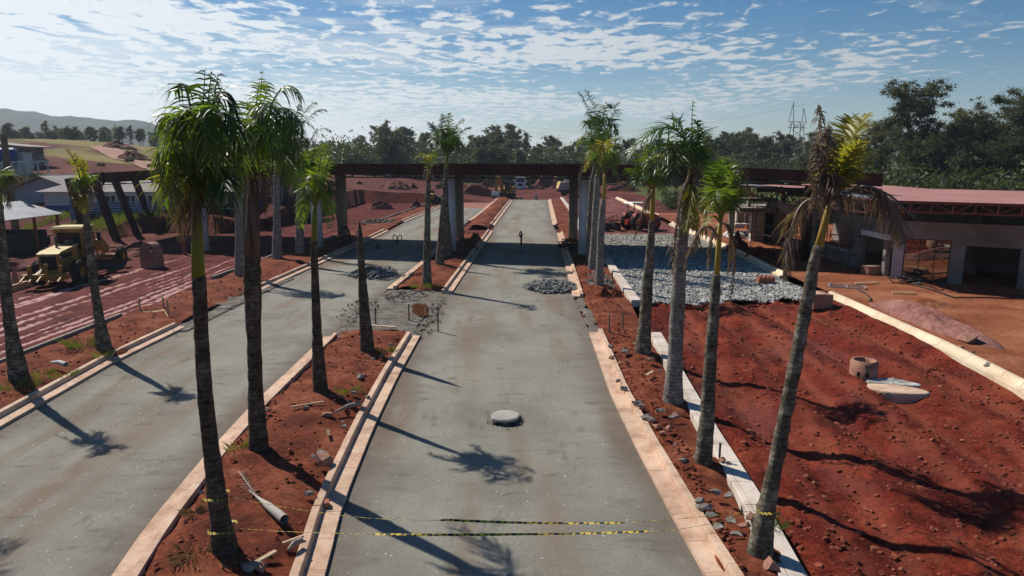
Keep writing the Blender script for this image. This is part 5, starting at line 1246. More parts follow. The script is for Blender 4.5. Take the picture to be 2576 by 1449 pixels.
# materials beyond, left of the scaffold
b = MB(); rg = random.Random(5)
for k in range(46):
    z = .12 + .16 * (k // 16); b.box((rg.uniform(-1.6, 1.6) * (1 - z * .6), rg.uniform(-.8, .8) * (1 - z * .5), z), (.75, .42, .16), rz=rg.uniform(0, 3), taper=.75)
tag(b.build('cement_sacks', M['white']), 'low heap of white sacks lying left of the scaffold', 'sacks').location = P(1868, 598, .15)
for (x, y, w_, d_, h_, m_, lb) in ((1871, 571, 1.6, 1.4, 1.5, 'kerb_pale', 'open-fronted pale concrete box in the yard left of the scaffold'), (1900, 569, 2.2, 1.5, 1.3, 'white', 'white wrapped stack of material beside the pale concrete box'), (1902, 577, 2.2, .8, .45, 'orangepole', 'low orange and white bundle in front of the wrapped stack'), (1868, 574, 1.8, .9, .5, 'kerb_pale', 'low pale slab in front of the concrete box')):
    b = MB()
    if 'open' in lb:
        b.box((0, .6, h_ / 2), (w_, .15, h_)); b.box((-w_ / 2, 0, h_ / 2), (.16, d_ * .75, h_)); b.box((w_ / 2, 0, h_ / 2), (.16, d_ * .75, h_)); b.box((0, 0, h_ / 2), (.14, d_ * .7, h_ * .98)); b.box((0, 0, h_ + .06), (w_ + .2, d_, .12))
    else:
        for k in range(4): b.box((0, 0, h_ * (k + .5) / 4), (w_ * (1 - .03 * k), d_ * (1 - .02 * k), h_ / 4 - .015), rz=.03 * (k % 2))
    o = b.build('material_stack', M[m_]); o.location = P(x, y, .1); o.rotation_euler = (0, 0, -.2); tag(o, lb, 'stack')
mixer = thing('concrete_mixer', 'yellow concrete mixer half hidden behind the dark palm in the far yard', 'mixer', P(1850, 562, .1), .4)
b = MB(); b.lathe([(0, -.55), (.35, -.5), (.55, -.1), (.52, .2), (.28, .62), (.24, .6)], 18, (0, 0, 1.15)); b.build('drum', M['yellow'], mixer, True)
b = MB(); b.bar((-.6, -.5, 0), (0, -.2, .8), .07); b.bar((.6, -.5, 0), (0, -.2, .8), .07); b.bar((-.6, .5, 0), (0, .2, .8), .07); b.bar((.6, .5, 0), (0, .2, .8), .07); b.box((.6, 0, .55), (.5, .5, .45)); b.build('frame', M['darkmetal'], mixer)
for s_ in (-.5, .5):
    b = MB(); b.lathe([(.1, -.06), (.27, -.06), (.28, 0), (.27, .06), (.1, .06)], 16, (-.5, s_, .28), 'Y'); b.build('wheel', M['rubber'], mixer, True)

# ------------------------------------------------------------ soil heaps
def mound(label, x, y, rx, ry, h, m, seed, z=0, rz=0, name='soil_heap', cat='heap', rgh=.35, sharp=1.3):
    n = 44; g = np.linspace(-1.15, 1.15, n); X, Y = np.meshgrid(g, g)
    r = np.hypot(X, Y); prof_ = np.clip(1 - r ** sharp, 0, 1)
    nz = fbm(X * 2.2 + seed, Y * 2.2, 5, seed % 30)
    n2_ = fbm(X * 5 + seed, Y * 5, 4, seed % 17)
    Z = h * (prof_ * (1 + rgh * 3.2 * nz + .5 * n2_) + .12 * nz * (prof_ > 0)) - .12 * (r > 1) - .05 - np.clip(r - .95, 0, 1) * 1.5
    idx = (np.arange(n - 1)[:, None] * n + np.arange(n - 1)[None])
    o = mk(name, np.stack([X * rx, Y * ry, Z], -1).reshape(-1, 3), np.stack([idx, idx + 1, idx + n + 1, idx + n], -1).reshape(-1, 4).tolist(), m, None, True)
    o.location = (x, y, z); o.rotation_euler = (0, 0, rz)
    return tag(o, label, cat)
def heap(label, px, py, wpx, h, m, seed, asp=.7, **k):
    p = P(px, py, k.pop('gz', 0)); r = wpx / 2 / 1753 * p.y
    return mound(label, p.x, p.y + r * asp, r, r * asp, h, m, seed, z=k.pop('zz', p.z), **k)
MR = M['mound'] = mat('heaped_red_soil', [(.075, .020, .016), (.14, .042, .030), (.21, .078, .055)], .6, .95, .8, 5, fine=.35, fscale=2.2)
heap('large dark red soil heap behind the left canopy columns', 985, 500, 150, 3.6, MR, 1)
heap('dark red soil heap left of the large one, behind the grey canopy column', 905, 498, 110, 2.6, MR, 2)
heap('long low red bank behind the road roller', 1105, 488, 130, 2.4, MR, 3)
heap('long red bank left of the excavator', 1195, 497, 150, 2.6, MR, 4, .35)
heap('far pale red heap behind the excavator arm', 1210, 468, 110, 3.0, MR, 5, .4)
heap('pointed red heap between the white truck and the dump truck', 1385, 476, 100, 4.4, MR, 6, .6)
heap('low red heap right of the white truck', 1348, 480, 60, 1.8, MR, 7, .5)
heap('low red bank right of the canopy column, behind the tractor', 1560, 484, 150, 2.2, MR, 8, .35)
heap('small block of red soil beside the far kerb of the muddy lane', 1045, 524, 42, 1.1, MR, 9, .6)
heap('dark soil clump in the muddy lane before the large heap', 955, 527, 70, 1.3, MR, 10, .5)
heap('bright red soil heap beside the cream kerb, left of the scaffold', 1866, 634, 70, 1.35, M['red'], 11, .7, gz=.1)
heap('shaded soil heap beside the cream kerb under the canopy end', 1925, 652, 90, 1.1, M['red'], 12, .6, gz=.1)
heap('grey gravel heap left of the scaffold', 1885, 549, 75, 1.5, M['rubble'], 13, .6)
heap('red soil heap at the foot of the trio of palms right of the centre road', 1521, 752, 52, .55, M['plant'], 14, .7, gz=.1)
heap('smaller red soil heap between the trio of palms and the pale kerb', 1550, 748, 44, .45, M['plant'], 15, .7, gz=.1)
heap('rounded soil mound at the rear centre column of the canopy', 1195, 612, 44, .8, M['yard'], 16, .9)
heap('dark soil mound in shade at the white centre column of the canopy', 1180, 632, 60, .6, M['plant'], 17, .6)
mound('pinkish soil ridge along the cream kerb in the right yard', 18.0, 29.5, 4.6, 1.0, .75, mat('pink_soil', [(.15, .055, .045), (.24, .105, .085), (.32, .16, .13)], .8, .95, .8, 12, fine=.3, fscale=6), 18, z=.2, rz=1.62)
mound('low reddish soil heap behind the pinkish ridge in the yard', 20.5, 33.5, 1.3, .9, .3, M['yard'], 27, z=.15)
mound('flat orange soil heap near the right edge of the yard', 22.5, 27.0, 2.0, 1.2, .3, M['yard'], 28, z=.15)
for (x, yb, wpx, h, sd_, lb) in ((300, 394, 95, 1.9, 20, 'red soil heap on the skyline of the left rise'), (335, 404, 90, 1.9, 21, 'peaked dark red heap in front of the skyline on the left rise')):
    d_ = 165 if sd_ == 20 else 140; q_ = Q(x, yb, d_); r = wpx / 2 / 1753 * d_
    mound(lb, q_.x, d_, r, r * .6, h, MR, sd_, z=float(ground_h(np.array(q_.x), np.array(d_))))
rg = random.Random(31)
for k in range(22):
    px = rg.uniform(900, 1500); py = rg.uniform(458, 500)
    if 1230 < px < 1400 and py > 470: continue
    heap('rough red soil heap on the torn up ground beyond the canopy', px, py, rg.uniform(40, 120), rg.uniform(.7, 2.2), MR, 60 + k, rg.uniform(.25, .6), sharp=rg.uniform(1.0, 2.0))['group'] = 'rough soil heaps beyond the canopy'
for k in range(9):
    y = rg.uniform(44, 62); x = rg.uniform(-35, -27)
    mound('low dark heap of soil at the foot of the cutting by the grader', x, y, rg.uniform(.8, 2.2), rg.uniform(.6, 1.4), rg.uniform(.3, .8), MR, 90 + k, z=-.05)['group'] = 'soil heaps by the cutting'
# stone piles on the roads
def stones(label, px, py, wpx, dpx, h, n, m, seed, r=(.07, .17), scatter=False):
    c = P(px, py, 0); rs_ = np.random.RandomState(seed); W_ = wpx / 2 / 1753 * c.y; D_ = P(px, py - dpx / 2, 0).y - c.y
    sp_ = []
    for k in range(n):
        a = rs_.rand() * 6.283; q_ = rs_.rand() ** .6; sp_.append((math.cos(a) * q_ * W_, math.sin(a) * q_ * D_, h * (1 - q_) * rs_.rand() ** .4 + .06, r[0] + (r[1] - r[0]) * rs_.rand() ** 1.5))
    o = rocks_mesh('stone_pile', sp_, seed, m); o.location = c
    return tag(o, label, 'stone pile', kind='stuff' if scatter else None)
stones('pile of dark broken stone on the left road before the canopy', 940, 690, 120, 26, .42, 420, M['darkstone'], 31)
stones('pile of dark broken stone on the centre road against the right kerb', 1385, 724, 138, 30, .40, 520, M['darkstone'], 32)
stones('rubble of grey stone around the trio of palms', 1505, 706, 70, 50, .25, 200, M['darkstone'], 33, (.06, .16), True)
stones('light rubble on the left edge of the apron by the bare stump', 905, 780, 90, 60, .0, 120, M['rubble'], 34, (.02, .065), True)
stones('dark rubble on the right of the puddle', 1085, 800, 60, 90, .0, 120, M['rubble'], 35, (.02, .07), True)
stones('scattered rubble behind the puddle', 1020, 748, 120, 30, .0, 150, M['rubble'], 36, (.02, .08), True)
stones('rubble between the far left kerbs beside the muddy lane', 955, 560, 90, 14, .3, 240, M['rubble'], 37, (.08, .2), True)
# puddle
pu = [P(x, y, .10).to_2d() for x, y in ((1034, 770), (1047, 765), (1060, 767), (1072, 766), (1076, 774), (1073, 783), (1077, 792), (1066, 797), (1055, 794), (1046, 788), (1036, 783), (1040, 777))]
wm = bpy.data.materials.new('muddy_water'); wm.use_nodes = True; bb = wm.node_tree.nodes['Principled BSDF']; bb.inputs['Base Color'].default_value = (.10, .042, .018, 1); bb.inputs['Roughness'].default_value = .03; bb.inputs['Specular IOR Level'].default_value = .9; bb.inputs['IOR'].default_value = 1.6
b = MB(); b.prism([(q_.x, q_.y) for q_ in pu], 'Z', .0, .125); tag(b.build('water', wm), kind='structure')

# ------------------------------------------------------------ things on and beside the roads
def pix(v): return v
# manhole cover on the centre road, standing proud of the gravel
p = P(1271, 1060, 0)
mh = thing('manhole_cover', 'round ribbed manhole cover standing proud of the centre road', 'manhole cover', p)
b = MB(); b.lathe([(0, .19), (.38, .19), (.395, .175), (.395, .12), (.37, .115)], 40); 
for k in range(-6, 7):
    x = k * .056; l_ = math.sqrt(max(.01, .345 ** 2 - x * x)); b.box((x, 0, .197), (.028, l_ * 2, .018))
b.build('lid', mat('cast_lid', [(.36, .35, .31), (.46, .45, .40)], 3, .8, .1), mh)
b = MB(); b.lathe([(.36, .115), (.355, -.1)], 40)
for a in (-2.3, -1.57, -.85, .3, 2.0): b.box((math.cos(a) * .40, math.sin(a) * .40, .05), (.10, .10, .13), rz=a)
b.build('frame', M['darkmetal'], mh)
stones('loose gravel ring broken up round the manhole cover', 1271, 1060, 100, 50, .0, 170, mat('loose_gravel', [(.10, .10, .09), (.20, .20, .18)], 3, .9, .2), 41, (.010, .028), True).name = 'loose_gravel'
# concrete manhole ring in the tilled soil
p = P(2171, 948, -.06)
mr = thing('manhole_ring', 'pinkish concrete manhole ring standing in the tilled red soil', 'concrete ring', p, .3)
b = MB(); b.lathe([(.435, -.2), (.435, .52), (.40, .525), (.40, .60), (.325, .60), (.325, -.2)], 40); b.build('ring', M['clay'], mr, True)
for a in (3.6, 4.2): b = MB(); b.box((math.cos(a) * .437, math.sin(a) * .437, .18), (.02, .10, .16), rz=a); b.build('slot', M['black'], mr)
for nm_, mt, cx_, cy_, rx_, ry_, hh, lb in (('concrete_spill', M['kerb'], 2252, 978, 1.0, .45, .05, 'pale concrete spill on the red soil in front of the manhole ring'), ('mortar_spill', M['stone'], 2248, 962, .85, .28, .10, 'grey mortar spill beside the manhole ring')):
    q_ = P(cx_, cy_, -.02); mound(lb, q_.x, q_.y, rx_, ry_, hh, mt, 51 + int(hh * 100), z=.03, rz=-.35, name=nm_, cat='concrete spill', rgh=.5, sharp=1.4)
# stub drains with cable loops on the roads
for (x, y, hp_, lb) in ((1310, 632, 1.3, 'pipe stub with a black cable loop on the centre road under the canopy'), (952, 640, .5, 'low pipe stub with a cable loop on the left road under the canopy')):
    t = thing('cable_stub', lb, 'cable stub', P(x, y, 0)); b = MB(); b.cyl((0, 0, 0), (0, 0, .45), .12, n=14); b.build('pipe', M['greycol'], t)
    b = MB(); b.cyl((.02, 0, .4), (.05, .02, hp_), .07, n=8)
    for rr_, a_, zc in ((.14, .3, hp_ + .02), (.16, 1.2, hp_ + .1)):
        b.tube([(math.cos(a_) * rr_ * math.cos(q_), math.sin(a_) * rr_ * math.cos(q_) * .6, zc + rr_ * 1.3 * math.sin(q_)) for q_ in np.linspace(0, 6.283, 15)[:-1]], .035, 6, closed=True)
    b.build('cable', M['hose'], t)
b = MB()
for s_ in (-1, 1): b.tube([(s_ * .2 + .2 * math.cos(q_) * .9, .1 * math.sin(q_), .5 + .26 * math.sin(q_) + s_ * .2 * math.cos(q_) * .5) for q_ in np.linspace(0, 6.283, 17)[:-1]], .04, 6, closed=True)
b.cyl((0, 0, 0), (0, 0, .5), .05, n=8)
tag(b.build('cable_loop', M['hose']), 'two black cable loops like a bow sticking out of the left road', 'cable').location = P(1000, 614, 0)
# hoses round the left rear column
t = thing('hose_coil', 'coil of black corrugated hose leaning on the grey left canopy column', 'hose', P(868, 606, .1)); b = MB()
for k in range(4): b.tube([(.42 * math.cos(q_) + .03 * k, -.12 * k, .62 + .60 * math.sin(q_)) for q_ in np.linspace(0, 6.283, 25)[:-1]], .075, 8, closed=True)
b.build('coil', M['hose'], t)
b = MB(); b.tube([(.2 + .42 * math.cos(q_), 0, .5 + .5 * math.sin(q_)) for q_ in np.linspace(1.2, 5.0, 18)], .055, 8)
tag(b.build('white_hose', M['white']), 'white hose bent in a half loop right of the grey left canopy column', 'hose').location = P(904, 604, .1)
b = MB(); rg = random.Random(8)
for k in range(9):
    r = rg.uniform(.3, .6); c_ = Vector((rg.uniform(-.5, .6), rg.uniform(-.4, .4), .15 + .08 * k))
    b.tube([(c_.x + r * math.cos(q_), c_.y + r * .6 * math.sin(q_), c_.z + .12 * math.sin(q_ * 2)) for q_ in np.linspace(0, 6.283, 17)[:-1]], .05, 6, closed=True)
tag(b.build('hose_heap', M['hose']), 'heap of black hose in shade at the right canopy column', 'hose').location = P(1432, 628, .2)
# stakes
def stake(px, py, h, m, label, r=.03, lean=(0, 0), group=None, cat='stake', name='stake', z=.15, dark=None):
    p = P(px, py, z); b = MB(); b.bar((0, 0, -.2), (lean[0], lean[1], h), r * 2); b.box((lean[0], lean[1], h + .01), (r * 2.6, r * 2.6, .03))
    o = b.build(name, m); o.location = p
    return tag(o, label, cat, group)
for i, (x, y, h) in enumerate(((945, 808, .62), (1029, 800, .62), (1102, 826, .95))):
    stake(805 + (x - 805), y, h, M['wood'], 'thin wooden stake on the rubble apron by the bare palm stump', group='stakes on the rubble apron')
for x, y, h in ((1532, 836, .75), (1566, 832, .78)): stake(x, y, h, M['wood'], 'thin wooden stake in the soil left of the rear palm of the front right row', group='stakes in the right planter')
for x, y, h in ((353, 783, .6), (412, 779, .6), (424, 795, .75)): stake(x, y, h, M['lightwood'], 'thin wooden stake on the left planter carrying yellow tape', group='stakes in the left planter')
stake(1540, 720, .8, M['wood'], 'lone wooden stake beside the pale kerb of the stone bed')
stake(1809, 1168, .5, M['darkmetal'], 'dark iron rod standing beside the dark lichened palm', r=.02)
for (x0, y0, x1, y1, r_, lb) in ((467, 640, 446, 540, .13, 'leaning orange painted pole before the dark soil cutting'), (838, 551, 831, 488, .10, 'rusty pole left of the pair before the cutting, by the canopy column'), (848, 550, 844, 477, .11, 'taller rusty pole right of the pair before the cutting')):
    a0 = P(x0, y0, 0); a1 = Q(x1, y1, a0.y); b = MB(); b.tube([Vector((0, 0, -.3)), a1 - a0], r_, 10); b.cyl(a1 - a0, a1 - a0 + Vector((0, 0, .06)), r_ * 1.25, n=10)
    o = b.build('pole', M['orangepole']); o.location = a0; tag(o, lb, 'pole')
# small bollards at the end of the centre road
for x, y, lb in ((1348, 503, 'short concrete post at the far end of the centre road'), (1310, 502, 'broken concrete stub at the far end of the centre road')):
    b = MB(); b.cyl((0, 0, -.2), (0, 0, 1.0 if x > 1320 else .5), .22, .2, 12); b.box((0, 0, .08), (.9, .8, .25), taper=.7)
    tag(b.build('post', M['conc']), lb, 'post').location = P(x, y, 0)
# brick on the kerb and red mark
p = P(822, 1272, .10); b = MB(); b.box((0, 0, .055), (.11, .20, .10), rz=.35); b.box((0, .0, .107), (.06, .12, .004), rz=.35); tag(b.build('brick', M['brick']), 'single red brick lying in the gutter of the centre kerb', 'brick').location = p
# fallen frond, husks, wood scraps
def scrap(name, label, cat, px, py, build, m, rz=0, z=.30, group=None):
    b = MB(); build(b); o = b.build(name, m, None, name == 'husk'); o.location = P(px, py, z); o.rotation_euler = (0, 0, rz); return tag(o, label, cat, group)
ff = thing('fallen_frond', 'fallen dead palm frond with a broad pale sheath on the middle planter', 'palm frond', P(660, 1255, .30), 0)
a0 = P(600, 1185, .33) - P(660, 1255, .30); a1 = P(655, 1260, .36) - P(660, 1255, .3); a2 = P(716, 1310, .36) - P(660, 1255, .3)
b = MB(); b.tube([a1.lerp(a2, f) + Vector((0, 0, .03)) for f in (-.5, -.2, .05, .3, .7, 1.0)], [.012, .022, .04, .075, .09, .095], 10, cap=False); b.build('sheath', mat('pale_sheath', [(.30, .26, .23), (.44, .40, .36)], 2, .7, .1), ff, True)
lf = Leafs(); rg = random.Random(4)
for k in range(40):
    q_ = a0.lerp(a1, k / 46); d_ = (a0 - a1).normalized()
    sdv = d_.cross(Vector((0, 0, 1)))
    lf.strip(q_, d_ * .7 + sdv * rg.choice((-1, 1)) * rg.uniform(.3, 1) + Vector((0, 0, .25)), Vector((0, 0, 1)), rg.uniform(.15, .38), .022, .25)
mk('leaflets', lf.V, lf.F, M['fl_dead'], ff)
b = MB(); b.tube([a0, a1], [.008, .018], 6); b.build('stem', M['rach_d'], ff, True)
sh = lambda L, r: (lambda b: b.tube([(-L / 2, 0, .05), (0, .02, .09), (L / 2, 0, .06)], [r * .4, r, r * 1.1], 9, cap=False))
scrap('husk', 'curled pale palm sheath lying on the left planter', 'palm sheath', 148, 918, sh(.75, .08), M['whitewall'], -.4)
scrap('husk', 'broad brown palm sheath lying against the centre kerb', 'palm sheath', 875, 1030, sh(.9, .06), M['rach_d'], .9)
scrap('husk', 'small husk at the foot of the nearest palm in the middle planter', 'palm sheath', 742, 1378, sh(.35, .05), M['rach_d'], 1.1)
bd = lambda L, w_: (lambda b: b.box((0, 0, .04), (L, w_, .035)))
for (x, y, L_, w_, rz_, lb) in ((955, 822, 1.5, .16, -.25, 'weathered board behind the bare palm stump'), (775, 1020, .9, .05, .5, 'pinkish stick lying on the soil in the middle planter'), (665, 1408, .5, .08, 1.0, 'pale wood scrap at the foot of the nearest palm'), (738, 1362, .4, .05, .7, 'short wood scrap beside the centre kerb'), (1634, 942, .55, .08, 1.0, 'pale splinter of wood propped on a rock in the right planter'), (826, 1092, .45, .07, 1.9, 'brown chunk of wood on the middle planter'), (1600, 868, .35, .05, -.8, 'white stick at the foot of the rear palm in the front right row')):
    scrap('wood_scrap', lb, 'wood', x, y, bd(L_, w_), M['lightwood'] if 'brown' not in lb else M['wood'], rz_, .27)
# rocks in the planters
rg = random.Random(9)
RK = [(1573, 888, .16), (1638, 905, .15), (1660, 935, .10), (1600, 1015, .12), (1612, 1024, .10), (1625, 1052, .15), (1640, 1060, .13), (1665, 1035, .12), (1690, 1050, .11), (1700, 1046, .12), (1650, 1075, .10), (1682, 1078, .12), (1630, 1045, .09), (1668, 1090, .10), (1555, 960, .10), (1570, 980, .12), (1540, 900, .12), (1560, 915, .09), (1535, 872, .12), (1808, 1328, .12), (1790, 1300, .12), (1770, 1280, .12), (1840, 1310, .12), (1870, 1325, .11), (1760, 1262, .10), (1835, 1250, .12), (1800, 1240, .12), (1890, 1305, .12), (1855, 1345, .1), (1720, 1160, .09), (1700, 1120, .07), (1815, 1160, .09), (1830, 1165, .08), (1750, 1150, .07),
      (672, 1032, .11), (768, 1028, .09), (825, 1046, .12), (868, 1074, .10), (862, 1062, .07), (810, 1140, .10), (818, 1165, .24), (788, 1150, .09), (780, 1245, .10), (508, 1240, .07), (905, 950, .13), (918, 945, .10), (890, 990, .10), (940, 905, .10), (985, 868, .12), (960, 895, .08), (925, 1000, .08), (860, 1000, .08), (632, 1430, .16), (655, 1432, .12), (880, 1015, .09)]
for i, (x, y, r) in enumerate(RK):
    b = MB(); rgr = r * rg.uniform(.8, 1.1); b.rock((0, 0, 0), rgr, i + 3, (1.15, .9, .65))
    o = b.build('rock', M['clay'] if r > .2 or rg.random() > .72 else M['rock']); o.location = P(x, y, .27) + Vector((0, 0, rgr * .25))
    right_ = x > 1400
    tag(o, 'broken stone lying on the soil between the palms of the right planter' if right_ else 'broken stone lying on the soil between the palms of the middle planter', 'rock', 'stones in the right planter' if right_ else 'stones in the middle planter')
for (x, y, r, lb) in ((2425, 862, .38, 'large brown boulder at the end of the pinkish soil ridge'), (2440, 892, .16, 'white stone below the brown boulder beside the cream kerb'), (2452, 905, .14, 'pink stone next to the white stone beside the cream kerb'), (2415, 880, .12, 'small pale stone at the foot of the brown boulder'), (2490, 925, .16, 'grey stone against the cream kerb near the right edge'), (1938, 1432, .16, 'mossy brown lump at the foot of the nearest right palm')):
    b = MB(); b.rock((0, 0, 0), r, int(x), (1.1, .9, .8)); o = b.build('rock', M['clay'] if 'brown' in lb or 'pink' in lb else M['stone']); o.location = P(x, y, .2) + Vector((0, 0, r * .4)); tag(o, lb, 'rock')
# warning tape
def tape(label, pts, sag, wd=.040, mid=None):
    b = MB(); pts = [Vector(p_) for p_ in pts]
    L = []
    for a, c in zip(pts[:-1], pts[1:]):
        n = max(4, int((c - a).length / .09))
        for k in range(n): 
            f = k / n; L.append(a.lerp(c, f) + Vector((0, 0, -sag * 4 * f * (1 - f))))
    L.append(pts[-1])
    V = []; tw = 0; n_t = len(L)
    for i, p_ in enumerate(L):
        tw += .035 * math.sin(i * .13); nr = Vector((0, math.sin(.9 + tw) * .5, math.cos(.9 + tw) * .5)) * wd * (1 if mid is None or mid[0] < p_.x < mid[1] else .2)
        V += [p_ - nr, p_ + nr]
    b.V = [tuple(v) for v in V]
    for i in range(len(L) - 1):
        a_, c_, d_, e_ = 2 * i, 2 * i + 2, 2 * i + 3, 2 * i + 1
        if i % 2: b.F += [[a_, c_, d_], [a_, d_, e_]]; b.I += [0 if (i // 2) % 2 else 1, 1 if (i // 2) % 2 else 0]
        else: b.F += [[a_, c_, d_], [a_, d_, e_]]; b.I += [0 if (i // 2) % 2 else 1] * 2
    return tag(b.build('warning_tape', [M['tapey'], M['tapek']]), label, 'tape')
Yp = 11.45
pA, pB = Q(562, 1246, Yp - .1), Q(1925, 1281, 11.35)
tape('upper yellow and black warning tape strung low across the centre road', [pA, Q(880, 1299, 11.3), Q(1130, 1308, 11.2), Q(1560, 1315, 11.2), pB], .03, .046, (-1.2, 1.9))
pA, pB = Q(560, 1326, Yp - .1), Q(1905, 1290, 11.3)
tape('lower yellow and black warning tape strung low across the centre road', [pA, Q(840, 1341, 11.2), Q(1300, 1344, 11.0), Q(1700, 1333, 11.0), pB], .02, .046, (-2.4, 2.3))
for (cx_, cy_, yy, r_, lb) in ((545, 1246, Yp, .215, 'upper band of warning tape wrapped round the nearest palm of the middle planter'), (560, 1326, Yp, .25, 'lower band of warning tape wrapped round the nearest palm of the middle planter'), (1932, 1280, 11.4, .20, 'band of warning tape wrapped round the leaning palm on the right')):
    c_ = Q(cx_, cy_, yy); tape(lb, [c_ + Vector((r_ * math.cos(q_), r_ * math.sin(q_), .02 * math.sin(3 * q_))) for q_ in np.linspace(0, 6.283, 20)], 0, .05)
tape('yellow tape strung between the stakes of the left planter', [P(353, 783, .7), P(412, 779, .75), P(424, 795, .8)], .05, .05)
# grass tufts
def tuft(label, px, py, r, h, n, seed, z=.25, m='grass', group=None):
    rg_ = random.Random(seed); lf_ = Leafs()
    for k in range(n):
        a = rg_.uniform(0, 6.28); q_ = r * rg_.random() ** .6
        lf_.strip((math.cos(a) * q_, math.sin(a) * q_, 0), (math.cos(a) * .5, math.sin(a) * .5, 1), Vector((math.sin(a), -math.cos(a), .2)), h * rg_.uniform(.5, 1.2), .028, .28)
    o = mk('grass_tuft', lf_.V, lf_.F, M[m]); o.location = P(px, py, z) if not isinstance(px, Vector) else px
    return tag(o, label, 'grass', group)
tuft('tall green grass tuft at the foot of the small leaning palm', 215, 872, .55, .65, 130, 1)
tuft('small grass tuft in front of the small leaning palm', 258, 896, .3, .4, 60, 2)
tuft('grass around the foot of the palm at the left edge', 40, 975, .7, .4, 150, 3)
tuft('low grass tuft by the pale sheath on the left planter', 108, 940, .35, .25, 70, 4)
tuft('second low grass tuft by the pale sheath on the left planter', 160, 945, .4, .25, 70, 5)
tuft('dry grass at the foot of the nearest palm in the middle planter', 498, 1395, .45, .22, 150, 6, m='fl_dead')
tuft('grass tuft against the left kerb of the middle planter', 490, 1290, .22, .2, 90, 7, m='fl_dead')
tuft('grass tuft left of the second palm in the middle planter', 604, 1128, .3, .25, 60, 8)
tuft('grass tuft in the rear of the middle planter', 880, 985, .4, .2, 80, 9)
tuft('grass tuft by the stump near the centre kerb', 970, 885, .4, .25, 80, 10)
tuft('green tuft right of the thin palm by the puddle', 1090, 722, .5, .35, 70, 11)
tuft('green tuft left of the thin palm by the puddle', 1056, 722, .5, .35, 70, 12)
tuft('grass blades between the leaning palm and the double kerb', 1945, 1325, .2, .35, 40, 13)
# ------------------------------------------------------------ machines
def wheel(t, name, c, r, wd, ax='Y', lugs=18, rim='yellow'):
    b = MB(); b.lathe([(r * .5, -wd / 2), (r * .93, -wd / 2), (r, -wd * .3), (r, wd * .3), (r * .93, wd / 2), (r * .5, wd / 2)], 28, (0, 0, 0), ax)
    for k in range(lugs):
        a = 2 * math.pi * k / lugs
        for s_ in (-1, 1):
            if ax == 'Y':
                M_ = Matrix.Rotation(a + s_ * .08, 4, 'Y') @ Matrix.Translation((r * 1.01, s_ * wd * .22, 0)) @ Matrix.Rotation(s_ * .5, 4, 'X')
            else:
                M_ = Matrix.Rotation(a, 4, 'X') @ Matrix.Translation((s_ * wd * .22, 0, r * 1.01))
            bb_ = MB(); bb_.box((0, 0, 0), (r * .09, wd * .46, r * .10) if ax == 'Y' else (wd * .46, r * .10, r * .09)); b.add(bb_.V, bb_.F, M_)
    w_ = thing(name, None, None); w_.parent = t; w_.location = c
    b.build('tyre', M['rubber'], w_, False)
    b = MB(); b.lathe([(0, -wd * .15), (r * .22, -wd * .2), (r * .30, -wd * .1), (r * .5, -wd * .42), (r * .52, -wd * .42), (r * .52, wd * .42), (r * .5, wd * .42), (r * .30, wd * .1), (r * .22, wd * .2), (0, wd * .15)], 24, (0, 0, 0), ax); b.build('rim', M[rim], w_)
    return w_
def part(name, m, fn, t, smooth=False):
    b = MB(); fn(b); return b.build(name, M[m] if isinstance(m, str) else m, t, smooth)
def words(name, txt, size, m, parent, loc, rot, ext=.004):
    cu = bpy.data.curves.new(name, 'FONT'); cu.body = txt; cu.size = size; cu.extrude = ext; cu.align_x = 'CENTER'
    tmp = bpy.data.objects.new(name, cu); COL.objects.link(tmp); dg = bpy.context.evaluated_depsgraph_get(); dg.update()
    me = bpy.data.meshes.new_from_object(tmp.evaluated_get(dg)); bpy.data.objects.remove(tmp)
    o = bpy.data.objects.new(name, me); COL.objects.link(o); me.materials.clear(); me.materials.append(m); o.parent = parent; o.location = loc; o.rotation_euler = rot
    return o
# motor grader: local +X is forward
g = thing('motor_grader', 'yellow motor grader with a rear ripper parked on the muddy lane at left', 'grader', (-26.6, 41.0, -.02), math.radians(100))
for s_ in (-1.05, 1.05):
    for x in (-.75, .80): wheel(g, 'wheel', (x, s_, .70), .70, .42)
for s_ in (-1.0, 1.0): wheel(g, 'wheel', (6.1, s_, .66), .66, .36)
part('tandem_case', 'yellow', lambda b: [b.box((0, s_ * .72, .75), (2.1, .22, .45)) for s_ in (-1, 1)], g)
def hood(b):
    b.prism([(-1.9, 1.0), (.75, 1.0), (.75, 2.12), (-1.55, 1.95), (-1.9, 1.85)], 'Y', -.52, .52)
part('engine_hood', 'yellow', hood, g)
part('hood_top', 'cream', lambda b: b.prism([(-1.98, 1.87), (-1.55, 1.97), (.72, 2.14), (.72, 2.20), (-1.55, 2.04), (-1.98, 1.93)], 'Y', -.58, .58), g)
part('grille', 'black', lambda b: [b.box((-1.915, 0, 1.42), (.03, .8, .78))] + [b.box((-.9 + .0, s_ * .525, 1.72), (1.5, .012, .24)) for s_ in (-1, 1)], g)
words('lettering', 'CATERPILLAR', .115, M['white'], g, (-1.945, 0, 1.84 - .05), (math.radians(90), 0, math.radians(-90)))
words('number', '01', .22, M['black'], g, (-.2, -.53, 1.35), (math.radians(90), 0, 0))
part('frame', 'yellow', lambda b: [b.box((-.6, 0, .85), (2.9, .75, .35)), b.bar((.9, 0, 1.0), (2.4, 0, 1.75), .5, .45), b.bar((2.3, 0, 1.75), (5.2, 0, 1.85), .38, .40), b.bar((5.1, 0, 1.9), (6.3, 0, 1.15), .42, .5), b.box((6.1, 0, .72), (.4, 1.7, .28))], g)
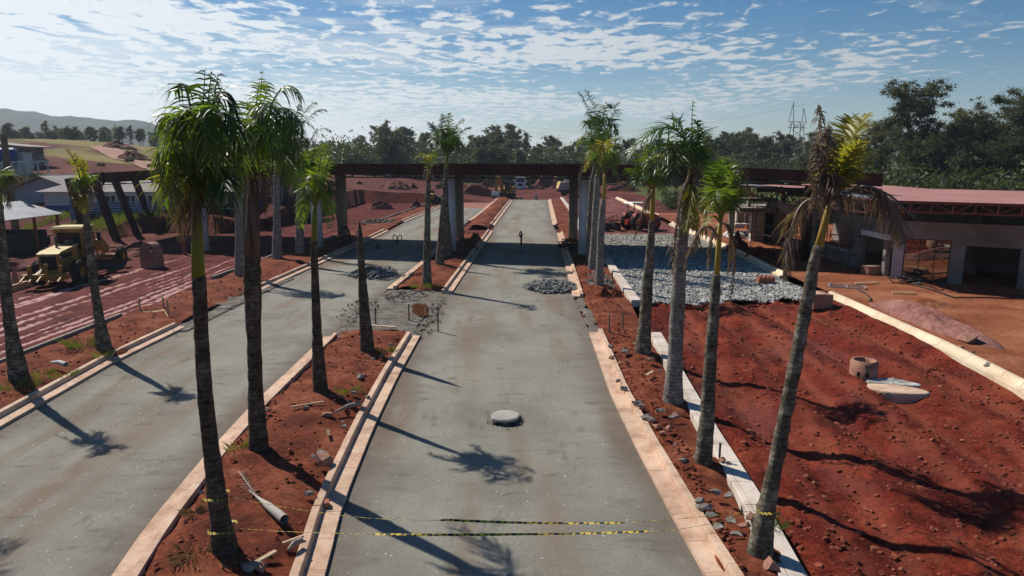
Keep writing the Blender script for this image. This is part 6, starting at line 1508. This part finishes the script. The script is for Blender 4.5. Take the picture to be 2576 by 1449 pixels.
def cabf(b):
    for x in (.95, 2.35):
        for y in (-.72, .72): b.bar((x, y, 1.25), (x + (.06 if x > 2 else -.02), y * .97, 3.02), .09)
    b.box((1.65, 0, 1.2), (1.5, 1.5, .3)); b.box((.93, 0, 1.55), (.06, 1.4, .5)); b.box((1.65, 0, 2.97), (1.7, 1.6, .22))
cab = part('cab', 'yellow', cabf, g)
part('cab_roof', 'cream', lambda b: b.prism([(.72, 3.09), (2.62, 3.09), (2.5, 3.20), (.85, 3.22)], 'Y', -.86, .86), cab)
part('cab_glass', 'glass', lambda b: [b.box((.94, 0, 2.3), (.02, 1.3, 1.0)), b.box((2.38, 0, 2.3), (.02, 1.3, 1.0)), b.box((1.65, -.71, 2.15), (1.25, .02, 1.4)), b.box((1.65, .71, 2.15), (1.25, .02, 1.4))], cab)
part('seat', 'black', lambda b: [b.box((1.5, 0, 1.75), (.5, .5, .15)), b.box((1.27, 0, 2.1), (.12, .5, .6))], cab)
part('mirror', 'black', lambda b: [b.bar((.95, .75, 2.7), (.85, 1.1, 2.7), .05), b.box((.85, 1.12, 2.4), (.06, .22, .55)), b.bar((2.4, -.75, 2.7), (2.5, -1.05, 2.7), .05), b.box((2.5, -1.07, 2.45), (.06, .2, .45))], cab)
part('exhaust', 'darkmetal', lambda b: b.cyl((-.4, .15, 2.1), (-.4, .15, 2.75), .07), g); part('air_cleaner', 'darkmetal', lambda b: b.lathe([(0, 2.1), (.18, 2.1), (.18, 2.38), (.12, 2.46), (0, 2.47)], 16, (.3, -.2, 0)), g)
def blade(b):
    V = []; n_ = 8
    for y in (-1.85, 1.85):
        for k in range(n_ + 1):
            a = -.9 + 1.9 * k / n_; V.append((3.3 + .45 * math.cos(a) - .3 - y * .35, y, .5 + .42 * math.sin(a)))
    b.add(V, [(k, k + 1, n_ + 2 + k, n_ + 1 + k) for k in range(n_)]); b.add([(x + .03, y, z) for x, y, z in V], [(n_ + 1 + k, n_ + 2 + k, k + 1, k) for k in range(n_)])
part('blade', 'darkmetal', blade, g)
part('circle', 'yellow', lambda b: [b.lathe([(.55, 1.02), (.75, 1.02), (.75, 1.12), (.55, 1.12), (.55, 1.02)], 28, (3.1, 0, 0)), b.bar((3.2, -.5, 1.05), (5.9, 0, .9), .14), b.bar((3.2, .5, 1.05), (5.9, 0, .9), .14), b.bar((2.9, 0, .9), (3.0, 0, .6), .3)], g)
part('lift_cylinder', 'yellow', lambda b: [b.cyl((3.0, s_ * .75, 1.1), (3.05, s_ * .55, 2.6), .07) for s_ in (-1, 1)] + [b.box((3.05, 0, 2.05), (.3, 1.3, .25)), b.cyl((3.4, -.3, 1.1), (3.6, .5, 2.2), .06)], g)
part('ripper', 'yellow', lambda b: [b.box((-2.55, 0, .72), (.35, 2.3, .3)), b.bar((-1.9, .45, .9), (-2.6, .45, .75), .2), b.bar((-1.9, -.45, .9), (-2.6, -.45, .75), .2), b.bar((-1.9, .3, 1.2), (-2.55, .3, .85), .12)] + [b.bar((-2.6, y, .45), (-2.55, y, 1.35 + .1 * (abs(y) < .5)), .16) for y in (-.85, -.1, .75)] + [b.bar((-2.7, y, .8), (-3.3, y, .55), .08) for y in (-.95, -.5, .1, .5, .95)], g)
part('headlight', 'white', lambda b: [b.cyl((-1.72, -.56, 1.72), (-1.78, -.56, 1.72), .06), b.box((-1.925, .25, 1.93), (.02, .2, .06))], g)
# arched concrete pipe piece behind the grader
p = P(384, 672, 0)
ar = thing('concrete_arch', 'upright pink concrete pipe piece with a rounded broken top, right of the grader', 'concrete pipe', p, -.25)
b = MB(); pr_ = [(-.62, -.3), (.62, -.3), (.62, 1.08)] + [(.62 * math.cos(a), 1.08 + .62 * math.sin(a)) for a in np.linspace(0, math.pi, 22)[1:-1]] + [(-.62, 1.08)]
b.prism(pr_, 'Y', -.38, .38); b.build('body', M['clay'], ar)
b = MB(); b.prism([(.10, 1.15), (.42, 1.12), (.46, 1.33), (.30, 1.45)], 'Y', -.40, -.33); b.build('hole', M['black'], ar)
b = MB(); b.prism([(.16, 1.10), (.50, 1.07), (.46, 1.19), (.35, 1.29), (.24, 1.25)], 'Y', -.43, -.402); b.box((.60, -.1, 1.16), (.22, .4, .06)); b.build('broken_edge', M['kerb'], ar)
# tractor with harrow: +X forward
t = thing('tractor', 'red tractor with a flat white canopy pulling a harrow beyond the stone bed', 'tractor', P(1592, 578, 0), math.radians(28))
for s_ in (-.85, .85): wheel(t, 'wheel', (0, s_, .88), .88, .48, 'Y', 18, 'mred')
for s_ in (-.75, .75): wheel(t, 'wheel', (2.35, s_, .58), .58, .34, 'Y', 16, 'mred')
part('engine_hood', 'mred', lambda b: [b.prism([(.75, .95), (2.9, .9), (2.95, 1.45), (2.6, 1.6), (.75, 1.62)], 'Y', -.34, .34), b.box((.2, 0, .85), (2.2, .5, .5))], t)
part('fender', 'mred', lambda b: [b.prism([(-.75, 1.30), (-.5, 1.75), (.45, 1.80), (.75, 1.45), (.45, 1.68), (-.45, 1.62)], 'Y', s_ * .85 - .26, s_ * .85 + .26) for s_ in (-1, 1)], t)
part('canopy_post', 'darkmetal', lambda b: [b.bar((-.35, s_ * .5, 1.4), (-.3, s_ * .5, 2.72), .08) for s_ in (-1, 1)], t)
part('canopy', 'white', lambda b: b.prism([(-.75, 2.74), (1.35, 2.70), (1.3, 2.80), (-.65, 2.86)], 'Y', -.72, .72), t)
part('steering_wheel', 'black', lambda b: [b.lathe([(.15, 0), (.19, .02), (.15, .04)], 16, (.7, 0, 1.95)), b.bar((.75, 0, 1.6), (.7, 0, 1.95), .04), b.box((.85, -.55, 2.15), (.05, .16, .32)), b.bar((.8, -.3, 1.7), (.85, -.55, 2.05), .03)], t)
part('seat', 'black', lambda b: [b.box((-.1, 0, 1.5), (.45, .45, .12)), b.box((-.32, 0, 1.75), (.1, .45, .45))], t)
part('exhaust', 'black', lambda b: b.cyl((1.7, .2, 1.6), (1.7, .2, 2.35), .05), t)
t = thing('disc_harrow', 'dark red disc harrow hitched behind the red tractor', 'harrow', P(1532, 578, 0), math.radians(20))
part('frame', 'steelred', lambda b: [b.bar((-1.0, s_, 1.0), (1.1, s_, 1.0), .12) for s_ in (-.9, .9)] + [b.bar((x, -1.0, 1.02), (x, 1.0, 1.02), .12) for x in (-.9, 0, .9)] + [b.bar((-.9, 0, 1.0), (.9, 0, 1.5), .08), b.bar((.9, 0, 1.05), (2.0, 0, .7), .12), b.bar((.9, 0, 1.1), (.9, 0, 1.5), .07)], t)
for x in (-.6, .6):
    b = MB()
    for k in range(7): b.lathe([(0, .0), (.42, -.05), (.43, 0), (0, .06)], 18, (x + (k - 3) * .06, -1.0 + k * .33, .40), 'Y')
    b.bar((x - .2, -1.1, .40), (x + .2, 1.1, .40), .06); b.build('disc_gang', M['darkmetal'], t)
# excavator facing the camera-left
t = thing('excavator', 'orange and yellow excavator with its bucket lowered at the far end of the roads', 'excavator', P(1272, 497, 0), math.radians(248))
for s_ in (-1.05, 1.05):
    def trk(b, s_=s_):
        pr = [(1.6 + .4 * math.cos(a), .42 + .42 * math.sin(a)) for a in np.linspace(-1.57, 1.57, 8)] + [(-1.6 + .4 * math.cos(a), .42 + .42 * math.sin(a)) for a in np.linspace(1.57, 4.71, 8)]
        b.prism(pr, 'Y', s_ - .28, s_ + .28)
        for k in range(9): b.box((-1.6 + .4 * k, s_, .86), (.18, .6, .05))
    part('track', 'rubber', trk, t)
part('undercarriage', 'darkmetal', lambda b: b.box((0, 0, .65), (2.2, 1.6, .4)), t)
part('house', 'yellow', lambda b: [b.prism([(-2.2, 1.0), (1.0, 1.0), (1.0, 1.5), (-.2, 2.0), (-2.2, 1.95)], 'Y', -1.25, 1.25)], t)
cab = part('cab', 'darkmetal', lambda b: [b.prism([(-.1, 1.5), (1.35, 1.5), (1.15, 2.95), (-.1, 3.0)], 'Y', .35, 1.25), b.box((.5, .8, 3.03), (1.4, 1.0, .08))], t)
part('cab_glass', 'glass', lambda b: [b.prism([(.1, 1.75), (1.27, 1.7), (1.12, 2.8), (.1, 2.85)], 'Y', .335, .345), b.prism([(.1, 1.75), (1.27, 1.7), (1.12, 2.8), (.1, 2.85)], 'Y', 1.255, 1.265), b.box((1.28, .8, 2.2), (.02, .7, 1.0), ry=-.13)], cab)
orange = mat('orange_machine_paint', [(.36, .13, .02), (.46, .19, .03)], 1, .5, 0)
part('boom', orange, lambda b: [b.bar((.9, -.3, 1.5), (2.1, -.3, 3.6), .45, .55), b.bar((2.1, -.3, 3.6), (3.6, -.3, 3.4), .42, .5), b.cyl((1.0, -.55, 1.4), (2.1, -.55, 3.2), .09)], t)
part('arm', 'yellow', lambda b: [b.bar((3.4, -.3, 3.6), (3.9, -.3, 1.2), .36, .42), b.cyl((2.4, -.3, 4.0), (3.4, -.3, 3.8), .09), b.box((3.5, -.3, 3.55), (.5, .5, .5))], t)
part('bucket', 'metal', lambda b: [b.prism([(3.5, 1.3), (4.3, 1.25), (4.55, .7), (4.3, .15), (3.7, .05), (3.9, .5)], 'Y', -1.0, .45)] + [b.box((3.6, -.9 + .3 * k, .05), (.25, .1, .08)) for k in range(5)], t)
# road roller seen from behind
t = thing('road_roller', 'small yellow road roller with a flat canopy behind the slender palms', 'roller', P(1090, 512, 0), math.radians(80))
wheel(t, 'wheel', (-.9, -.8, .6), .6, .5); wheel(t, 'wheel', (-.9, .8, .6), .6, .5)
part('drum', 'darkmetal', lambda b: b.lathe([(0, -.95), (.65, -.95), (.65, .95), (0, .95)], 28, (1.7, 0, .65), 'Y'), t)
part('body', 'yellow', lambda b: [b.prism([(-2.0, .75), (.2, .75), (.2, 1.35), (-.3, 1.45), (-2.0, 1.6)], 'Y', -.62, .62), b.bar((.2, 0, .9), (1.7, .0, .95), .4, .3), b.box((1.7, 0, .95), (1.6, 2.1, .16))], t)
part('hood_cover', 'cream', lambda b: b.prism([(-2.04, 1.58), (-.9, 1.66), (-.9, 1.72), (-2.04, 1.66)], 'Y', -.64, .64), t)
part('canopy', 'darkmetal', lambda b: [b.box((.1, 0, 2.95), (1.7, 1.5, .1))] + [b.bar((x, y, 1.3), (x, y, 2.92), .07) for x in (-.6, .8) for y in (-.65, .65)], t)
part('seat', 'black', lambda b: [b.box((0, 0, 1.6), (.5, .5, .2)), b.box((-.25, 0, 1.9), (.12, .5, .5))], t)
# white truck facing the camera
t = thing('truck', 'white truck facing the camera at the far end of the centre road', 'truck', P(1309, 479, 0), math.radians(-92))
for x in (0.2, -3.2, -4.5):
    for s_ in (-1.0, 1.0): wheel(t, 'wheel', (x, s_, .5), .5, .32, 'Y', 14, 'metal')
cab = part('cab', 'white', lambda b: [b.prism([(-.9, .8), (1.1, .8), (1.15, 1.9), (.85, 2.75), (.6, 2.9), (-.9, 2.95)], 'Y', -1.2, 1.2), b.box((.1, 0, 3.0), (1.0, 1.8, .25))], t)
part('windscreen', 'glass', lambda b: b.box((1.03, 0, 2.3), (.03, 2.0, .72), ry=-.30), cab)
part('grille', 'black', lambda b: b.box((1.17, 0, 1.35), (.03, 1.1, .6)), cab)
part('headlight', 'metal', lambda b: [b.box((1.18, s_ * .9, 1.0), (.04, .35, .2)) for s_ in (-1, 1)], cab)
part('bumper', 'white', lambda b: b.box((1.2, 0, .66), (.25, 2.4, .32)), t)
part('mirror', 'white', lambda b: [b.box((.95, s_ * 1.4, 2.2), (.12, .2, .55)) for s_ in (-1, 1)], t)
part('tank', 'white', lambda b: [b.box((-3.2, 0, 2.0), (3.8, 2.3, 1.6)), b.box((-2.4, 0, .85), (6, .9, .2))], t)
# dump truck, tail to the left
t = thing('dump_truck', 'pinkish white dump truck behind the right canopy column', 'dump truck', P(1440, 492, 0), math.radians(8))
for x in (-1.6, -.25):
    for s_ in (-1.0, 1.0): wheel(t, 'wheel', (x, s_, .58), .58, .4, 'Y', 14, 'darkmetal')
for s_ in (-1.0, 1.0): wheel(t, 'wheel', (3.4, s_, .55), .55, .34, 'Y', 14, 'darkmetal')
part('bed', mat('dusty_pink_paint', [(.36, .25, .22), (.46, .34, .30)], .8, .7, 0), lambda b: [b.prism([(-2.9, 1.25), (2.0, 1.15), (2.2, 2.75), (-2.6, 2.70), (-3.1, 1.6)], 'Y', -1.25, 1.25)] + [b.box((x, -1.28, 1.9), (.1, .08, 1.4)) for x in (-1.4, 0, 1.3)], t)
part('tailgate', 'cream', lambda b: b.prism([(-3.16, 1.5), (-3.1, 1.45), (-2.62, 2.8), (-2.7, 2.82)], 'Y', -1.2, 1.2), t)
part('cab', 'white', lambda b: [b.prism([(2.5, .8), (4.4, .8), (4.4, 1.8), (4.2, 2.8), (2.5, 2.9)], 'Y', -1.15, 1.15)], t)
part('tarp_roll', 'metal', lambda b: b.cyl((-1.6, 0, 3.05), (1.0, 0, 3.05), .32, n=14), t)
part('chassis', 'darkmetal', lambda b: b.box((.8, 0, .95), (7, .9, .3)), t)
# two small far vehicles above the large heap
for x, y, lb in ((1050 * 0 + 973, 452, 'tiny white van far behind the large soil heap'),):
    t = thing('van', lb, 'van', Q(x, y, 175), math.radians(100)); t.location.z = Q(x, y + 8, 175).z
    part('body', 'white', lambda b: b.prism([(-2.4, .3), (2.4, .3), (2.4, 1.0), (1.7, 1.2), (1.2, 2.1), (-2.4, 2.2)], 'Y', -.95, .95), t); part('window', 'glass', lambda b: b.box((-2.41, 0, 1.6), (.03, 1.5, .6)), t)
    for xx in (-1.5, 1.5):
        for s_ in (-.85, .85): wheel(t, 'wheel', (xx, s_, .35), .35, .25, 'Y', 10, 'metal')

# ------------------------------------------------------------ left side: huts, shed, fences, tanks, poles
def gz(x, y): return float(ground_h(np.array(x), np.array(y)))
hut = thing('site_hut', 'long white site hut with a grey hipped roof and windows, behind the raking legs', 'hut', (0, 0, 0))
X0, X1, Y0, Y1, zb, ze = -49.0, -29.5, 73.6, 80.5, 1.5, 3.95
part('wall', 'whitewall', lambda b: [b.box(((X0 + X1) / 2, Y0, (zb - .8 + ze) / 2), (X1 - X0, .2, ze - zb + .8)), b.box(((X0 + X1) / 2, Y1, (zb - .8 + ze) / 2), (X1 - X0, .2, ze - zb + .8)), b.box((X0 + .1, (Y0 + Y1) / 2, (zb - .8 + ze) / 2), (.2, Y1 - Y0 - .2, ze - zb + .8)), b.box((X1 - .1, (Y0 + Y1) / 2, (zb - .8 + ze) / 2), (.2, Y1 - Y0 - .2, ze - zb + .8))], hut)
part('blue_dado', 'blue', lambda b: b.box(((X0 + X1) / 2, Y0 - .115, zb + .45), (X1 - X0, .02, .9)), hut)
def hip(b):
    e = .6; V = [(X0 - e, Y0 - e, ze - .1), (X1 + e, Y0 - e, ze - .1), (X1 + e, Y1 + e, ze - .1), (X0 - e, Y1 + e, ze - .1), (X0 + 3.2, (Y0 + Y1) / 2, ze + 1.35), (X1 - .2, (Y0 + Y1) / 2, ze + 1.35)]
    b.add(V, [(0, 1, 5, 4), (1, 2, 5), (2, 3, 4, 5), (3, 0, 4), (3, 2, 1, 0)])
part('roof', 'fibre', hip, hut)
for px in (279, 329, 385, 440):
    x = Q(px, 490, Y0).x
    wn = part('window', 'white', lambda b: [b.bar((x - .55, Y0 - .12, z), (x + .55, Y0 - .12, z), .09) for z in (2.35, 3.45)] + [b.bar((xx, Y0 - .12, 2.36), (xx, Y0 - .12, 3.44), .08) for xx in (x - .53, x, x + .53)], hut)
    part('pane', 'glass', lambda b: b.box((x, Y0 - .11, 2.9), (1.04, .02, 1.06)), wn)
h2 = thing('gable_hut', 'grey gabled hut at left behind the open shed', 'hut', (0, 0, 0))
xa, xm, xb, ya, yb2, zb, ze, zr = -58.5, -53.6, -48.9, 80.5, 90, 2.2, 3.5, 5.25
part('wall', 'bluewall', lambda b: b.prism([(xa + .5, zb - .6), (xb - .5, zb - .6), (xb - .5, ze), (xm, zr - .15), (xa + .5, ze)], 'Y', ya, yb2), h2)
part('roof', 'fibre', lambda b: [b.prism([(xa - .3, ze - .25), (xm, zr), (xm, zr + .1), (xa - .3, ze - .13)], 'Y', ya - .7, yb2 + .5), b.prism([(xb + .3, ze - .25), (xm, zr), (xm, zr + .1), (xb + .3, ze - .13)], 'Y', ya - .7, yb2 + .5)], h2)
part('fascia', 'white', lambda b: [b.bar((xm, ya - .72, zr + .06), (xm, yb2, zr + .12), .12)], h2)
h3 = thing('store_shed', 'dark open-fronted shed behind the cutting, seen between the front palms', 'shed', (0, 0, 0))
zz3 = 2.7
part('roof', 'sheet', lambda b: b.prism([(-31.5, zz3 + 2.55), (-20.8 - 5, zz3 + 2.75), (-20.8 - 5, zz3 + 2.83), (-31.5, zz3 + 2.63)], 'Y', 82, 90), h3)
part('wall', 'wood', lambda b: [b.box((-28.8, 89, zz3 + 1.2), (5.4, .2, 2.6)), b.box((-31.2, 86, zz3 + 1.2), (.2, 6, 2.6)), b.box((-29.5, 83.2, zz3 + 1.5), (2.0, .15, 2.0))], h3)
part('post', 'wood', lambda b: [b.bar((x, 82.3, zz3 - .3), (x, 82.3, zz3 + 2.6), .14) for x in (-31, -29.4, -27.7, -26.2)], h3)
sd2 = thing('open_shed', 'open shed with a grey corrugated gable roof and rusty posts at the left edge', 'shed', (0, 0, 0))
ry0, ry1, xe, xr_, xw, zev, zrd = 51.4, 59.7, -38.3, -41.8, -46.0, 2.62, 3.68
def corr(b):
    n_ = 34
    for sx_, ex in ((1, xe), (-1, xw)):
        for k in range(n_):
            y0 = ry0 + (ry1 - ry0) * k / n_; dz = .035 * (k % 2)
            ze_ = zev if sx_ > 0 else zrd + (zev - zrd) * (xw - xr_) / (xe - xr_) * -1
            V = [(xr_, y0, zrd + dz), (xr_, y0 + (ry1 - ry0) / n_, zrd + .035 - dz), (ex, y0 + (ry1 - ry0) / n_, ze_ + .035 - dz), (ex, y0, ze_ + dz)]
            b.add(V + [(v[0], v[1], v[2] - .04) for v in V], [(0, 1, 2, 3), (7, 6, 5, 4), (3, 2, 6, 7)])
part('roof', 'sheet', corr, sd2)
for y in (52, 56.4, 59.3): part('post', 'orangepole', lambda b: b.bar((xe - .3, y, -.3), (xe - .35, y, zev - .02), .16), sd2)
for y in (52, 59.3): part('post', 'wood', lambda b: b.bar((xw + .5, y, -.3), (xw + .5, y, zev), .16), sd2)
part('low_wall', 'darkmetal', lambda b: [b.box((-40.8, 57.8, .7), (4.2, .12, 1.5)), b.box((-38.9, 54.6, .65), (.12, 4.6, 1.4)), b.box((-45.4, 55, 1.2), (.12, 8, 2.4))], sd2)
# striped tarp fence, railing, blue fence
tp = thing('tarp_fence', 'blue and white striped tarpaulin fence in front of the long hut', 'fence', (0, 0, 0))
stripe = bpy.data.materials.new('striped_tarp'); stripe.use_nodes = True; t_ = stripe.node_tree; b_ = t_.nodes['Principled BSDF']; b_.inputs['Roughness'].default_value = .5
tcn = N(t_, 'ShaderNodeTexCoord'); wv = N(t_, 'ShaderNodeTexWave', bands_direction='Z', wave_profile='SIN'); wv.inputs['Scale'].default_value = 1.25; wv.inputs['Distortion'].default_value = .35; t_.links.new(tcn.outputs['Object'], wv.inputs[0])
mxs = N(t_, 'ShaderNodeMixRGB'); t_.links.new(smooth_n(t_, wv.outputs[1], .45, .55), mxs.inputs[0]); mxs.inputs[1].default_value = (.02, .07, .26, 1); mxs.inputs[2].default_value = (.45, .52, .62, 1); t_.links.new(mxs.outputs[0], b_.inputs['Base Color'])
fl = [Vector((-43.0, 68.0)), Vector((-41.2, 71.0)), Vector((-38.4, 71.6)), Vector((-36.6, 71.8))]
def tarp(b):
    for a, c in zip(fl[:-1], fl[1:]):
        n_ = 8
        for k in range(n_):
            p0, p1 = a.lerp(c, k / n_), a.lerp(c, (k + 1) / n_); s0, s1 = (.10 * math.sin(k * 2.1 + q) for q in (0, 2.1))
            z0, z1 = gz(p0.x, p0.y), gz(p1.x, p1.y)
            b.add([(p0.x, p0.y + s0, 1.3), (p1.x, p1.y + s1, 1.3), (p1.x, p1.y + s1 * .4, 3.0 - abs(s1)), (p0.x, p0.y + s0 * .4, 3.0 - abs(s0))], [(0, 1, 2, 3)])
part('tarp', stripe, tarp, tp)
for v in fl: part('post', 'wood', lambda b: b.bar((v.x, v.y + .15, .8), (v.x, v.y + .15, 3.15), .1), tp)
rl = thing('railing', 'white wooden post and rail fence along the top of the soil cutting', 'fence', (0, 0, 0))
rp = [Vector((-35.8, 71.8)), Vector((-34.0, 72.0)), Vector((-32.2, 72.2)), Vector((-30.3, 72.3)), Vector((-28.6, 72.4))]
for v in rp: part('post', 'whitewall', lambda b: b.bar((v.x, v.y, 1.1), (v.x, v.y, 3.0), .12), rl)
part('rail', 'whitewall', lambda b: [b.bar((a.x, a.y - .08, z), (c.x, c.y - .08, z), .05, .14) for a, c in zip(rp[:-1], rp[1:]) for z in (2.2, 2.8)], rl)
bf = thing('blue_fence', 'solid blue hoarding on top of the cutting behind the bushy palms', 'fence', (0, 0, 0))
part('board', 'blue', lambda b: [b.box((-29.2 + .9 * k, 73.2 + .05 * (k % 2), 3.0), (.86, .06, 1.7)) for k in range(4)], bf)
part('post', 'wood', lambda b: [b.bar((-29.6 + 1.2 * k, 73.4, 2.0), (-29.6 + 1.2 * k, 73.4, 3.9), .1) for k in range(4)], bf)
wf_ = thing('wire_fence', 'thin post and wire fence on the edge of the soil cutting', 'fence', (0, 0, 0))
for k in range(10):
    y = 75 + 3.6 * k; part('post', 'kerb_pale', lambda b: b.bar((-26.9, y, 2.3), (-26.9, y, 4.1), .11), wf_)
part('wire', 'darkmetal', lambda b: [b.bar((-26.9, 75, z), (-26.9, 107.4, z), .03) for z in (3.2, 3.7, 4.0)], wf_)
# pole, tanks and rails on the left rise
def pole(label, px, pyb, pyt, d, r, m='wood', arm=False):
    t = thing('utility_pole', label, 'pole', Q(px, pyb, d)); h = Q(px, pyt, d).z - Q(px, pyb, d).z
    part('shaft', m, lambda b: b.tube([(0, 0, -1.5), (0, 0, h)], [r, r * .8], 10), t)
    part('bracket', 'darkmetal', lambda b: [b.box((0, -r - .02, h * .62), (.5, .08, .12)), b.bar((0, 0, h * .66), (-2.2, -.5, h * .60), .05)], t)
pole('wooden utility pole in front of the grey gabled hut at left', 37, 560, 338, 63, .32)
pole('small pole far behind the left canopy beam', 1272 * 0 + 955, 420, 398, 170, .3)
t = thing('water_tank', 'pale square water tank on a stand at the left', 'tank', Q(58, 424, 99)); part('tank', 'whitewall', lambda b: [b.prism([(-1.05, 0), (1.05, 0), (.8, 2.1), (-.8, 2.1)], 'Y', -.9, .9), b.box((0, 0, 2.15), (1.9, 2.0, .12))], t); part('stand', 'whitewall', lambda b: b.box((0, 0, -.7), (1.6, 1.6, 1.4)), t)
for i, (px, lb) in enumerate(((12, 'dark blue drum tank at the left edge beside the utility pole'), (-18, 'dark blue drum tank cut by the left edge of the picture'))):
    t = thing('blue_tank', lb, 'tank', Q(px, 408, 97), .5); part('drum', 'blue', lambda b: b.lathe([(0, -1.5), (.95, -1.45), (1.05, -1.2), (1.05, 1.2), (.95, 1.45), (0, 1.5)], 22, (0, 0, .9), 'X'), t, False); part('cradle', 'whitewall', lambda b: [b.box((x, 0, -.4), (.3, 1.6, 1.0)) for x in (-.8, .8)], t)
t = thing('rail_fence', 'pale low rail fence by the tanks on the left rise', 'fence', (0, 0, 0))
rp = [Q(px, py, 96) for px, py in ((-30, 417), (0, 416), (48, 415), (70, 418), (95, 414), (120, 412))]
for v in rp: part('post', 'whitewall', lambda b: b.bar(v - Vector((0, 0, 1.2)), v + Vector((0, 0, .5)), .14), t)
part('rail', 'whitewall', lambda b: [b.bar(a + Vector((0, 0, .4)), c + Vector((0, 0, .4)), .08, .22) for a, c in zip(rp[:-1], rp[1:])], t)
t = thing('hill_house', 'low grey roofed house behind the blue tanks at the left edge', 'house', (0, 0, 0)); q_ = Q(-10, 410, 108)
part('wall', 'conc', lambda b: b.box((q_.x, 110, q_.z + .9), (9, 5, 3.4)), t); part('roof', 'fibre', lambda b: b.prism([(q_.x - 5, q_.z + 3.3), (q_.x + 6, q_.z + 2.3), (q_.x + 6, q_.z + 2.45), (q_.x - 5, q_.z + 3.5)], 'Y', 106.5, 113), t)
pl_ = [(420, 420, 125), (380, 410, 132), (320, 401, 140), (278, 391, 150), (262, 383, 158), (285, 378, 168)]
rb_ = MB(); pp_ = []
for px, py, d_ in pl_: x_ = Q(px, py, d_).x; pp_.append(Vector((x_, d_)))
pp_ = [Vector(v) for v in resample(pp_, 40)]
for i in range(39):
    a, c = pp_[i], pp_[i + 1]; V = []
    for v in (a, c):
        for e in (-3, -1, 1, 3): V.append((v.x + e * .8, v.y + e * .5, gz(v.x + e * .8, v.y + e * .5) + .14))
    rb_.add(V, [(k, k + 1, k + 5, k + 4) for k in range(3)])
tag(rb_.build('path', mat('pale_dirt_track', [(.30, .15, .11), (.42, .24, .18)], .4, .95, .2, 4)), kind='structure')
# cone-like marker near the shed
t = thing('marker_cone', 'dusty pink cone standing on the short kerb behind the grader', 'cone', P(40, 712, .05)); part('cone', 'clay', lambda b: b.lathe([(0, .95), (.05, .95), (.20, .08), (.0, .08)], 16), t); part('base', 'clay', lambda b: b.box((0, 0, .04), (.5, .5, .08)), t)
# grass on the bank below the huts (uncountable)
lf = Leafs(); rg = random.Random(12)
for k in range(2600):
    x = rg.uniform(-46, -35.5); y = rg.uniform(64.5, 71.5); zz_ = gz(x, y)
    if zz_ < .12 or float(fbm(x * .3, y * .3, 3, 71)) < -.06: continue
    a = rg.uniform(0, 6.28); lf.strip((x, y, zz_ - .05), (math.cos(a) * .4, math.sin(a) * .4, 1), Vector((math.sin(a), -math.cos(a), .2)), rg.uniform(.35, .8), .09, .25, 2)
tag(mk('bank_grass', lf.V, lf.F, M['grass']), 'bright green grass on the bank below the long hut', 'grass', kind='stuff')
# lattice pylons and wires
def pylon(label, px, pyt, d, zb, hw, rz):
    top = Q(px, pyt, d); H_ = top.z - zb; t = thing('pylon', label, 'pylon', (top.x, d, zb), rz); th = .22 * d / 300
    def leg(b, x, y): b.bar((x * hw, y * hw * .55, 0), (x * hw * .55, y * .6, H_ * .72), th)
    part('tower', 'darkmetal', lambda b: [leg(b, x, y) for x in (-1, 1) for y in (-1, 1)] + [b.bar((sx_ * hw * (1 - .45 * k / 8), 0, H_ * .72 * k / 8), (-sx_ * hw * (1 - .45 * (k + 1) / 8), 0, H_ * .72 * (k + 1) / 8), th * .6) for k in range(8) for sx_ in (-1, 1)], t)
    part('cross_arm', 'darkmetal', lambda b: [b.bar((-hw * 1.1, 0, H_ * .74), (hw * 1.1, 0, H_ * .74), th), b.bar((-hw * 1.1, 0, H_ * .66), (hw * 1.1, 0, H_ * .66), th)] + [b.bar((-hw * 1.1 + hw * .44 * k, 0, H_ * .66 + H_ * .08 * (k % 2)), (-hw * 1.1 + hw * .44 * (k + 1), 0, H_ * .66 + H_ * .08 * ((k + 1) % 2)), th * .6) for k in range(5)], t)
    part('peak', 'darkmetal', lambda b: [b.bar((s_ * hw * .8 + e * hw * .28, 0, H_ * .74), (s_ * hw * .62, 0, H_ * (1 if s_ < 0 else .93)), th * .8) for s_ in (-1, 1) for e in (-1, 1)], t)
    return top, H_
tp_, H_ = pylon('steel lattice pylon rising above the trees on the right', 2010, 258, 310, 0, 5.2, .5)
pylon('faint steel pylon far away among the trees on the left', 308, 312, 520, 2, 8, .2)
b = MB(); far_ = Q(1300, 380, 520)
for k, dz in enumerate((.66, .66, .66, .98)):
    a0 = Vector((tp_.x - 5 + 4 * min(k, 2), 310, H_ * dz - (3 if k < 3 else 0))); a1 = far_ + Vector((k * 4, 0, k * 3 + 8)); pts = [a0.lerp(a1, f) + Vector((0, 0, -22 * f * (1 - f) * 1.2)) for f in np.linspace(0, 1, 14)]; b.tube(pts, .035, 4)
tag(b.build('power_line', M['darkmetal']), 'thin power lines running left from the right hand pylon', 'power line')

# ------------------------------------------------------------ haze: even thin air round everything
hzm = bpy.data.materials.new('haze_air'); hzm.use_nodes = True; t = hzm.node_tree; t.nodes.clear()
o_ = N(t, 'ShaderNodeOutputMaterial'); pv = N(t, 'ShaderNodeVolumePrincipled'); pv.inputs['Color'].default_value = (.72, .86, 1.0, 1); pv.inputs['Density'].default_value = .00021; pv.inputs['Anisotropy'].default_value = .3
t.links.new(pv.outputs[0], o_.inputs['Volume'])
b = MB(); b.box((0, 1100, 74), (4600, 2500, 156))
tag(b.build('haze', hzm), kind='stuff')
